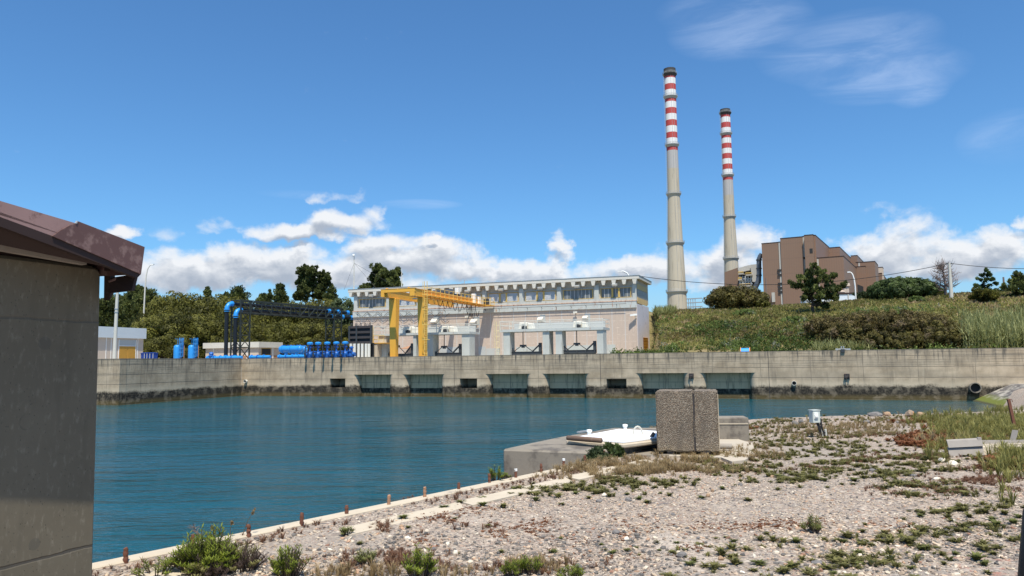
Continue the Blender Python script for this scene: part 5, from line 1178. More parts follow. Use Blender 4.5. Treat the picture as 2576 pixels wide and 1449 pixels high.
    for X in (1830, 1862, 1912, 1950):
        a, z = A(X, 1085); v = thing('roof_vent', 'pinkish roof vent above the long white building, ' + {1830: 'lowest of the four', 1862: 'second from the hill pine', 1912: 'taller and nearer the street lamp', 1950: 'nearest the street lamp'}[X], 'vent', WF.w(a, 10, z - .5), 0, 'roof vents on the long white building')
        m_ = MB(); m_.lathe([(.9, 0), (.9, 1.2 if X < 1900 else 4.2), (1.5, 1.6 if X < 1900 else 4.8), (1.4, 2.2 if X < 1900 else 6.2), (.3, 2.6 if X < 1900 else 6.6)], seg=12); m_.build('cowl', MAT['beige'], v)
    m_ = MB(); pf8 = [PF.az(C8(X, y), 60) for X, y in ((222, 1345), (285, 1340))]
    pk = thing('pipe_rack', 'low grey pipe rack at the foot of the taller chimney', 'pipe rack', PF.w(0, 0, z0), PF.ang)
    a0, z_ = pf8[0]; a1, _ = pf8[1]
    for zz_ in (z_ - z0, z_ - z0 - 3.5, z_ - z0 - 7): m_.bar((a0, 60, zz_), (a1 + 6, 60, zz_), .8)
    for k in range(6): xx = a0 + (a1 - a0) * k / 5; m_.bar((xx, 60, 0), (xx, 60, z_ - z0), .5)
    m_.box(a0, a1 + 8, 62, 70, 0, z_ - z0 - 9); m_.build('frame', MAT['metal_grey'], pk)

# ================================================================== poles on the hill, small things on the quay
def build_hill_poles():
    def pole(qb, qt, b, r, lab, name='utility_pole', cat='pole', mat='pole'):
        a, bb, z = far_pt(*qb, b); zt = MF.az(qt, b)[1]; t = mthing(name, lab, cat, a, b, z - .3); m_ = MB(); m_.tube([(0, 0, 0), (0, 0, zt - z + .3)], [r, r * .65], 10); m_.build('shaft', MAT[mat], t, smooth=50); return t, a, z, zt
    t, a, z, zt = pole(C6(1957, 755), C6(1942, 405), 40, .3, 'tall pale concrete utility pole beside the bare tree on the hill')
    m_ = MB(); m_.box(-.5, .5, -.06, .06, zt - z + .1, zt - z + .2); m_.cyl((.35, 0, zt - z + .2), .06, .2, 8); m_.cyl((-.35, 0, zt - z + .2), .06, .2, 8); m_.build('crossarm', MAT['metal_grey'], t)
    def wire(p, q, sag, lab):
        t = thing('overhead_wire', lab, 'wire', tuple(p)); p, q = np.array(p), np.array(q); m_ = MB()
        m_.tube([(q - p) * k / 30 + np.array([0, 0, -4 * sag * (k / 30) * (1 - k / 30)]) for k in range(31)], .045, 5); m_.build('conductor', MAT['wire'], t)
    top = MF.w(a, 40, zt); a2, z2 = MF.az(C2(2080, 132), 24); q = MF.w(a2, 24.5, 17.32)
    wire(top, q, 2.2, 'thin overhead wire running from the hill pole to the pump house roof')
    q = MF.az((2720, 672), 34); wire(top, MF.w(q[0], 34, q[1]), .5, 'thin overhead wire running from the hill pole away past the right edge')
    pole(Z4(515, 1290), Z4(508, 835), 52, .16, 'thin dark pole in front of the brown power station', mat='bark_grey')
    pole(C6(2405, 605), C6(2402, 525), 56, .2, 'short grey pole between the two pines on the right', mat='bark_grey')
    a, b, z = far_pt(*C6(1135, 755), 50); zt = MF.az(C6(1105, 482), 50)[1]; t = mthing('street_lamp', 'white curved street lamp in front of the power station', 'lamp', a, b, z - .3); h = zt - z + .3
    m_ = MB(); m_.tube([(0, 0, 0), (0, 0, h * .55), (-.1, 0, h * .78), (-.28, 0, h * .92), (-.5, 0, h * .985), (-.7, 0, h)], [.13, .12, .11, .1, .09, .08], 10); m_.build('pole', MAT['white'], t, smooth=50)
    m_ = MB(); m_.obox((-1.1, -.12, h - .08), (.5, 0, 0), (0, .32, 0), (0, 0, .2)); m_.build('lamp_head', MAT['white'], t)
    # cable reel on the quay
    a0, z = MF.az(C5(866, 66), 1.6); a1, zt = MF.az(C5(924, 42), 1.6); z0 = 4.95; t = mthing('cable_reel', 'bright blue hose reel with orange end discs on top of the quay wall', 'reel', (a0 + a1) / 2, 1.6, z0); r = .62; zc = zt - z0 - r; w = (a1 - a0) / 2
    m_ = MB(); m_.tube([(-w * .85, 0, zc), (w * .85, 0, zc)], r * .86, 20); m_.build('drum', MAT['reel_blue'], t, smooth=50)
    for s in (-1, 1): m_ = MB(); m_.tube([(s * w * .86, 0, zc), (s * w, 0, zc)], r, 20); m_.bar((s * w * .93, -.4, 0), (s * w * .93, 0, zc), .1); m_.bar((s * w * .93, .4, 0), (s * w * .93, 0, zc), .1); m_.build('end_disc', MAT['orange'], t)
    a, z = MF.az(C5(1482, 66), .3); t = mthing('water_meter', 'small grey metering fitting clamped on the quay wall top', 'fitting', a, .3, 5.4)
    m_ = MB(); m_.tube([(-.12, 0, -.1), (-.12, 0, .42), (.12, 0, .42), (.12, 0, -.1)], .07, 8); m_.box(-.7, -.45, -.1, .1, 0, .2); m_.box(.35, .8, -.1, .1, 0, .18); m_.tube([(-.6, 0, .1), (.7, 0, .1)], .06, 8); m_.build('body', MAT['metal_grey'], t)
    m_ = MB(); m_.box(-.2, .2, -.45, -.3, -.25, .12); m_.build('clamp', MAT['steel_dark'], t)

# ================================================================== vegetation
def unit(n): v = rng.normal(size=(n, 3)); return v / np.linalg.norm(v, axis=1, keepdims=True)
def leaf_cloud(cen, rad, per, size, elong=1., up=0., out=.5, clump_var=.25, fill=.45, face=0.):
    cen = np.asarray(cen, float); N = len(cen); rad = np.broadcast_to(np.asarray(rad, float), (N,))
    d = unit(N * per); r = rng.uniform(fill, 1, N * per) ** .7; ci = np.repeat(np.arange(N), per)
    pos = cen[ci] + d * (rad[ci] * r)[:, None]
    ax = d * out + unit(N * per) * .8 + np.array([0, 0, up]); ax /= np.linalg.norm(ax, axis=1, keepdims=True)
    sd = np.cross(ax, unit(N * per)); sd /= np.linalg.norm(sd, axis=1, keepdims=True) + 1e-9
    if face:
        nr = d * face + unit(N * per) * .5; nr /= np.linalg.norm(nr, axis=1, keepdims=True); ax = np.cross(nr, unit(N * per)) + np.array([0, 0, up * .4]); ax /= np.linalg.norm(ax, axis=1, keepdims=True); sd = np.cross(ax, nr); sd /= np.linalg.norm(sd, axis=1, keepdims=True) + 1e-9
    s = size * rng.uniform(.6, 1.35, N * per)
    a = ax * (s * elong)[:, None]; b = sd * s[:, None] * .5
    V = np.stack([pos - a * .5 - b * .5, pos - a * .1 + b, pos + a * .5 + b * .15, pos + a * .1 - b], 1).reshape(-1, 3)
    Fq = np.arange(len(V)).reshape(-1, 4)
    t = np.clip(.45 + rng.normal(0, clump_var, N)[ci] + rng.normal(0, .14, N * per), 0, 1)
    return V, Fq, np.repeat(t, 4)
def join(parts):
    V = []; Fq = []; t = []; n = 0
    for v, f, q in parts: V.append(v); Fq.append(f + n); t.append(q); n += len(v)
    return np.concatenate(V), np.concatenate(Fq), np.concatenate(t)

def bush_tree(name, label, cat, loc, w, h, mat, group=None, clumps=150, per=60, leaf=.26, flat=.0, bark='bark', lean=0, dep=None):
    """rounded tree with foliage down to near the ground, lobed outline"""
    t = thing(name, label, cat, loc, MF.ang if dep else rng.uniform(0, 6), group); dy = (dep or w) / w
    lob = unit(9); cen = []; rad = []
    while len(cen) < clumps:
        d = unit(1)[0]
        if d[2] < -.45: continue
        k = 1 + .16 * max(0, float((lob @ d).max()) - .6) * 2 - .13 * rng.random()
        u = rng.choice([1, 1, 1, .72]) * k
        cen.append((d[0] * w / 2 * u * .9, d[1] * w / 2 * u * .9 * dy, (h * .46 + d[2] * h * .47 * u) * .87)); rad.append(rng.uniform(.55, 1.1) * min(w, h * 1.5) * .115)
    V, Fq, tt = leaf_cloud(cen, rad, per, leaf, 1.7, .5, fill=.8, face=1.2)
    npmesh('crown', V, Fq, MAT[mat], t, tt)
    m_ = MB()
    for k in range(5):
        a = rng.uniform(0, 6.28); q = rng.uniform(.15, .3) * w; m_.tube([(q * .2 * math.cos(a), q * .2 * math.sin(a), -.4), (q * .5 * math.cos(a), q * .5 * math.sin(a), h * .25), (q * math.cos(a), q * math.sin(a), h * .62)], [.16, .12, .05], 6)
    m_.build('trunk', MAT[bark], t); return t
def pine_tree(label, loc, h, w, mat='pine', base=.3, shape='round', group=None, per=70, leaf=.26, levels=8, name='pine_tree', dens=1., lean=0., bark='bark', clr=.62):
    t = thing(name, label, 'tree', loc, 0, group); m_ = MB(); cen = []; rad = []
    trunk = [(lean * q * q * h * .1 + .12 * math.sin(q * 5), .1 * math.sin(q * 4 + 1), h * q) for q in np.linspace(-.05, .97, 9)]
    r0 = .022 * h + .05; m_.tube(trunk, list(np.linspace(r0, .03, 9)), 8)
    for lv in range(levels):
        q = base + (1 - base) * (lv + .3 * rng.random()) / levels
        if shape == 'cone': L = w / 2 * (1 - .85 * (q - base) / (1 - base)) * rng.uniform(.8, 1.1)
        else: L = w / 2 * math.sin(math.pi * min(1, .22 + .74 * (q - base) / (1 - base))) ** .7 * rng.uniform(.7, 1.12)
        k = max(3, int((5 if lv < levels - 1 else 3) * dens)); a0 = rng.uniform(0, 6.28); P = np.array([np.interp(q, np.linspace(-.05, .97, 9), [p[i] for p in trunk]) for i in range(3)])
        for j in range(k):
            a = a0 + j * 6.283 / k + rng.normal(0, .25); l = L * rng.uniform(.6, 1.15); rise = rng.uniform(.05, .35) + .5 * max(0, q - .75)
            dv = np.array([math.cos(a), math.sin(a), 0]); mid = P + dv * l * .5 + np.array([0, 0, l * rise * .3]); e = P + dv * l + np.array([0, 0, l * rise])
            m_.tube([P, mid, e], [.05 + .01 * l, .04, .02], 5)
            for s in np.linspace(.4, 1.05, max(2, int(2 + l * 1.5))):
                c = P + (e - P) * s + rng.normal(0, .16, 3) * (.5 + .15 * l); c[2] += .12; cen.append(c); rad.append(rng.uniform(.75, 1.2) * clr * (.8 + .04 * h))
    cen.append(np.array(trunk[-1]) + [0, 0, -.1]); rad.append(clr * .7); cen.append(np.array(trunk[-1]) + [0, 0, -.8]); rad.append(clr * .9)
    V, Fq, tt = leaf_cloud(cen, rad, per, leaf, 2.1, .75, .7); npmesh('crown', V, Fq, MAT[mat], t, tt)
    m_.build('trunk', MAT[bark], t); return t
def cluster_pine(label, fn, base, top, cl, b, mat='pine', leaf=.19, per=46, clr=.36, name='pine_tree'):
    """an open pine: trunk, one limb to each foliage mass, each mass several needle clumps spread in depth"""
    a0, z0 = MF.az(fn(*base), b); z0 = float(far_h(a0, b)); t = mthing(name, label, 'tree', a0, b, z0 - .2); m_ = MB(); cen = []; rad = []
    at, zt = MF.az(fn(*top), b); H = zt - z0 + .2; tx = at - a0
    tr = lambda q: np.array([tx * q * q, .15 * math.sin(q * 4), H * q])
    m_.tube([tr(q) for q in np.linspace(0, .97, 10)], list(np.linspace(.025 * H + .05, .03, 10)), 8)
    for (X, Y, r) in cl:
        a, z = MF.az(fn(X, Y), b); a1, _ = MF.az(fn(X + r, Y), b); rr = (a1 - a) * 1.35; c = np.array([a - a0, 0, z - z0 + .2]); side = abs(c[0] - tr(min(1, c[2] / H))[0])
        c[1] = rng.uniform(-1, 1) * max(.6, min(H * .26, 2.6 - side * .45)); q = np.clip((c[2] - .12 * H - .25 * side) / H, .18, .95); P = tr(q)
        m_.tube([P, (P + c) / 2 + np.array([0, 0, -.06 * side]), c], [.05 + .012 * side, .04, .02], 5)
        n = max(6, int(13 * (rr / .9) ** 1.2)); d = unit(n) * rng.uniform(.25, 1.15, (n, 1)) * np.array([rr, rr * 1.1, rr * .85]); cen += list(c + d); rad += list(rng.uniform(.5, 1.15, n) * clr)
        for k in range(3): e = c + d[k % n]; m_.tube([c, e], [.02, .01], 4)
    V, Fq, tt = leaf_cloud(cen, rad, per, leaf, 2.2, .8, .7); npmesh('crown', V, Fq, MAT[mat], t, tt); m_.build('trunk', MAT['bark'], t); return t
def px_tree(px, ytop, wpx, Y, zb=None):                   # position, height and width of a tree read in the photograph at distance Y
    P = at_y(px, ytop, Y); a, b = MF.ab(P); z = float(far_h(a, b)) if zb is None else zb
    return (P[0], P[1], z - .15), P[2] - z + .15, wpx / FPX * Y

def build_trees():
    # dense mass of bushy trees behind the tanks and the pipe bridge
    protos = []
    L = [(352, 826, 130, 6.5), (398, 782, 133, 10), (450, 776, 135, 11), (505, 784, 139, 10.5), (556, 790, 142, 10), (612, 800, 145, 10), (668, 812, 147, 10), (718, 802, 146, 10.5), (765, 806, 147, 10), (812, 800, 146, 10), (858, 802, 146, 9.5), (590, 832, 141, 8.5), (420, 838, 127, 8), (488, 842, 136, 8), (545, 838, 138, 7.5), (640, 842, 142, 7), (700, 838, 143, 7.5), (780, 842, 140, 7.5), (850, 845, 139, 7)]
    for i, (px, yt, Y, w) in enumerate(L):
        loc, h, _ = px_tree(px, yt, 1, Y)
        if len(protos) < 5:
            t = bush_tree('bushy_tree', 'dark olive green bushy tree in the dense lower mass behind tanks and pipe bridge', 'tree', loc, 10, 8, 'bush', 'bushy trees massed behind the tanks and pipe bridge', 110, 170, .19); protos.append(t)
        else:
            t = dup(protos[i % 5]); t.location = loc; t.rotation_euler = (0, 0, i * 1.7)
        t.scale = (w / 10, w / 10, h / 8)
    L = [(408, 747, 153, 11), (440, 728, 156, 13), (492, 725, 157, 13.5), (545, 731, 158, 13), (596, 742, 156, 12), (645, 765, 158, 12), (688, 765, 160, 12), (730, 752, 160, 12), (775, 750, 162, 12), (812, 745, 164, 12)]
    protos2 = []
    for i, (px, yt, Y, w) in enumerate(L):
        loc, h, _ = px_tree(px, yt, 1, Y)
        if len(protos2) < 3:
            t = bush_tree('bushy_tree', 'brownish green bushy tree along the top edge of the dense mass', 'tree', loc, 12, 9, 'bush', 'bushy trees along the skyline of the mass', 120, 160, .21); protos2.append(t)
        else: t = dup(protos2[i % 3]); t.location = loc; t.rotation_euler = (0, 0, i * 2.1)
        t.scale = (w / 12, w / 12, h / 9)
    loc, h, w = px_tree(862, 729, 80, 158); bush_tree('round_tree', 'pale grey green round tree at the left end of the pump house', 'tree', loc, w * 1.15, h, 'grey_bush', None, 220, 90, .22)
    cluster_pine('tall broad pine standing above the pipe bridge', C3, (2090, 420), (2085, 20), ((2085, 40, 40), (2030, 65, 40), (2140, 60, 40), (1995, 50, 20), (2190, 80, 28), (2230, 120, 26), (2000, 120, 40), (2080, 120, 50), (2160, 130, 45), (1955, 145, 24), (2215, 175, 34), (1970, 190, 32), (2040, 190, 45), (2120, 200, 50), (2180, 230, 40), (1985, 245, 36), (2060, 260, 50), (2150, 280, 45), (1960, 295, 40), (2230, 285, 26)), 62, 'pine', .24, 60, .55)
    for px, yt, wp, Y, lab, shp, lv in ((708, 714, 44, 168, 'young pointed pine above the middle of the pipe bridge', 'cone', 8), (681, 726, 20, 170, 'very small pine tuft left of the young pointed pine', 'round', 4), (600, 720, 46, 172, 'dark pine behind the outer end of the pipe bridge', 'round', 7), (570, 735, 34, 170, 'low pine beside the dark pine behind the bridge end', 'round', 6), (524, 720, 30, 172, 'small pine top rising above the bushy trees', 'cone', 6), (834, 722, 34, 172, 'small dark pine between the broad pine and the round grey tree', 'round', 6), (665, 738, 50, 174, 'low dark pine left below the young pointed pine', 'round', 6)):
        loc, h, w = px_tree(px, yt, wp, Y); pine_tree(lab, loc, h, w, 'pine', .25, shp, None, 70, .26, lv, clr=.7 if wp > 25 else .45)
    cluster_pine('pine rising behind the pump house roof beside the slim mast', C1, (600, 420), (560, 15), ((525, 20, 50), (560, 15, 40), (500, 70, 55), (580, 75, 50), (650, 80, 35), (740, 80, 40), (770, 45, 26), (480, 130, 50), (560, 140, 60), (640, 150, 60), (720, 140, 60), (440, 180, 45), (520, 200, 60), (600, 210, 60), (690, 210, 60), (760, 160, 40), (470, 250, 50), (560, 270, 60), (650, 270, 60), (740, 260, 50), (810, 245, 36)), 62, 'pine', .24, 60, .55)
    loc, h, w = px_tree(925, 712, 50, 176); pine_tree('low spreading pine half hidden by the pump house roof edge', loc, h, w, 'pine', .35, 'round', None, 70, .26, 6)
    for px, yt, wp, Y in ((282, 748, 50, 185), (300, 740, 46, 188), (322, 752, 44, 186), (350, 716, 60, 180), (377, 730, 56, 178), (335, 735, 50, 184), (262, 752, 50, 184)):
        loc, h, w = px_tree(px, yt, wp, Y)
        pine_tree('dark pine in the row beyond the straw coloured bank by the hut', loc, h, w * 1.3, 'pine', .12, 'round', 'dark pines beyond the straw bank', 75, .3, 7, clr=.8)
    # on the hill to the right
    cluster_pine('dark green pine with a bare trunk in front of the power station', C6, (765, 878), (775, 440), ((770, 455, 42), (725, 495, 42), (830, 490, 42), (690, 540, 40), (780, 545, 48), (860, 550, 42), (918, 518, 28), (640, 588, 30), (585, 575, 24), (720, 600, 42), (800, 622, 42), (885, 618, 38), (960, 622, 32), (1025, 592, 26), (695, 652, 28), (740, 690, 32), (820, 690, 42), (905, 680, 38), (955, 702, 26), (800, 745, 32), (870, 758, 32), (692, 712, 20)), 30)
    a, b, z = far_pt(*C6(1530, 750), 46); zt = MF.az(C6(1525, 517), 46)[1]; w = 500 * .29316 / FPX * 128
    bush_tree('umbrella_pine', 'broad dark dome shaped pine on the hilltop beside the white building', 'tree', MF.w(a, b, z - .5), w, zt - z + .6, 'pine_mid', None, 330, 95, .24)
    a, b, z = far_pt(*C6(110, 785), 44); zt = MF.az(C6(80, 585), 44)[1]
    bush_tree('windswept_bush', 'brown windswept bush with bare twigs at the foot of the power station', 'bush', MF.w(a, b, z - .4), 9.8, zt - z + .4, 'scrub_olive', None, 210, 80, .22)
    a, b, z = far_pt(*C6(262, 788), 43); zt = MF.az(C6(260, 668), 43)[1]
    bush_tree('round_bush', 'green bush leaning against the brown windswept bush', 'bush', MF.w(a, b, z - .3), 4.6, zt - z + .3, 'bush', None, 120, 80, .2)
    a, b, z = far_pt(*C6(2250, 835), 34); zt = MF.az(C6(2250, 662), 34)[1]
    pine_tree('small round olive tree with short trunk below the right hand pines', MF.w(a, b, z - .1), zt - z + .1, 3.9, 'bush', .18, 'round', None, 90, .17, 7, name='small_tree', clr=.45, dens=1.1)
    cluster_pine('pale green young pine on the skyline behind the small round tree', C6, (2245, 745), (2238, 455), ((2238, 470, 14), (2215, 510, 16), (2260, 505, 18), (2185, 550, 18), (2235, 555, 24), (2290, 545, 18), (2160, 595, 20), (2205, 605, 24), (2265, 600, 26), (2325, 585, 18), (2190, 650, 24), (2240, 650, 28), (2300, 640, 26), (2335, 640, 14)), 52, 'pine_mid', .17, 40, .27)
    cluster_pine('dark pine cut by the right edge of the view on the hill', C6, (2530, 815), (2535, 480), ((2530, 495, 26), (2505, 535, 28), (2560, 530, 34), (2470, 570, 24), (2530, 580, 36), (2600, 570, 36), (2400, 615, 30), (2450, 625, 30), (2510, 640, 40), (2590, 640, 42), (2405, 690, 26), (2460, 690, 28), (2540, 700, 38), (2620, 690, 36), (2660, 620, 30)), 38, 'pine', .19, 44, .32)
    a, b, z = far_pt(*C6(1835, 755), 50); zt = MF.az(C6(1835, 628), 50)[1]
    pine_tree('small dark green pine at the foot of the bare tree', MF.w(a, b, z - .1), zt - z + .1, 2.3, 'pine', .1, 'cone', None, 70, .2, 7, clr=.45)
    a, b, z = far_pt(*C6(1215, 765), 52); zt = MF.az(C6(1215, 685), 52)[1]
    pine_tree('thin pale flat topped shrub in front of the white building', MF.w(a, b, z - .1), zt - z + .2, 3.4, 'grey_bush', .35, 'round', None, 60, .16, 5, name='thin_shrub', clr=.42)
    # bare tree
    a, b, z = far_pt(*C6(1905, 750), 44); zt = MF.az(C6(1880, 418), 44)[1]; h = zt - z
    t = mthing('bare_tree', 'bare leafless tree with fine reddish twigs beside the utility pole', 'tree', a, b, z - .2); m_ = MB(); tw = MB()
    m_.tube([(0, 0, 0), (.1, 0, h * .4), (-.1, 0, h * .75), (-.3, 0, h)], [.24, .18, .1, .03], 7)
    for k in range(46):
        q = rng.uniform(.22, .97); an = rng.uniform(0, 6.28); l = (1 - abs(q - .45) * .95) * h * .48 * rng.uniform(.6, 1.1); P = np.array([0, 0, h * q]); e = P + np.array([math.cos(an) * l, math.sin(an) * l, l * rng.uniform(.15, .55)])
        mid = (P + e) / 2 + np.array([0, 0, -.08 * l]); m_.tube([P, mid, e], [.07, .05, .02], 5)
        for j in range(9):
            s = rng.uniform(.35, 1); B = P + (e - P) * s; d = unit(1)[0] * rng.uniform(.5, 1.2) + np.array([0, 0, .35]); tw.tube([B, B + d * .6, B + d + np.array([0, 0, .12])], [.03, .024, .012], 3, False)
    tr = m_.build('trunk', MAT['bark_grey'], t); tw.build('twig_spray', MAT['bark_grey'], tr)
    # big brown shrub mass and other distinct bushes on the slope
    for (X, yt, b, w, dep, mat, lab) in ((1330, 812, 9.5, 17, 11, 'brown_bush', 'large brown olive thicket with bare stems rising behind the quay wall'), (1090, 905, 7, 8, 6, 'scrub_olive', 'olive shrub at the near side of the brown thicket'), (1640, 880, 8, 11, 8, 'scrub_olive', 'olive brown bush at the reed side of the brown thicket'), (1870, 955, 5.5, 8, 6, 'scrub_olive', 'dark olive bush next to the pale reeds'), (1400, 990, 4.5, 11, 5, 'scrub_olive', 'low olive bush against the quay wall under the thicket'), (600, 945, 22, 3.6, 3.6, 'scrub', 'rounded green bush below the pine trunk'), (175, 850, 30, 3.6, 3.6, 'scrub', 'round dark green bush on the grassy slope behind the pump house end'), (1660, 808, 38, 2.4, 2.4, 'scrub', 'small light green bush on the upper slope below the dome shaped pine')):
        a, zt = MF.az(C6(X, yt), b); z = float(far_h(a, b)); h = max(1.5, zt - z + .7); bush_tree('thicket' if w > 12 else 'bush', lab, 'bush', MF.w(a, b, z - .5), w, h, mat, None, int(40 + w * 18), 120, .13, dep=dep)
    build_scrub()
def build_scrub():
    def scatter(n, a0, a1, b0, b1, dens):
        a = rng.uniform(a0, a1, n); b = rng.uniform(b0, b1, n); k = rng.random(n) < dens(a, b); return a[k], b[k]
    patch = lambda a, b, s, sd: vnoise(a, b, s, sd)
    def shrubs(name, a, b, r0, r1, per, leaf, mat, el=1.6, up=.5):
        n = len(a); r = rng.uniform(r0, r1, n) * rng.uniform(.6, 1, n); z = far_h(a, b); q = MF.o + a[:, None] * MF.t + b[:, None] * MF.b
        C = np.stack([q[:, 0], q[:, 1], z + r * .35], -1); V, Fq, t = leaf_cloud(C, r, per, leaf, el, up); t = np.clip(t + np.repeat(patch(a, b, .22, 77) * .55 + patch(a, b, .7, 78) * .3, per * 4), 0, 1)
        V[:, 2] = np.maximum(V[:, 2], -50); o = npmesh(name, V, Fq, MAT[mat], None, t); tag(o, kind='stuff'); return o
    patch = lambda a, b, s, sd: vnoise(a, b, s, sd)
    a, b = scatter(4600, 54.6, 118, 1.5, 30, lambda a, b: np.clip(1.25 - b / 19 + patch(a, b, .3, 31) * 2.0, 0, 1) * (rng.random(len(a)) > .75 * np.exp(-(((a - 86) / 11) ** 2 + ((b - 9) / 8) ** 2)))); o = shrubs('green_scrub', a, b, .35, 1.0, 46, .15, 'scrub'); tag(o, 'low green and grey scrub covering the lower slope behind the quay wall', 'scrub')
    a, b = scatter(1300, 56, 118, 1.5, 30, lambda a, b: np.clip(.75 - b / 30 + patch(a, b, .35, 37) * 2.4, 0, 1)); o = shrubs('olive_scrub', a, b, .4, 1.0, 40, .16, 'scrub_olive'); tag(o, 'brownish olive scrub scattered between the green scrub on the slope', 'scrub')
    a, b = scatter(26000, 54.8, 135, 5, 62, lambda a, b: np.clip(.4 + b / 50 + patch(a, b, .2, 41) * .8, 0, 1)); o = shrubs('hill_grass', a, b, .2, .45, 9, .14, 'grass_green', 2.6, 1.3); tag(o, 'rough green and straw grass on the upper hillside', 'grass')
    a, b = scatter(15000, 54, 135, 12, 62, lambda a, b: np.clip(-.15 + b / 60 + patch(a, b, .16, 43) * 1.6, 0, 1)); o = shrubs('straw_grass', a, b, .2, .45, 9, .14, 'dry_grass', 2.6, 1.3); tag(o, 'straw coloured dry grass patches on the upper hillside', 'grass')
    # straw bank and grass on the left
    a, b = scatter(5000, -60, 20, 36, 95, lambda a, b: np.ones_like(a) * .8); o = shrubs('bank_grass', a, b, .25, .6, 9, .2, 'dry_grass', 2.4, 1.2); tag(o, 'dry straw coloured grass on the bank behind the small building', 'grass')
    # reeds
    def reeds(name, a, b, h0, h1, mat, lab):
        n = len(a); z = far_h(a, b); q = MF.o + a[:, None] * MF.t + b[:, None] * MF.b; B = np.stack([q[:, 0], q[:, 1], z - .1], -1); parts = []
        for k in range(7):
            h = rng.uniform(h0, h1, n); an = rng.uniform(0, 6.28, n); ln = rng.uniform(.05, .35, n) * h; s = rng.uniform(0, .75, n) if k else np.zeros(n); d = np.stack([np.cos(an), np.sin(an), np.zeros(n)], -1); w = np.stack([-np.sin(an), np.cos(an), np.zeros(n)], -1) * rng.uniform(.03, .06, n)[:, None]
            if k: ln = rng.uniform(.35, .8, n); hh = rng.uniform(.4, .9, n); P = B + np.array([0, 0, 1.]) * (h * s)[:, None]; E = P + d * ln[:, None] + np.array([0, 0, 1.]) * hh[:, None]
            else: P = B; E = B + d * (ln * .5)[:, None] + np.array([0, 0, 1.]) * h[:, None]
            V = np.stack([P - w, P + w, E + w * .2, E - w * .2], 1).reshape(-1, 3); parts.append((V, np.arange(len(V)).reshape(-1, 4), np.repeat(np.clip(rng.normal(.5, .22, n), 0, 1), 4)))
        V, Fq, t = join(parts); o = npmesh(name, V, Fq, MAT[mat], None, t); tag(o, lab, 'reeds', None, 'stuff')
    aR = MF.az(C6(2030, 1050), 4)[0]
    a = rng.uniform(aR, aR + 26, 3400); b = rng.uniform(2.2, 11, 3400); k = (a - aR) + patch(a, b, .6, 5) * 2 > (b - 2) * .1
    reeds('reed_bed', a[k], b[k], 1.6, 3.6, 'reed', 'pale yellow green reeds growing behind the quay wall at its far right')
    a0 = MF.az((1640, 775), 34)[0]; a1 = MF.az((1692, 775), 34)[0]
    a = rng.uniform(a0, a1, 420); b = rng.uniform(33, 38, 420); reeds('reed_clump', a, b, .7, 1.6, 'reed', 'green reed clump at the foot of the taller chimney')
    a = rng.uniform(78, 84, 130); b = rng.uniform(1.5, 3.5, 130); reeds('reed_clump', a, b, .6, 1.6, 'reed', 'thin pale reed stems against the quay wall in front of the thicket')

# ================================================================== foreground
def blades(n, h, spread, w, bend=.5, seed=0, tip=.15, el=None):
    r = np.random.default_rng(seed); an = r.uniform(0, 6.28, n); hh = h * r.uniform(.5, 1.1, n); le = spread * r.uniform(.3, 1.1, n)
    d = np.stack([np.cos(an), np.sin(an), 0 * an], -1); sd = np.stack([-np.sin(an), np.cos(an), 0 * an], -1) * (w * r.uniform(.7, 1.3, n))[:, None]
    P0 = d * (spread * .12 * r.random(n))[:, None]; P1 = d * (le * .45)[:, None] + np.array([0, 0, 1]) * (hh * .65)[:, None]; P2 = d * le[:, None] + np.array([0, 0, 1]) * (hh * (1 - bend * .25))[:, None]
    V = np.stack([P0 - sd * .6, P0 + sd * .6, P1 + sd, P1 - sd, P2 + sd * tip, P2 - sd * tip], 1).reshape(-1, 3)
    b = np.arange(n)[:, None] * 6; Fq = np.concatenate([b + [0, 1, 2, 3], b + [3, 2, 4, 5]], 0)
    t = np.clip(r.normal(.5, .2, n), 0, 1); return V, Fq, np.repeat(t, 6)
def many(P, base_list, s0, s1, seed=1):                   # one mesh of many small plants
    r = np.random.default_rng(seed); parts = []; idx = r.integers(0, len(base_list), len(P))
    for k, (V, Fq, t) in enumerate(base_list):
        Q = P[idx == k]; n = len(Q)
        if not n: continue
        s = r.uniform(s0, s1, n); a = r.uniform(0, 6.28, n); c, sn = np.cos(a) * s, np.sin(a) * s
        X = V[None, :, 0] * c[:, None] - V[None, :, 1] * sn[:, None] + Q[:, None, 0]; Y = V[None, :, 0] * sn[:, None] + V[None, :, 1] * c[:, None] + Q[:, None, 1]; Zz = V[None, :, 2] * (s * r.uniform(.7, 1.25, n))[:, None] + Q[:, None, 2]
        VV = np.stack([X, Y, Zz], -1).reshape(-1, 3); FF = (Fq[None] + (np.arange(n) * len(V))[:, None, None]).reshape(-1, 4)
        parts.append((VV, FF, np.clip(np.tile(t, n) + np.repeat(r.normal(0, .15, n), len(V)), 0, 1)))
    return join(parts)
def gpt(px, py): P = on_z(px, py, GZ); return np.array([P[0], P[1], float(yard_h(P[0], P[1]))])
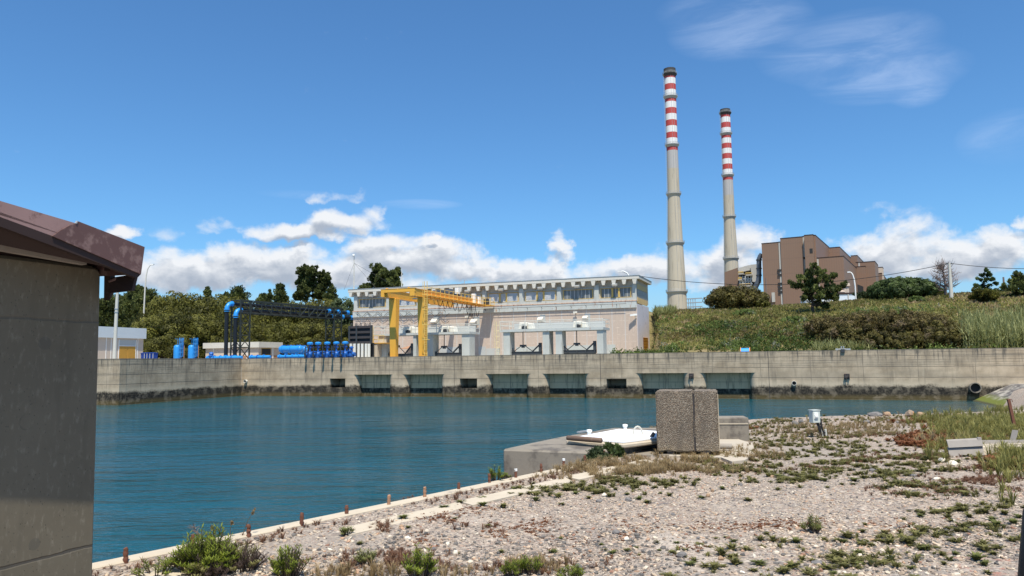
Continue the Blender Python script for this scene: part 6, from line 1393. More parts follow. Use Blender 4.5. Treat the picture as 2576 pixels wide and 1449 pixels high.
def patch_pts(items, seed=2, keep=1., spread=1.):                             # patches of ground cover, centre and extent read in the photograph, filled evenly on the ground
    r = np.random.default_rng(seed); out = []
    for (px, py, rx, ry, n) in items:
        c = gpt(px, py); ex = gpt(px + rx, py) - c; ey = (gpt(px, py - ry) - gpt(px, py + ry)) / 2 * spread
        n = int(n * keep); q = r.normal(0, .75, (n, 2)); q = q[np.hypot(q[:, 0], q[:, 1]) < 1.8]
        P = c + q[:, :1] * ex + q[:, 1:] * ey; out.append(P)
    P = np.concatenate(out); cl = vnoise(P[:, 0], P[:, 1], 5., 91) + vnoise(P[:, 0], P[:, 1], 13., 92) * .8; P = P[cl + r.normal(0, .15, len(P)) > -.02]; P[:, 2] = yard_h(P[:, 0], P[:, 1]) - .01; return P

def build_hut():
    # the visible face is the long side wall running away from the viewer; a = 0 at its far corner, b = into the hut
    P1 = at_y(0, 1000, 4.04)[:2]; P2 = at_y(250, 1000, 4.6)[:2]; d = P2 - P1; HF = Frame(P2, math.atan2(d[1], d[0]))
    root = thing('concrete_hut', 'weathered grey concrete hut with maroon sheet metal roof edge at the near left', 'hut', (P2[0], P2[1], GZ), HF.ang)
    def L(q, b): a, z = HF.az(q, b); return np.array([a, b, z - GZ])
    mt, T, p, oc, _ = new_mat('hut_concrete'); n = T.noise(oc, 1.6, 6, .6)
    x, y, z = T.sep(oc)
    c = T.mix(n, (.115, .098, .068), (.19, .162, .115)); pore = T.n('ShaderNodeTexVoronoi'); T.put(pore.inputs['Vector'], T.mapv(oc, (2.2, 2.2, 1))); pore.inputs['Scale'].default_value = 38
    pm = T.m('MULTIPLY', T.ss(pore.outputs['Distance'], .20, .08), T.ss(T.m('ADD', T.m('MULTIPLY', T.noise(oc, 2.2, 3), .7), T.m('MULTIPLY', T.sep(pore.outputs['Color'])[0], .5)), .58, .72)); pore2 = T.ss(T.noise(T.mapv(oc, (2.4, 2.4, 1)), 13, 6, .7), .52, .68)
    c = T.mix(T.m('MULTIPLY', pore2, .5), c, (.27, .235, .175)); c = T.mix(T.m('MULTIPLY', pm, .8), c, (.045, .04, .035))
    zj = [HF.az(C, 0)[1] - GZ for C in (B6(240, 1352), B6(240, 140))]
    wob = T.m('MULTIPLY_ADD', T.noise(oc, 6, 3), .03, z)
    for X, Y, rr_ in ((228, 262, 34), (175, 1287, 30), (140, 660, 40)):
        ca, cz = HF.az(B6(X, Y), 0); ra = HF.az(B6(X + rr_, Y), 0)[0] - ca; rz_ = rr_ * .4929 / FPX * 4.3; cz -= GZ
        dd = T.m('SQRT', T.m('ADD', T.m('POWER', T.m('DIVIDE', T.m('SUBTRACT', x, ca), ra), 2.), T.m('POWER', T.m('DIVIDE', T.m('SUBTRACT', z, cz), rz_), 2.)))
        c = T.mix(T.m('MULTIPLY', T.ss(T.m('MULTIPLY_ADD', T.noise(oc, 9, 4), .3, dd), 1.2, 1.05), .45), c, (.095, .088, .072)) if rr_ < 40 else T.mix(T.m('MULTIPLY', T.ss(T.m('ABSOLUTE', T.m('SUBTRACT', T.m('MULTIPLY_ADD', T.noise(oc, 7, 4), .5, dd), 1.2)), .12, .04), T.m('MULTIPLY', T.ss(T.noise(oc, 4, 3), .4, .6), .7)), c, (.05, .045, .035))
    jl = T.m('MAXIMUM', T.ss(T.m('ABSOLUTE', T.m('SUBTRACT', wob, zj[0] + .015)), .012, .005), T.m('MULTIPLY', T.ss(T.m('ABSOLUTE', T.m('SUBTRACT', wob, zj[1] + .015)), .010, .003), .45))
    c = T.mix(jl, c, (.09, .08, .065)); c = T.mix(T.m('MULTIPLY', T.ss(T.noise(T.mapv(oc, (2.5, 2.5, .5)), 1.6, 5, .6), .50, .7), .55), c, (.085, .075, .055))
    T.put(p.inputs[0], c); p.inputs['Roughness'].default_value = .88; p.inputs['Specular IOR Level'].default_value = .25; bump(T, p, T.m('SUBTRACT', T.m('MULTIPLY', n, .5), T.m('ADD', pm, jl)), .5, .01)
    tr = L((258, 672), 0); br = L((237, 1460), 0); tl = L((0, 640), 0); top = max(tr[2], tl[2])
    sl = (tr[0] - br[0]) / (tr[2] - br[2]); bot = -.5; ab = br[0] + sl * (bot - br[2])
    m_ = MB(); m_.prism([(-3.2, 0, bot), (ab, 0, bot), (tr[0], 0, tr[2] - .03), (tr[0] - .04, 0, tr[2]), (-.7, 0, tl[2]), (-3.2, 0, tl[2] + .05)], (0, 2.6, 0)); m_.build('wall', mt, root, bevel=.02)
    bf = -.32
    def sheet(pts, b, th, name, mat, parent=root):
        P = [L(C7(*q) if len(q) == 2 else q, b) for q in pts]; m_ = MB(); m_.prism(P, (0, th, 0)); return m_.build(name, MAT[mat], parent), P
    # near ends are continued straight past the edge of the view
    def cont(q0, q1, a_end, b): A_, B_ = L(C7(*q0), b), L(C7(*q1), b); k = (a_end - A_[0]) / (B_[0] - A_[0]); return A_ + (B_ - A_) * k
    tA = cont((880, 378), (0, 118), -2.6, bf); bA = cont((600, 522), (0, 303), -2.6, bf)
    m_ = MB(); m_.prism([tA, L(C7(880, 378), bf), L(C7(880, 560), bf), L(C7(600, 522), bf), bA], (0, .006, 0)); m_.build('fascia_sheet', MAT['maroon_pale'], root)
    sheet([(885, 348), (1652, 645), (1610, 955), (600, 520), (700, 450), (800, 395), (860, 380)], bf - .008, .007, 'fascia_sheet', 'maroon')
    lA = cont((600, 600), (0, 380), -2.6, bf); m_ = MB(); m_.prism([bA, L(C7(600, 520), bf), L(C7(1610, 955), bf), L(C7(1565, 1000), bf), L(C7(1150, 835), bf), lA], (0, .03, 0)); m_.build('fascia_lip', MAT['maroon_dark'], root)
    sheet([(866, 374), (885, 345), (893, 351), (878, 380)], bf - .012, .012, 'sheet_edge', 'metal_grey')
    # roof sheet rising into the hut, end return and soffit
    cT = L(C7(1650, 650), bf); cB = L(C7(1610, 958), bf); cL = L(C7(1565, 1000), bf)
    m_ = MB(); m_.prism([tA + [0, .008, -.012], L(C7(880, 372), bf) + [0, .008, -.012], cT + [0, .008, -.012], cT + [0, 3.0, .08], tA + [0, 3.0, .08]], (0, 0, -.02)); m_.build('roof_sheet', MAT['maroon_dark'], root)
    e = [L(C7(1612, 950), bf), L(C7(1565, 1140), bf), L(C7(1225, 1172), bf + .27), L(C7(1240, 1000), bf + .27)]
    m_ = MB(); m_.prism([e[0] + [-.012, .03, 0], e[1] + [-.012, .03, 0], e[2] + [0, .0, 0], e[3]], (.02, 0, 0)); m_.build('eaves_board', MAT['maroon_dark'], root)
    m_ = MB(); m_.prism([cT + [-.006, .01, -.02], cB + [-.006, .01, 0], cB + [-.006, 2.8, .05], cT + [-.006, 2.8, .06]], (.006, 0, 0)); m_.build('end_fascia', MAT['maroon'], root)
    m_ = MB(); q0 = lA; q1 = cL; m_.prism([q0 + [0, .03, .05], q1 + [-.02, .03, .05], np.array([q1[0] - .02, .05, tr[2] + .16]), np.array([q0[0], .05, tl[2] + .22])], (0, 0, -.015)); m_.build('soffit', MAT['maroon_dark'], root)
    m_ = MB(); m_.prism([L(C7(1190, 880), -.02), L(C7(1250, 880), -.02), L(C7(1235, 1170), -.02), L(C7(1185, 1255), -.02)], (0, -.05, 0)); m_.build('bracket', MAT['maroon_dark'], root)
    m_ = MB(); m_.tube([L(C7(1240, 1040), -.1), L(C7(1340, 1005), -.12), L(C7(1560, 995), -.24)], .008, 6); m_.build('conduit', MAT['maroon_pale'], root)
    A0, A1 = cont((960, 760), (0, 585), -2.6, -.06), L(C7(960, 765), -.06); m_ = MB(); m_.bar(A0, A1, .05, .09); m_.build('timber_plate', MAT['wood'], root)
    m_ = MB(); m_.prism([(-3.1, .04, tl[2] - .05), (tr[0] - .06, .04, tr[2] - .05), (tr[0] - .06, .04, tr[2] + .06), (-3.1, .04, tl[2] + .12)], (0, 2.4, 0)); m_.build('wall_plate', MAT['maroon_dark'], root)

def build_platform():
    zp = GZ + .15
    P = [on_z(*B1(X, Y), zp)[:2] for X, Y in ((185, 628), (1000, 655), (1290, 612), (1610, 545), (1900, 560), (1700, 430), (1210, 432), (1110, 447), (700, 518), (400, 580))]
    root = thing('concrete_platform', 'low grey concrete platform jutting over the water under the white hatch', 'platform', (P[0][0], P[0][1], 0)); o = P[0]
    m_ = MB(); m_.prism([(q[0] - o[0], q[1] - o[1], -1.2) for q in P], (0, 0, zp + 1.2)); m_.build('slab', MAT['plat'], root, bevel=.03)
    Q = [on_z(*B1(X, Y), GZ)[:2] for X, Y in ((1010, 680), (1300, 700), (1720, 705), (1760, 560), (1600, 540), (1290, 625))]
    m_ = MB(); m_.prism([(q[0], q[1], GZ - .1) for q in Q], (0, 0, .135)); tag(m_.build('pavement', MAT['plat']), kind='structure')
    # raised rim and hatch
    zh = zp + .10
    H = [on_z(*B1(X, Y), zh)[:2] for X, Y in ((815, 528), (1258, 447), (1680, 470), (1610, 525), (1300, 562), (1108, 549))]
    c0 = np.mean(H, 0); root = thing('hatch', 'bright white flat hatch cover on the concrete platform', 'hatch', (c0[0], c0[1], zp))
    m_ = MB(); m_.prism([((q - c0)[0] * 1.10, (q - c0)[1] * 1.10, .0) for q in H], (0, 0, .075)); m_.build('rim', MAT['kerb'], root, bevel=.02)
    m_ = MB(); m_.prism([(*(q - c0), .08) for q in H], (0, 0, .03)); m_.build('cover', MAT['cover'], root, bevel=.004)
    for X, Y in ((985, 508), (1316, 455)):
        q = on_z(*B1(X, Y), zh)[:2] - c0; m_ = MB(); m_.lathe([(.035, .11), (.035, .17), (.05, .175), (.052, .21), (.02, .22)], (q[0], q[1], 0), 14); m_.build('vent_cap', MAT['white'], root, smooth=40)
    q = on_z(*B1(1432, 502), zh)[:2] - c0; m_ = MB(); m_.tube([(q[0] + .085 * math.cos(t), q[1], .11 + .15 * math.sin(t)) for t in np.linspace(0, math.pi, 11)], .016, 8); m_.build('handle', MAT['pole'], root, smooth=50)
    for X, Y in ((1245, 476), (1350, 520), (1510, 492)): q = on_z(*B1(X, Y), zh)[:2] - c0; m_ = MB(); m_.box(q[0] - .03, q[0] + .03, q[1] - .02, q[1] + .02, .11, .113); m_.build('lifting_slot', MAT['greypanel'], root)
    a, b = on_z(*B1(780, 535), zh), on_z(*B1(1100, 560), zh); t = thing('brown_pipe', 'short brown pipe lying along the near edge of the white hatch', 'pipe', (a[0], a[1], zh + .02)); m_ = MB(); d = b - a; m_.tube([(0, 0, .0), d * .02, d * .98, d], [.03, .045, .045, .03], 12); m_.build('pipe', MAT['brown_pipe'], t, smooth=50)
    a, b = on_z(*B1(880, 487), zp), on_z(*B1(1000, 470), zp); t = thing('metal_strip', 'thin pale metal strip at the water side of the platform', 'scrap', (a[0], a[1], zp)); d = b - a; m_ = MB(); m_.bar((0, 0, .03), (d[0], d[1], .03), .06, .03); m_.build('strip', MAT['metal_grey'], t)
    # exposed aggregate block
    mt, T, p, oc, _ = new_mat('exposed_aggregate'); vo = T.n('ShaderNodeTexVoronoi'); T.put(vo.inputs['Vector'], oc); vo.inputs['Scale'].default_value = 72
    r_ = T.sep(vo.outputs['Color'])[0]; c = T.ramp(r_, [(0, (.13, .10, .072)), (.35, (.21, .165, .12)), (.62, (.31, .25, .185)), (.85, (.46, .40, .32)), (1, (.32, .20, .13))])
    c = T.mix(T.m('MULTIPLY', T.ss(vo.outputs['Distance'], .3, .65), .8), c, (.14, .11, .08)); x, y, z = T.sep(oc); c = T.mix(T.m('MULTIPLY', T.ss(T.m('MULTIPLY_ADD', T.noise(oc, 3, 4), .6, z), .62, .25), .55), c, (.36, .28, .17))
    c = T.mix(T.m('MULTIPLY', T.ss(T.noise(T.mapv(oc, (3, 3, .8)), 1.4, 5), .5, .68), .5), c, (.12, .10, .08))
    T.put(p.inputs[0], c); p.inputs['Roughness'].default_value = .9; bump(T, p, T.m('SUBTRACT', 1., vo.outputs['Distance']), .8, .02)
    Yb = on_z(*B1(1900, 690), GZ)[1]; L = at_y(*B1(1610, 690), Yb); Rr = at_y(*B1(2185, 690), Yb); th = R(-15.); kx = Rr[0] / Rr[1]; w = (kx * Yb - L[0]) / (math.cos(th) - kx * math.sin(th)); zt = at_y(*B1(1900, 90), Yb)[2]
    root = thing('concrete_block', 'tall square block of exposed aggregate concrete split by a vertical groove', 'concrete block', (L[0], Yb, GZ), th); h = zt - GZ; z0 = .07
    def slab(x0, x1, y0, y1, name):
        bm = bmesh.new(); bmesh.ops.create_cube(bm, size=1); bmesh.ops.scale(bm, vec=(x1 - x0, y1 - y0, h - z0), verts=bm.verts); bmesh.ops.translate(bm, vec=((x0 + x1) / 2, (y0 + y1) / 2, (h + z0) / 2), verts=bm.verts)
        bmesh.ops.bevel(bm, geom=list(bm.edges), offset=.02, segments=2, affect='EDGES'); bmesh.ops.subdivide_edges(bm, edges=[e for e in bm.edges if e.calc_length() > .2], cuts=9, use_grid_fill=True)
        for v in bm.verts: v.co.x += .008 * math.sin(v.co.z * 9 + v.co.y * 7) * rng.random(); v.co.z += (.022 * rng.random() * (1 if v.co.z < z0 + .05 else -.4) if (v.co.z < z0 + .05 or v.co.z > h - .05) else 0); v.co.y += .006 * rng.normal()
        me = bpy.data.meshes.new(name); bm.to_mesh(me); bm.free(); me.materials.append(mt); me.shade_smooth(); me.set_sharp_from_angle(angle=R(40)); ob = bpy.data.objects.new(name, me); COL.objects.link(ob); ob.parent = root
    g = w * .60
    slab(0, g, 0, w * .92, 'block_half'); slab(g + .012, w, .02, w * .92, 'block_half')
    m_ = MB(); m_.box(g - .02, g + .05, .035, w * .9, z0 + .02, h - .04); m_.build('groove_shade', MAT['wood_dark'], root)  # dark strip set in the groove to stand for its shade
    m_ = MB()
    for x in (w * .22, w * .78): m_.box(x - .06, x + .06, .03, w * .9, 0, z0 + .02)
    m_.build('bearer', MAT['wood_dark'], root)
    m_ = MB(); m_.box(w + .002, w + .014, .12, .17, .1, h - .06); m_.build('edge_seam', MAT['kerb'], root)
    q = gpt(*B1(2250, 660)); t = thing('log', 'short round log sticking out beside the foot of the aggregate block', 'log', (q[0], q[1], GZ + .1)); m_ = MB(); m_.tube([(-.14, .06, 0), (.1, 0, 0)], .05, 12); m_.build('wood', MAT['wood'], t, smooth=50)
    q = gpt(*B1(1560, 655)); t = thing('timber', 'charred dark timber offcut by the foot of the aggregate block', 'timber', (q[0], q[1], zp)); m_ = MB(); m_.bar((-.2, .05, .06), (.22, -.05, .03), .1, .09); m_.bar((-.02, .05, .06), (.05, .0, .18), .05, .05); m_.build('wood', MAT['wood_dark'], t)
    # low grey wall behind
    Yb = 15.2; a = at_y(*B1(2210, 460), Yb); b = at_y(*B1(2335, 460), Yb); zt = at_y(*B1(2300, 338), Yb)[2]; t = thing('low_wall', 'low grey board marked concrete stub behind the aggregate block', 'wall', (a[0], Yb, GZ - .3), R(-6)); m_ = MB(); m_.box(-.3, b[0] - a[0] + .25, 0, .5, 0, zt - GZ + .3); m_.build('wall', MAT['plat'], t, bevel=.015)
    m_ = MB(); m_.box(-.3, b[0] - a[0] + .24, -.012, 0, .62, .64); m_.build('board_mark', MAT['kerb'], t)
    q = gpt(*B1(2265, 515)); t = thing('plastic_bag', 'crumpled turquoise plastic sheet on the ground beside the low wall', 'plastic', tuple(q)); bm = bmesh.new(); bmesh.ops.create_icosphere(bm, subdivisions=3, radius=.17)
    for v in bm.verts: k = 1 + .35 * math.sin(v.co.x * 40 + v.co.y * 23) * math.sin(v.co.z * 35 + 1.); v.co *= k; v.co.z = max(0, v.co.z * .95 + .06); v.co.x *= 1.1
    me = bpy.data.meshes.new('sheet'); bm.to_mesh(me); bm.free(); me.materials.append(MAT['cyan']); ob = bpy.data.objects.new('sheet', me); COL.objects.link(ob); ob.parent = t
    # electrical box on cables
    q = gpt(2074, 1100); Y = q[1]; a = at_y(2037, 1063, Y); b = at_y(2058, 1063, Y); zt = at_y(2048, 1032, Y)[2]
    t = thing('electrical_box', 'grey electrical box standing on thick black cables near the shore', 'electrical box', tuple(q), R(14)); x0 = a[0] - q[0]; x1 = b[0] - q[0]; zb = a[2] - q[2]; zt -= q[2]
    m_ = MB(); m_.box(x0, x1, -.06, .08, zb, zt); bx = m_.build('housing', MAT['box_grey'], t, bevel=.008)
    m_ = MB(); m_.box(x0 + .02, x0 + .11, -.075, -.06, zt - .16, zt - .04); m_.box(x0 + .03, x0 + .10, -.095, -.07, zt - .13, zt - .09); m_.build('socket_cover', MAT['white'], bx)
    m_ = MB(); m_.box(x0 - .01, x1 + .012, -.07, .09, zt, zt + .012); m_.build('lid', MAT['box_grey'], bx)
    for k, (dx, tx) in enumerate(((.02, .0), (.05, .04), (.10, .10))):
        m_ = MB(); m_.tube([(x0 + .1 + dx, .0, zb + .02), (x0 + .13 + dx, -.02, zb - .12), (x0 + .16 + dx * .6 + tx * .3, -.02, zb - .25), (-.06 + tx, 0, .12), (-.02 + tx, 0, -.02)], .017, 8); m_.build('cable', MAT['wire'], t)
    m_ = MB(); m_.tube([(x1 + .0, 0, zt - .15), (x1 + .05, 0, zt - .18), (x1 + .06, 0, zb - .05), (x1 - .01, 0, zb - .2), (.05, 0, .1)], .017, 8); m_.build('cable', MAT['wire'], t)
    for xx in (-.04, .04): m_ = MB(); m_.tube([(xx, 0, -.02), (xx - .01, 0, .16)], .026, 10); m_.build('conduit', MAT['pole'], t)
    # broken crate and stones at the right
    q = gpt(*B2(2110, 635)); t = thing('broken_crate', 'broken weathered wooden crate lying in the grass at the right', 'crate', tuple(q), R(-8))
    m_ = MB(); m_.obox((-.26, 0, .0), (.52, 0, .03), (0, .03, .02), (0, .05, .12)); m_.obox((-.26, .02, .14), (.52, 0, .03), (0, .03, .02), (0, .05, .10)); m_.obox((.2, .02, 0), (.06, 0, 0), (0, .04, 0), (0, .05, .3)); e = m_.build('end_panel', MAT['wood'], t)
    m_ = MB(); m_.obox((.28, .1, .02), (.85, .1, .0), (0, .05, .02), (0, .03, .12)); m_.obox((.3, .25, .13), (.8, .1, .01), (0, .12, 0), (0, 0, .03)); m_.build('side_board', MAT['kerb'], t)
    m_ = MB(); m_.obox((.24, .35, .1), (.95, .1, .0), (0, .03, 0), (0, .02, .12)); m_.obox((1.1, .1, 0), (.2, .03, 0), (0, .3, 0), (0, 0, .2)); m_.build('side_board', MAT['wood'], t)
    q = gpt(*B2(2465, 560)); t = thing('broken_plank', 'short grey plank leaning up out of the red succulents', 'plank', tuple(q)); m_ = MB(); m_.bar((0, 0, -.02), (.14, .05, .32), .09, .03); m_.build('board', MAT['wood'], t)
    P0 = gpt(*B2(2510, 430)); a = at_y(*B2(2448, 150), P0[1]); b = at_y(*B2(2510, 430), P0[1]); t = thing('iron_post', 'tall leaning rusty iron post in the grass at the right', 'post', (b[0], b[1], GZ)); d = a - b
    m_ = MB(); m_.bar((-d[0] * .2, 0, -d[2] * .2), tuple(d), .055, .04, (0, 1, 0)); m_.build('bar', MAT['rust'], t); m_ = MB(); m_.tube([(d[0] - .05, 0, d[2]), (d[0] + .07, .0, d[2] - .01), (d[0] + .08, 0, d[2] - .06)], .008, 6); m_.build('wire_hook', MAT['rust'], t)
    # dark frame edge close to the camera at the lower right
    t = thing('dark_post', 'black post close to the camera, cut by the lower right corner', 'post', tuple(at_y(2610, 1460, 1.9))); a = at_y(2572, 1270, 1.9) - at_y(2610, 1460, 1.9)
    b = at_y(2559, 1470, 1.9) - at_y(2610, 1460, 1.9); m_ = MB(); m_.tube([(b[0] + .035, 0, b[2] - 1.2), (b[0] + .035, 0, b[2]), (a[0] + .035, .0, a[2] - .02), (a[0] + .05, .0, a[2] + .03)], [.03, .03, .03, .012], 12); m_.build('shaft', MAT['blackframe'], t, smooth=50)

def build_stakes():
    pts = [(B3(285, 815), B3(285, 700)), (B3(885, 690), B3(888, 580)), (B3(1388, 585), B3(1390, 490)), (B3(1863, 485), B3(1868, 385)), (B3(2268, 393), B3(2268, 318)), (B4(258, 468), B4(262, 395)), (B4(540, 408), B4(540, 333)), (B4(805, 348), B4(805, 297)), (B4(1044, 297), B4(1044, 228)), (B4(1250, 258), B4(1250, 192)), (B4(1448, 215), B4(1448, 150)), (B4(1622, 175), B4(1624, 112)), (B4(1788, 143), B4(1788, 88)), (B4(1942, 115), B4(1942, 48))]
    pale = {5: 'faded pinkish rusty stake on the kerb, nearer the hut of the two faded ones', 6: 'faded pinkish rusty stake on the kerb, farther from the hut of the two faded ones', 9: 'rusty stake with a pale top at the water edge of the platform wall', 11: 'rusty stake with a white painted top in front of the platform wall'}
    order = ['nearest the hut', 'second from the hut, behind the leafy bush', 'third from the hut', 'fourth from the hut', 'fifth from the hut', '', '', 'just before the platform wall with two nearer it', 'last before the corner of the platform wall', '', 'between two stakes with pale tops', '', 'second from the grey green bush end', 'standing in the grey green bush']
    for i, (b, tp) in enumerate(pts):
        P = on_z(*b, GZ + .02); h = at_y(*tp, P[1])[2] - GZ; s = (P[:2] - KA) @ KD; q = KA + KD * s + KN * -.03
        lab = pale.get(i) or 'dark rusty iron stake along the kerb, ' + order[i]
        dx = at_y(*tp, P[1])[0] - P[0]; t = thing('iron_stake', lab, 'stake', (P[0], P[1], GZ), 0, 'rusty stakes along the kerb')
        m_ = MB(); k = 8; m_.tube([(0, 0, -.3)] + [(dx * j / k + .003 * math.sin(j * 3 + i), .003 * math.cos(j * 2 + i), h * j / k) for j in range(k + 1)], [.02] + [.020 + .003 * math.sin(j * 4.1 + i * 2) for j in range(k)] + [.017], 10)
        m_.build('bar', MAT['rust_pale' if i in (5, 6) else 'rust'], t, smooth=60)
        if i in (9, 11): m_ = MB(); m_.tube([(dx, 0, h * .8), (dx, 0, h + .004)], .0225, 10); m_.build('painted_top', MAT['white'], t)

def rock_mesh(name, sx, sy, sz, mat, parent=None, sub=2, seed=0, jag=.22):
    r = random.Random(seed); bm = bmesh.new(); bmesh.ops.create_icosphere(bm, subdivisions=sub, radius=1)
    ph = [r.uniform(0, 6) for _ in range(9)]
    pl = [(Vector((r.gauss(0, 1), r.gauss(0, 1), r.gauss(0, 1))).normalized(), r.uniform(.62, .9)) for _ in range(9)]
    for v in bm.verts:
        n = v.co.copy()
        for d, k in pl:
            q = v.co.dot(d)
            if q > k: v.co -= d * (q - k)
        v.co *= 1 + jag * .35 * math.sin(n.x * 5 + ph[0]) * math.sin(n.y * 6 + ph[1]) + r.uniform(-.03, .03)
        v.co.x *= sx; v.co.y *= sy; v.co.z *= sz
    me = bpy.data.meshes.new(name); bm.to_mesh(me); bm.free(); me.materials.append(mat); ob = bpy.data.objects.new(name, me); COL.objects.link(ob)
    if parent is not None: ob.parent = parent
    return ob
def build_rocks():
    L = [(B1, 1290, 425, 90, 42, 'rock', 'long dark grey rock beside the far edge of the platform'), (B1, 1435, 385, 55, 52, 'rock', 'pointed dark rock highest in the shore pile beside the platform'), (B1, 1400, 425, 85, 40, 'rock', 'flat dark rock in front of the pointed one by the platform'), (B1, 1080, 450, 50, 22, 'rock_orange', 'small orange tinted stone at the water edge of the platform'), (B1, 1530, 425, 60, 40, 'rock_tan', 'brown stone in dry grass between shore rocks and aggregate block'),
         (B1, 2390, 490, 110, 70, 'rock', 'broad dark rock beside the turquoise plastic'), (B1, 2310, 480, 55, 44, 'rock', 'dark stone right behind the turquoise plastic'),
         (B2, 690, 345, 60, 52, 'rock', 'jagged dark rock near the electrical box'), (B2, 740, 330, 50, 46, 'rock', 'small black rock left behind the electrical box'), (B2, 1350, 272, 130, 46, 'rock', 'wide flat grey rock on the far shore'), (B2, 1455, 272, 70, 40, 'rock_tan', 'rounded brown rock beside the wide flat grey one'), (B2, 1635, 270, 95, 66, 'rock_orange', 'large rock with bright orange lichen on the far shore'), (B2, 1730, 272, 72, 40, 'rock_tan', 'reddish grey rock right next to the orange lichen rock'), (B2, 1868, 275, 52, 46, 'rock', 'black rock on the far shore between orange and pale ones'), (B2, 2050, 282, 80, 44, 'rock_tan', 'rounded tan rock nearest the tall grass on the shore'), (B2, 1990, 295, 60, 30, 'rock', 'low grey rock before the rounded tan one'), (B2, 1460, 335, 40, 26, 'rock', 'small dark shard on the open gravel near the shore'), (B2, 1285, 340, 70, 30, 'rock', 'low dark rock in the grass between electrical box and shore rocks'), (B2, 1545, 345, 50, 22, 'rock', 'thin flat dark stone behind the shore gravel'), (B2, 1880, 325, 55, 24, 'rock_tan', 'pale brown stone low on the shore gravel'),
         (B2, 1900, 662, 72, 40, 'rock_white', 'smaller pale stone on the gravel near the broken crate'), (B2, 1985, 685, 108, 56, 'rock_white', 'large cream and tan stone near the broken crate'), (B2, 1325, 735, 70, 24, 'rock', 'flat grey stone on the open gravel'), (B2, 1165, 728, 56, 24, 'rock', 'dark flat stone left of the flat grey stone'), (B2, 1665, 785, 60, 26, 'rock', 'dark blue grey shard lying on the gravel'), (B2, 1860, 815, 90, 30, 'rock_white', 'low pale stone among weeds at the right'), (B2, 505, 785, 38, 22, 'rock_tan', 'small orange brown stone on the gravel right of the block'), (B2, 240, 855, 36, 26, 'rock', 'small blue grey stone near the first weeds'),
         (B4, 1940, 398, 40, 34, 'rock_white', 'pale beige stone alone on the mid gravel'), (B4, 1365, 488, 34, 38, 'rock', 'upright dark shard casting a shadow on the gravel'), (B4, 780, 835, 46, 50, 'rock_white', 'bright white stone with a small weed beside it'), (B4, 610, 812, 36, 34, 'rock', 'brown black stone on the near gravel'), (B4, 720, 772, 38, 34, 'rock_white', 'off white stone upslope of the bright white one'), (B4, 405, 735, 56, 34, 'rock_white', 'cream stone near the kerb gravel'), (B4, 1300, 898, 70, 40, 'rock', 'dark slate stone among mixed pebbles'), (B4, 1390, 918, 44, 32, 'rock', 'black pebble next to the dark slate stone'), (B4, 1740, 938, 60, 58, 'rock', 'largest black stone among the near pebbles'), (B4, 2115, 735, 44, 34, 'rock_white', 'light stone in the middle of the near gravel'), (B4, 2030, 685, 64, 36, 'rock', 'wide grey stone half buried in gravel'), (B4, 2480, 545, 46, 24, 'rock', 'dark grey stone on the right gravel'), (B4, 1900, 445, 56, 28, 'rock', 'grey stone behind a tuft on the mid gravel'), (B4, 2130, 432, 66, 32, 'rock', 'broad grey stone farther up the gravel'), (B4, 360, 645, 44, 26, 'rock_tan', 'tan stone beside the kerb weeds'), (B4, 1110, 910, 30, 26, 'rock', 'small slate pebble leaning in the near gravel'), (B4, 1040, 942, 46, 32, 'rock_white', 'smooth whitish stone near the bottom tufts'),
         (B5, 150, 770, 78, 48, 'rock', 'large dark grey stone on the right gravel'), (B5, 430, 798, 44, 32, 'rock_tan', 'reddish brown stone among pebbles at right'), (B5, 1110, 832, 90, 22, 'rock', 'long thin grey slab on the near right gravel'), (B5, 665, 782, 26, 36, 'rock_white', 'small upright white stone on the right gravel'), (B5, 580, 895, 40, 24, 'rock_white', 'pale stone low at the near right'), (B5, 340, 362, 36, 30, 'rock_tan', 'orange tan stone standing on edge'), (B5, 370, 328, 28, 28, 'rock_tan', 'small red brown stone upslope of the orange tan one'), (B5, 568, 288, 34, 22, 'rock', 'blue grey pebble on pale gravel'), (B5, 2080, 532, 40, 22, 'rock_white', 'yellowish pebble among the right weeds'), (B5, 2118, 560, 40, 18, 'rock', 'flat black pebble next to the yellowish one'), (B5, 270, 660, 38, 24, 'rock', 'shiny black stone on the near gravel'), (B5, 1000, 788, 36, 22, 'rock_tan', 'brick coloured stone on the near right gravel'), (B5, 1610, 795, 46, 26, 'rock_white', 'off white stone in the near right weeds'), (B5, 1695, 536, 44, 18, 'rock_tan', 'pinkish flat stone on the right gravel')]
    for i, (fn, X, Y, w, h, mat, lab) in enumerate(L):
        sc = {B1: .27282, B2: .30556, B4: .32243, B5: .35517}[fn]; q = gpt(*fn(X, Y + h * .42)); k = q[1] / FPX * sc; sx = w * k / 2; sz = h * k / 2 * 1.05
        ob = rock_mesh('rock' if w * k > .2 else 'stone', sx, sx * .8, sz * 1.15, MAT[mat], None, 2, i + 5); ob.location = (q[0], q[1], q[2] + sz * .55); ob.rotation_euler = (0, 0, (i * 37 % 60 - 30) * .02); tag(ob, lab, 'rock' if w * k > .2 else 'stone')

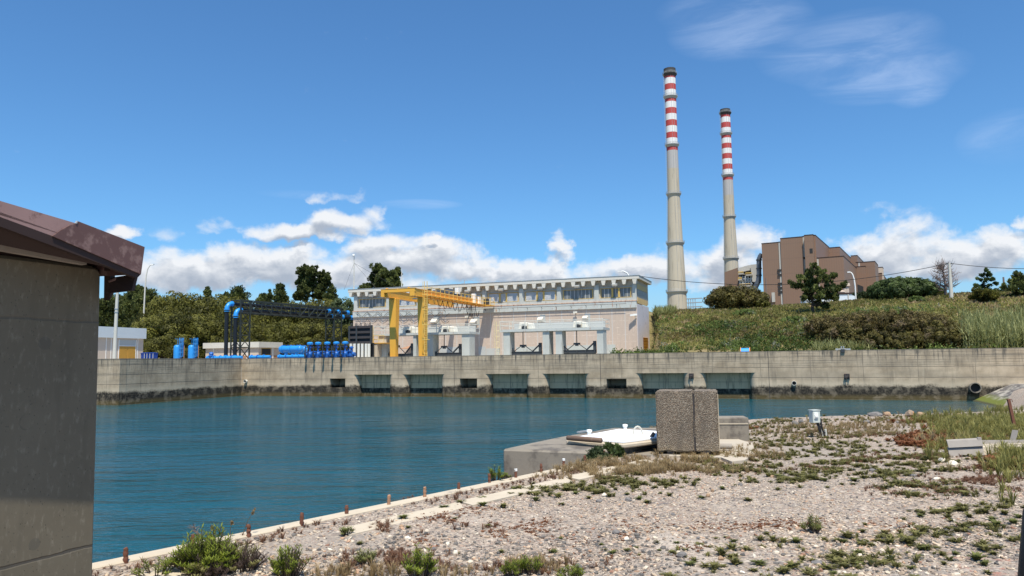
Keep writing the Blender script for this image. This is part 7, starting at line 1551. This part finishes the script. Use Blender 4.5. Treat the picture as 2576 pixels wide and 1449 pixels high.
def build_gravel():
    t = (1 + 5 ** .5) / 2; IV = np.array([(-1, t, 0), (1, t, 0), (-1, -t, 0), (1, -t, 0), (0, -1, t), (0, 1, t), (0, -1, -t), (0, 1, -t), (t, 0, -1), (t, 0, 1), (-t, 0, -1), (-t, 0, 1)]) / math.hypot(1, t)
    IF = np.array([(0, 11, 5), (0, 5, 1), (0, 1, 7), (0, 7, 10), (0, 10, 11), (1, 5, 9), (5, 11, 4), (11, 10, 2), (10, 7, 6), (7, 1, 8), (3, 9, 4), (3, 4, 2), (3, 2, 6), (3, 6, 8), (3, 8, 9), (4, 9, 5), (2, 4, 11), (6, 2, 10), (8, 6, 7), (9, 8, 1)])
    OV = np.array([(1, 0, 0), (-1, 0, 0), (0, 1, 0), (0, -1, 0), (0, 0, 1), (0, 0, -1.)]); OF = np.array([(0, 2, 4), (2, 1, 4), (1, 3, 4), (3, 0, 4), (2, 0, 5), (1, 2, 5), (3, 1, 5), (0, 3, 5)])
    pal = np.array([1.04, .99, .90]) * np.array([(.075, .075, .08), (.12, .115, .115), (.18, .16, .15), (.27, .22, .185), (.38, .30, .235), (.45, .355, .28), (.51, .42, .335), (.58, .50, .41), (.66, .60, .52), (.46, .30, .21), (.30, .16, .11)]); pw = np.array([.08, .10, .10, .09, .13, .14, .13, .10, .07, .06, .03]); pw /= pw.sum()
    def field(name, n, y0, y1, smin, smax, BV, BF, seed, lab):
        r = np.random.default_rng(seed); y = r.uniform(y0, y1, n); x = r.uniform(-.72 * y - .3, .72 * y + .4)
        s = smin * (smax / smin) ** (r.random(n) ** 2.2)
        d = coast_dist(x, y); off = (np.stack([x, y], -1) - KA) @ KN
        near_strip = (off > .58) & (off < .96) & (r.random(n) < .8)
        clump = vnoise(x, y, 1.6, 21) + vnoise(x, y, 4., 22) * .6
        k = (d > .03) & ~((off < .2)) & ~near_strip & (r.random(n) < np.clip(.75 + clump * .9, .12, 1)) & ~((x > 2.2) & (x < 5.5) & (y > 12.3)) ; x, y, s = x[k], y[k], s[k]; n = len(x)
        z = yard_h(x, y); sc = np.stack([s * r.uniform(.8, 1.4, n), s * r.uniform(.7, 1.1, n), s * r.uniform(.4, .75, n)], -1)
        V = BV[None] * (1 + r.uniform(-.22, .22, (n, len(BV), 1))) * sc[:, None]; a = r.uniform(0, 6.28, n); c, sn = np.cos(a)[:, None], np.sin(a)[:, None]; tl = r.normal(0, .25, n)[:, None]
        X = V[..., 0] * c - V[..., 1] * sn; Y_ = V[..., 0] * sn + V[..., 1] * c; Zz = V[..., 2] + X * tl
        V = np.stack([X + x[:, None], Y_ + y[:, None], Zz + (z + sc[:, 2] * .35)[:, None]], -1).reshape(-1, 3); Fq = (BF[None] + (np.arange(n) * len(BV))[:, None, None]).reshape(-1, 3)
        dk = vnoise(x, y, 1.0, 55) > .22
        ci = r.choice(len(pal), n, p=pw); ci = np.where(dk & (r.random(n) < .5), r.integers(0, 4, n), ci); col = pal[ci] * r.uniform(.8, 1.12, (n, 1))
        o = npmesh(name, V, Fq, MAT['stone'], None, np.repeat(col, len(BV), 0)); tag(o, lab, 'gravel', None, 'stuff')
    field('loose_gravel', 52000, 4.2, 7.6, .0045, .026, IV, IF, 1, 'loose mixed white, pink and slate pebbles nearest the camera')
    field('loose_gravel', 56000, 7.6, 12.5, .005, .020, OV, OF, 2, 'loose mixed pebbles on the middle of the yard')
    field('loose_gravel', 26000, 12.5, 21, .007, .024, OV, OF, 3, 'loose pebbles on the yard towards the shore')

def build_weeds():
    ro = [blades(34, .075, .10, .010, .9, s) for s in (1, 2, 3)]; tall = [blades(30, .28, .14, .005, .5, s) for s in (4, 5, 6)]; low = [blades(26, .09, .08, .006, .8, s) for s in (7, 8)]; succ = [blades(30, .045, .05, .009, .2, s, .6) for s in (9, 10)]
    dry = [blades(26, .22, .12, .0035, .6, s) for s in (11, 12, 13)]
    # single tufts that can be told one by one
    T_ = [(B4, x, y, r) for x, y, r in ((690, 487, 40), (818, 447, 42), (995, 475, 46), (1155, 492, 44), (1405, 435, 42), (1608, 472, 34), (985, 415, 36), (1030, 645, 36), (775, 590, 24), (408, 655, 28), (375, 575, 46), (1140, 828, 36), (1540, 825, 42), (795, 845, 26), (1595, 735, 28), (1940, 815, 30), (2005, 830, 40), (2120, 815, 36), (2190, 800, 26), (2350, 760, 30), (1915, 775, 26), (2215, 850, 24), (2475, 830, 34), (2275, 450, 42), (2215, 420, 40), (2340, 338, 34), (2120, 390, 26), (1820, 418, 34), (1825, 345, 26), (1290, 392, 30), (1715, 382, 34), (2450, 395, 36), (2380, 380, 24), (35, 770, 36), (2370, 815, 24), (1360, 380, 36), (1640, 350, 40), (1760, 315, 44), (2160, 295, 36), (1210, 385, 34), (1240, 345, 40), (2030, 350, 30))]
    T_ += [(B5, x, y, r) for x, y, r in ((440, 312, 32), (620, 388, 40), (295, 375, 36), (90, 288, 26), (845, 225, 38), (1070, 222, 34), (1165, 258, 32), (1110, 250, 26), (1372, 255, 44), (1285, 290, 26), (1370, 288, 26), (1730, 352, 34), (1805, 355, 26), (2100, 345, 30), (1540, 315, 26), (1432, 610, 34), (1295, 682, 36), (755, 628, 28), (522, 680, 32), (398, 662, 26), (470, 655, 24), (500, 790, 36), (700, 830, 56), (660, 880, 40), (205, 832, 44), (445, 848, 34), (560, 830, 26), (80, 755, 34), (118, 690, 26), (1280, 755, 26), (1400, 762, 48), (1300, 860, 50), (1395, 850, 40), (1625, 665, 52), (1730, 682, 40), (1570, 682, 34), (1870, 735, 48), (1960, 730, 34), (1825, 795, 40), (1750, 768, 30), (2240, 805, 66), (2360, 770, 44), (2300, 845, 46), (1610, 825, 40), (1780, 870, 40), (2010, 845, 32), (2090, 770, 34), (880, 890, 60), (960, 680, 48), (1050, 890, 34), (920, 860, 44), (1500, 710, 36), (1225, 910, 36), (1450, 560, 26), (1840, 500, 34), (2040, 480, 36), (2150, 570, 40), (2060, 530, 34), (2380, 560, 60), (2440, 480, 44), (2500, 540, 50), (2320, 910, 40), (1460, 680, 26), (1775, 715, 30), (2120, 455, 46), (2300, 470, 50), (2540, 500, 40), (2190, 500, 40), (2350, 520, 40))]
    protos = []
    for i, (fn, X, Y, r) in enumerate(T_):
        q = gpt(*fn(X, Y + r * .3)); sc = (.32243 if fn is B4 else .35517) * r / FPX * q[1] / .085
        if len(protos) < 4:
            V, Fq, t = blades(60, .085, .10, .012, .8, 60 + i); ob = npmesh('weed_tuft', V, Fq, MAT['weed' if len(protos) % 2 == 0 else 'weed_olive'], None, t); protos.append(ob)
        else: ob = protos[i % 4].copy(); COL.objects.link(ob)
        ob.location = (q[0], q[1], q[2] - .005); ob.scale = (sc, sc, sc * rng.uniform(.7, 1.)); ob.rotation_euler = (0, 0, i * 2.4)
        tag(ob, 'small green rosette weed growing out of the open gravel', 'weed', 'small weed tufts dotted over the gravel')
    # ground cover in patches
    gp = patch_pts([(1950, 1118, 90, 26, 500), (1880, 1150, 110, 18, 420), (1760, 1170, 150, 14, 360), (2100, 1130, 110, 14, 420), (2060, 1100, 90, 18, 460), (2200, 1090, 110, 14, 320), (1950, 1075, 90, 14, 380), (2050, 1062, 140, 10, 360), (2250, 1056, 160, 9, 420), (2130, 1165, 90, 12, 200), (1950, 1185, 130, 16, 320), (2020, 1205, 120, 16, 260), (2260, 1170, 110, 16, 320), (2340, 1155, 90, 12, 240), (2250, 1205, 50, 16, 180), (2330, 1232, 80, 14, 260), (2380, 1175, 60, 10, 120), (1640, 1215, 80, 12, 160), (1450, 1235, 110, 14, 260), (1560, 1210, 60, 10, 160), (2460, 1300, 110, 40, 260), (2330, 1370, 130, 30, 160), (2120, 1400, 160, 34, 160), (1820, 1400, 130, 40, 60), (1800, 1150, 60, 10, 120)], 3, .75)
    V, Fq, t = many(gp, low + ro, .4, 1.05, 4); o = npmesh('ground_cover', V, Fq, MAT['weed_olive'], None, t); tag(o, 'low olive green weeds creeping over the gravel', 'weeds', None, 'stuff')
    gp = patch_pts([(1620, 1175, 150, 16, 420), (1520, 1195, 120, 14, 300), (1700, 1160, 120, 12, 300), (1660, 1185, 90, 10, 200), (1900, 1140, 60, 14, 160), (2120, 1090, 130, 16, 460), (1990, 1080, 100, 16, 300), (1640, 1078, 40, 7, 160), (2300, 1060, 130, 12, 200), (1600, 1185, 200, 8, 200), (2460, 1090, 110, 36, 500), (2180, 1075, 90, 12, 220), (1350, 1425, 60, 10, 40), (880, 1446, 220, 8, 110), (1520, 1178, 90, 10, 400), (1760, 1150, 130, 8, 300)], 5, 1.2)
    V, Fq, t = many(gp, dry, .28, .68, 6); o = npmesh('dry_grass', V, Fq, MAT['dry_grass'], None, t); tag(o, 'tufts of dry straw grass around the block and along the kerb', 'grass', None, 'stuff')
    gp = patch_pts([(2480, 1080, 110, 40, 700), (2540, 1100, 60, 50, 500), (2430, 1075, 80, 20, 400), (2560, 1160, 40, 30, 160), (2380, 1060, 70, 12, 200), (2560, 1060, 60, 30, 300), (2470, 1120, 100, 16, 200)], 7)
    V, Fq, t = many(gp, tall, .45, 1.0, 8); o = npmesh('tall_grass', V, Fq, MAT['grass_green'], None, t); tag(o, 'tall green grass on the bank around the leaning rusty post', 'grass', None, 'stuff')
    gp = patch_pts([(2410, 1105, 100, 14, 800), (2360, 1112, 60, 8, 400), (2460, 1115, 100, 12, 600), (2310, 1122, 34, 5, 160), (2545, 1170, 60, 9, 360), (2560, 1180, 50, 8, 200), (2420, 1080, 60, 8, 200), (1890, 1080, 14, 4, 40), (2330, 1064, 60, 5, 120)], 9)
    V, Fq, t = many(gp, succ, .8, 2.2, 10); o = npmesh('red_succulents', V, Fq, MAT['succ'], None, t); tag(o, 'mat of red fleshy succulents at the foot of the grass bank', 'succulents', None, 'stuff')
    gp = patch_pts([(1300, 1340, 60, 8, 200), (1220, 1305, 60, 8, 70), (1360, 1320, 60, 6, 80), (1110, 1310, 40, 7, 110), (1900, 1320, 120, 7, 160), (2020, 1325, 150, 7, 180), (2270, 1322, 90, 5, 60), (1480, 1380, 100, 20, 110), (1700, 1350, 160, 14, 120), (1560, 1330, 90, 16, 80), (1850, 1180, 50, 5, 90), (1760, 1185, 40, 4, 60), (1190, 1280, 50, 4, 40), (1060, 1350, 40, 8, 60), (2350, 1365, 60, 6, 30), (1740, 1365, 60, 10, 60)], 11, 2.6, 2.2)
    V, Fq, t = many(gp, [blades(12, .018, .024, .006, .2, s, .7) for s in (20, 21)], .5, 1.2, 12); o = npmesh('red_sedum', V, Fq, MAT['succ'], None, t); tag(o, 'tiny red stonecrop sprinkled between the pebbles', 'succulents', None, 'stuff')
    gp = patch_pts([(2300, 1150, 140, 10, 500), (2200, 1160, 100, 8, 260), (2480, 1215, 110, 10, 400), (2560, 1230, 60, 8, 200), (2400, 1205, 100, 8, 200), (2460, 1180, 80, 6, 200), (2200, 1098, 80, 5, 160), (2020, 1180, 80, 8, 160), (1060, 1330, 120, 8, 300), (900, 1420, 160, 14, 300), (1300, 1425, 160, 12, 160), (2350, 1240, 120, 10, 200), (1000, 1400, 80, 12, 160)], 13)
    V, Fq, t = many(gp, [blades(16, .07, .06, .003, .5, s) for s in (22, 23)], .45, 1.0, 14); o = npmesh('red_grass', V, Fq, MAT['red_grass'], None, t); tag(o, 'short reddish brown dry grass in patches on the gravel', 'grass', None, 'stuff')
    # reddish grass along the kerb
    n = 520; s = rng.uniform(-2, 8.4, n); u = np.where(rng.random(n) < .7, rng.uniform(.2, .5, n), rng.uniform(-.1, .6, n)); q = KA + s[:, None] * KD + u[:, None] * KN; dn = (vnoise(s, u * 0, 2.3, 71) + rng.normal(0, .2, n)) > -.05; gp = np.concatenate([q[dn], np.full((dn.sum(), 1), GZ - .01)], 1)
    V, Fq, t = many(gp, [blades(14, .07, .06, .003, .5, s_) for s_ in (24, 25)], .5, 1.2, 15); o = npmesh('kerb_grass', V, Fq, MAT['red_grass'], None, t); tag(o, 'reddish dry grass growing between the kerb and the pale footing', 'grass', None, 'stuff')
    # leafy bushes close to the camera
    def spurge(lab, q, w, h, n, seed, mat='spurge', dead=.25):
        r = np.random.default_rng(seed); t = thing('leafy_bush', lab, 'bush', tuple(q)); parts = []; dp = []; m_ = MB()
        for k in range(n):
            an = r.uniform(0, 6.28); rr = w / 2 * math.sqrt(r.random()); hh = h * (1.05 - .75 * (rr / (w / 2)) ** 2) * r.uniform(.55, 1.1); b = np.array([rr * .5 * math.cos(an), rr * .5 * math.sin(an), 0]); e = np.array([rr * math.cos(an), rr * math.sin(an), hh]); isd = (b[0] > w * .02) and r.random() < dead
            m_.tube([b, (b + e) / 2 + np.array([0, 0, .05 * h]), e], [.005, .004, .003], 4, False)
            L = 26; sp = np.linspace(.3, 1.02, L); P = b + (e - b) * sp[:, None] + np.array([0, 0, 1]) * (.2 * h * sp * (1 - sp))[:, None]
            a2 = np.arange(L) * 2.4 + an; lf = .055 * (h / .5) ** .3 * r.uniform(.7, 1.2, L); d = np.stack([np.cos(a2) * .85, np.sin(a2) * .85, np.full(L, .65)], -1); sd = np.stack([-np.sin(a2), np.cos(a2), 0 * a2], -1) * (lf * (.10 if not isd else .05))[:, None]; T2 = P + d * lf[:, None]; M2 = P + d * (lf * .55)[:, None]
            V = np.stack([P, M2 + sd, T2, M2 - sd], 1).reshape(-1, 3); (dp if isd else parts).append((V, np.arange(len(V)).reshape(-1, 4), np.repeat(np.clip(r.normal(.5 if not isd else .4, .2, L), 0, 1), 4)))
        V, Fq, tt = join(parts); npmesh('foliage', V, Fq, MAT[mat], t, tt)
        if dp: V, Fq, tt = join(dp); npmesh('dry_foliage', V, Fq, MAT['twig'], t, tt)
        m_.build('stems', MAT['twig'] if False else MAT['bark'], t)
    q = gpt(*B3(1010, 900)); spurge('large bright green leafy bush with dry brown side beside the kerb', q, .60, .32, 170, 1)
    q = gpt(*B3(1330, 890)); spurge('dry brownish twiggy bush growing out of the large green bush', q, .42, .22, 60, 2, 'weed_olive', .8)
    q = gpt(*B3(1745, 960)); spurge('smaller bright green bush with upright shoots by the lower edge', q, .34, .26, 50, 3, dead=.35)
    q = gpt(*B3(1050, 945)); spurge('low dark brown dry bush in front of the large green bush', q, .5, .13, 50, 31, 'weed_olive', .8)
    q = gpt(*B4(490, 1020)); spurge('upright green shoots with narrow leaves at the lower edge of the gravel', q, .3, .24, 34, 4, dead=0)
    q = gpt(*B4(1230, 1020)); spurge('small yellow green shoot clump low on the gravel, nearer the kerb of two', q, .22, .14, 16, 5, dead=0)
    q = gpt(*B4(1360, 1000)); spurge('small yellow green shoot clump low on the gravel, farther from the kerb of two', q, .22, .16, 18, 6, dead=0)
    q = gpt(*B4(1680, 1030)); spurge('low yellow green clump cut by the lower edge of the view', q, .26, .1, 18, 7, dead=0)
    q = gpt(*B4(90, 925)); spurge('pale green rosette of narrow leaves on the near gravel by the kerb', q, .24, .12, 22, 8, 'weed', 0)
    q = gpt(*B3(2265, 590)); spurge('small green plant at the edge of the pale footing strip', q, .16, .1, 14, 9, 'weed', 0)
    q = gpt(*B3(560, 950)); spurge('green shoots at the lower edge between kerb and large bush', q, .4, .12, 20, 10, dead=0)
    q = gpt(*B5(1080, 620)); spurge('tallest green weed with seed stalks in the red stonecrop', q, .22, .16, 20, 12, 'weed', 0)
    def gbush(lab, q, w, h, mat, n=60):
        t = thing('shore_bush', lab, 'bush', tuple(q)); d = unit(n); d[:, 2] = np.abs(d[:, 2]); C = d * np.array([w / 2, w / 2, h * .75]) * rng.uniform(.55, .95, (n, 1)); V, Fq, tt = leaf_cloud(C, w * .16, 80, .035, 2., .6); V[:, 2] = np.maximum(V[:, 2], 0); npmesh('foliage', V, Fq, MAT[mat], t, tt)
    q = gpt(*B1(1050, 735)); gbush('grey green shrub at the platform edge, kerb side of the pair', q, .42, .33, 'grey_bush'); q = gpt(*B1(1200, 705)); gbush('greener shrub at the platform edge, block side of the pair', q, .42, .36, 'pine_mid')
    q = on_z(*B4(1095, 285), GZ); spurge('bright green spiky plant hanging at the kerb near the platform corner', q, .34, .2, 26, 13, 'spurge', 0); q = on_z(*B4(1172, 268), GZ); spurge('tiny green plant at the foot of the platform corner', q, .2, .07, 12, 14, 'weed', 0)
    # tall thin seed stalks near the kerb
    st = [(B3(1330, 600), B3(1440, 355)), (B3(1225, 620), B3(1240, 465)), (B3(1050, 620), B3(1060, 505))]
    for i, (b, tp) in enumerate(st):
        P = gpt(*b); e = at_y(*tp, P[1]); t = thing('seed_stalk', 'thin pale seed stalk rising from the large green bush, ' + ('tallest of three', 'middle one with a flower head', 'shortest of three')[i], 'grass stalk', tuple(P)); d = e - P; m_ = MB(); m_.tube([(0, 0, 0), d * .5 + np.array([-.01, 0, .01]), d], [.003, .0025, .002], 4); m_.build('stem', MAT['dry_grass'], t)
        V, Fq, tt = leaf_cloud([d * k for k in np.linspace(.86, 1.0, 5)], .012, 8, .012, 2, .6); npmesh('seed_head', V, Fq, MAT['dry_grass'], t, tt)
    q = gpt(*B3(1000, 640)); t = thing('dead_twigs', 'grey dead twiggy branch sticking out above the large green bush', 'twigs', tuple(q)); e = at_y(*B3(890, 505), q[1]) - q; tw = MB()
    for k in range(46): s = rng.uniform(.3, 1.0); p = e * s; dd = unit(1)[0] * .05 + e * .12; tw.tube([p, p + dd * .5, p + dd], [.0025, .002, .001], 3, False)
    tw.tube([(0, 0, 0), e * .5, e], [.006, .004, .002], 4); tw.build('twig_spray', MAT['bark_grey'], t)

build_far_land(); build_yard(); build_quay(); build_pump_house(); build_crane(); build_hoists()
build_pipework(); build_huts(); build_station(); build_hill_poles(); build_trees()
build_hut(); build_platform(); build_stakes(); build_rocks(); build_gravel(); build_weeds()
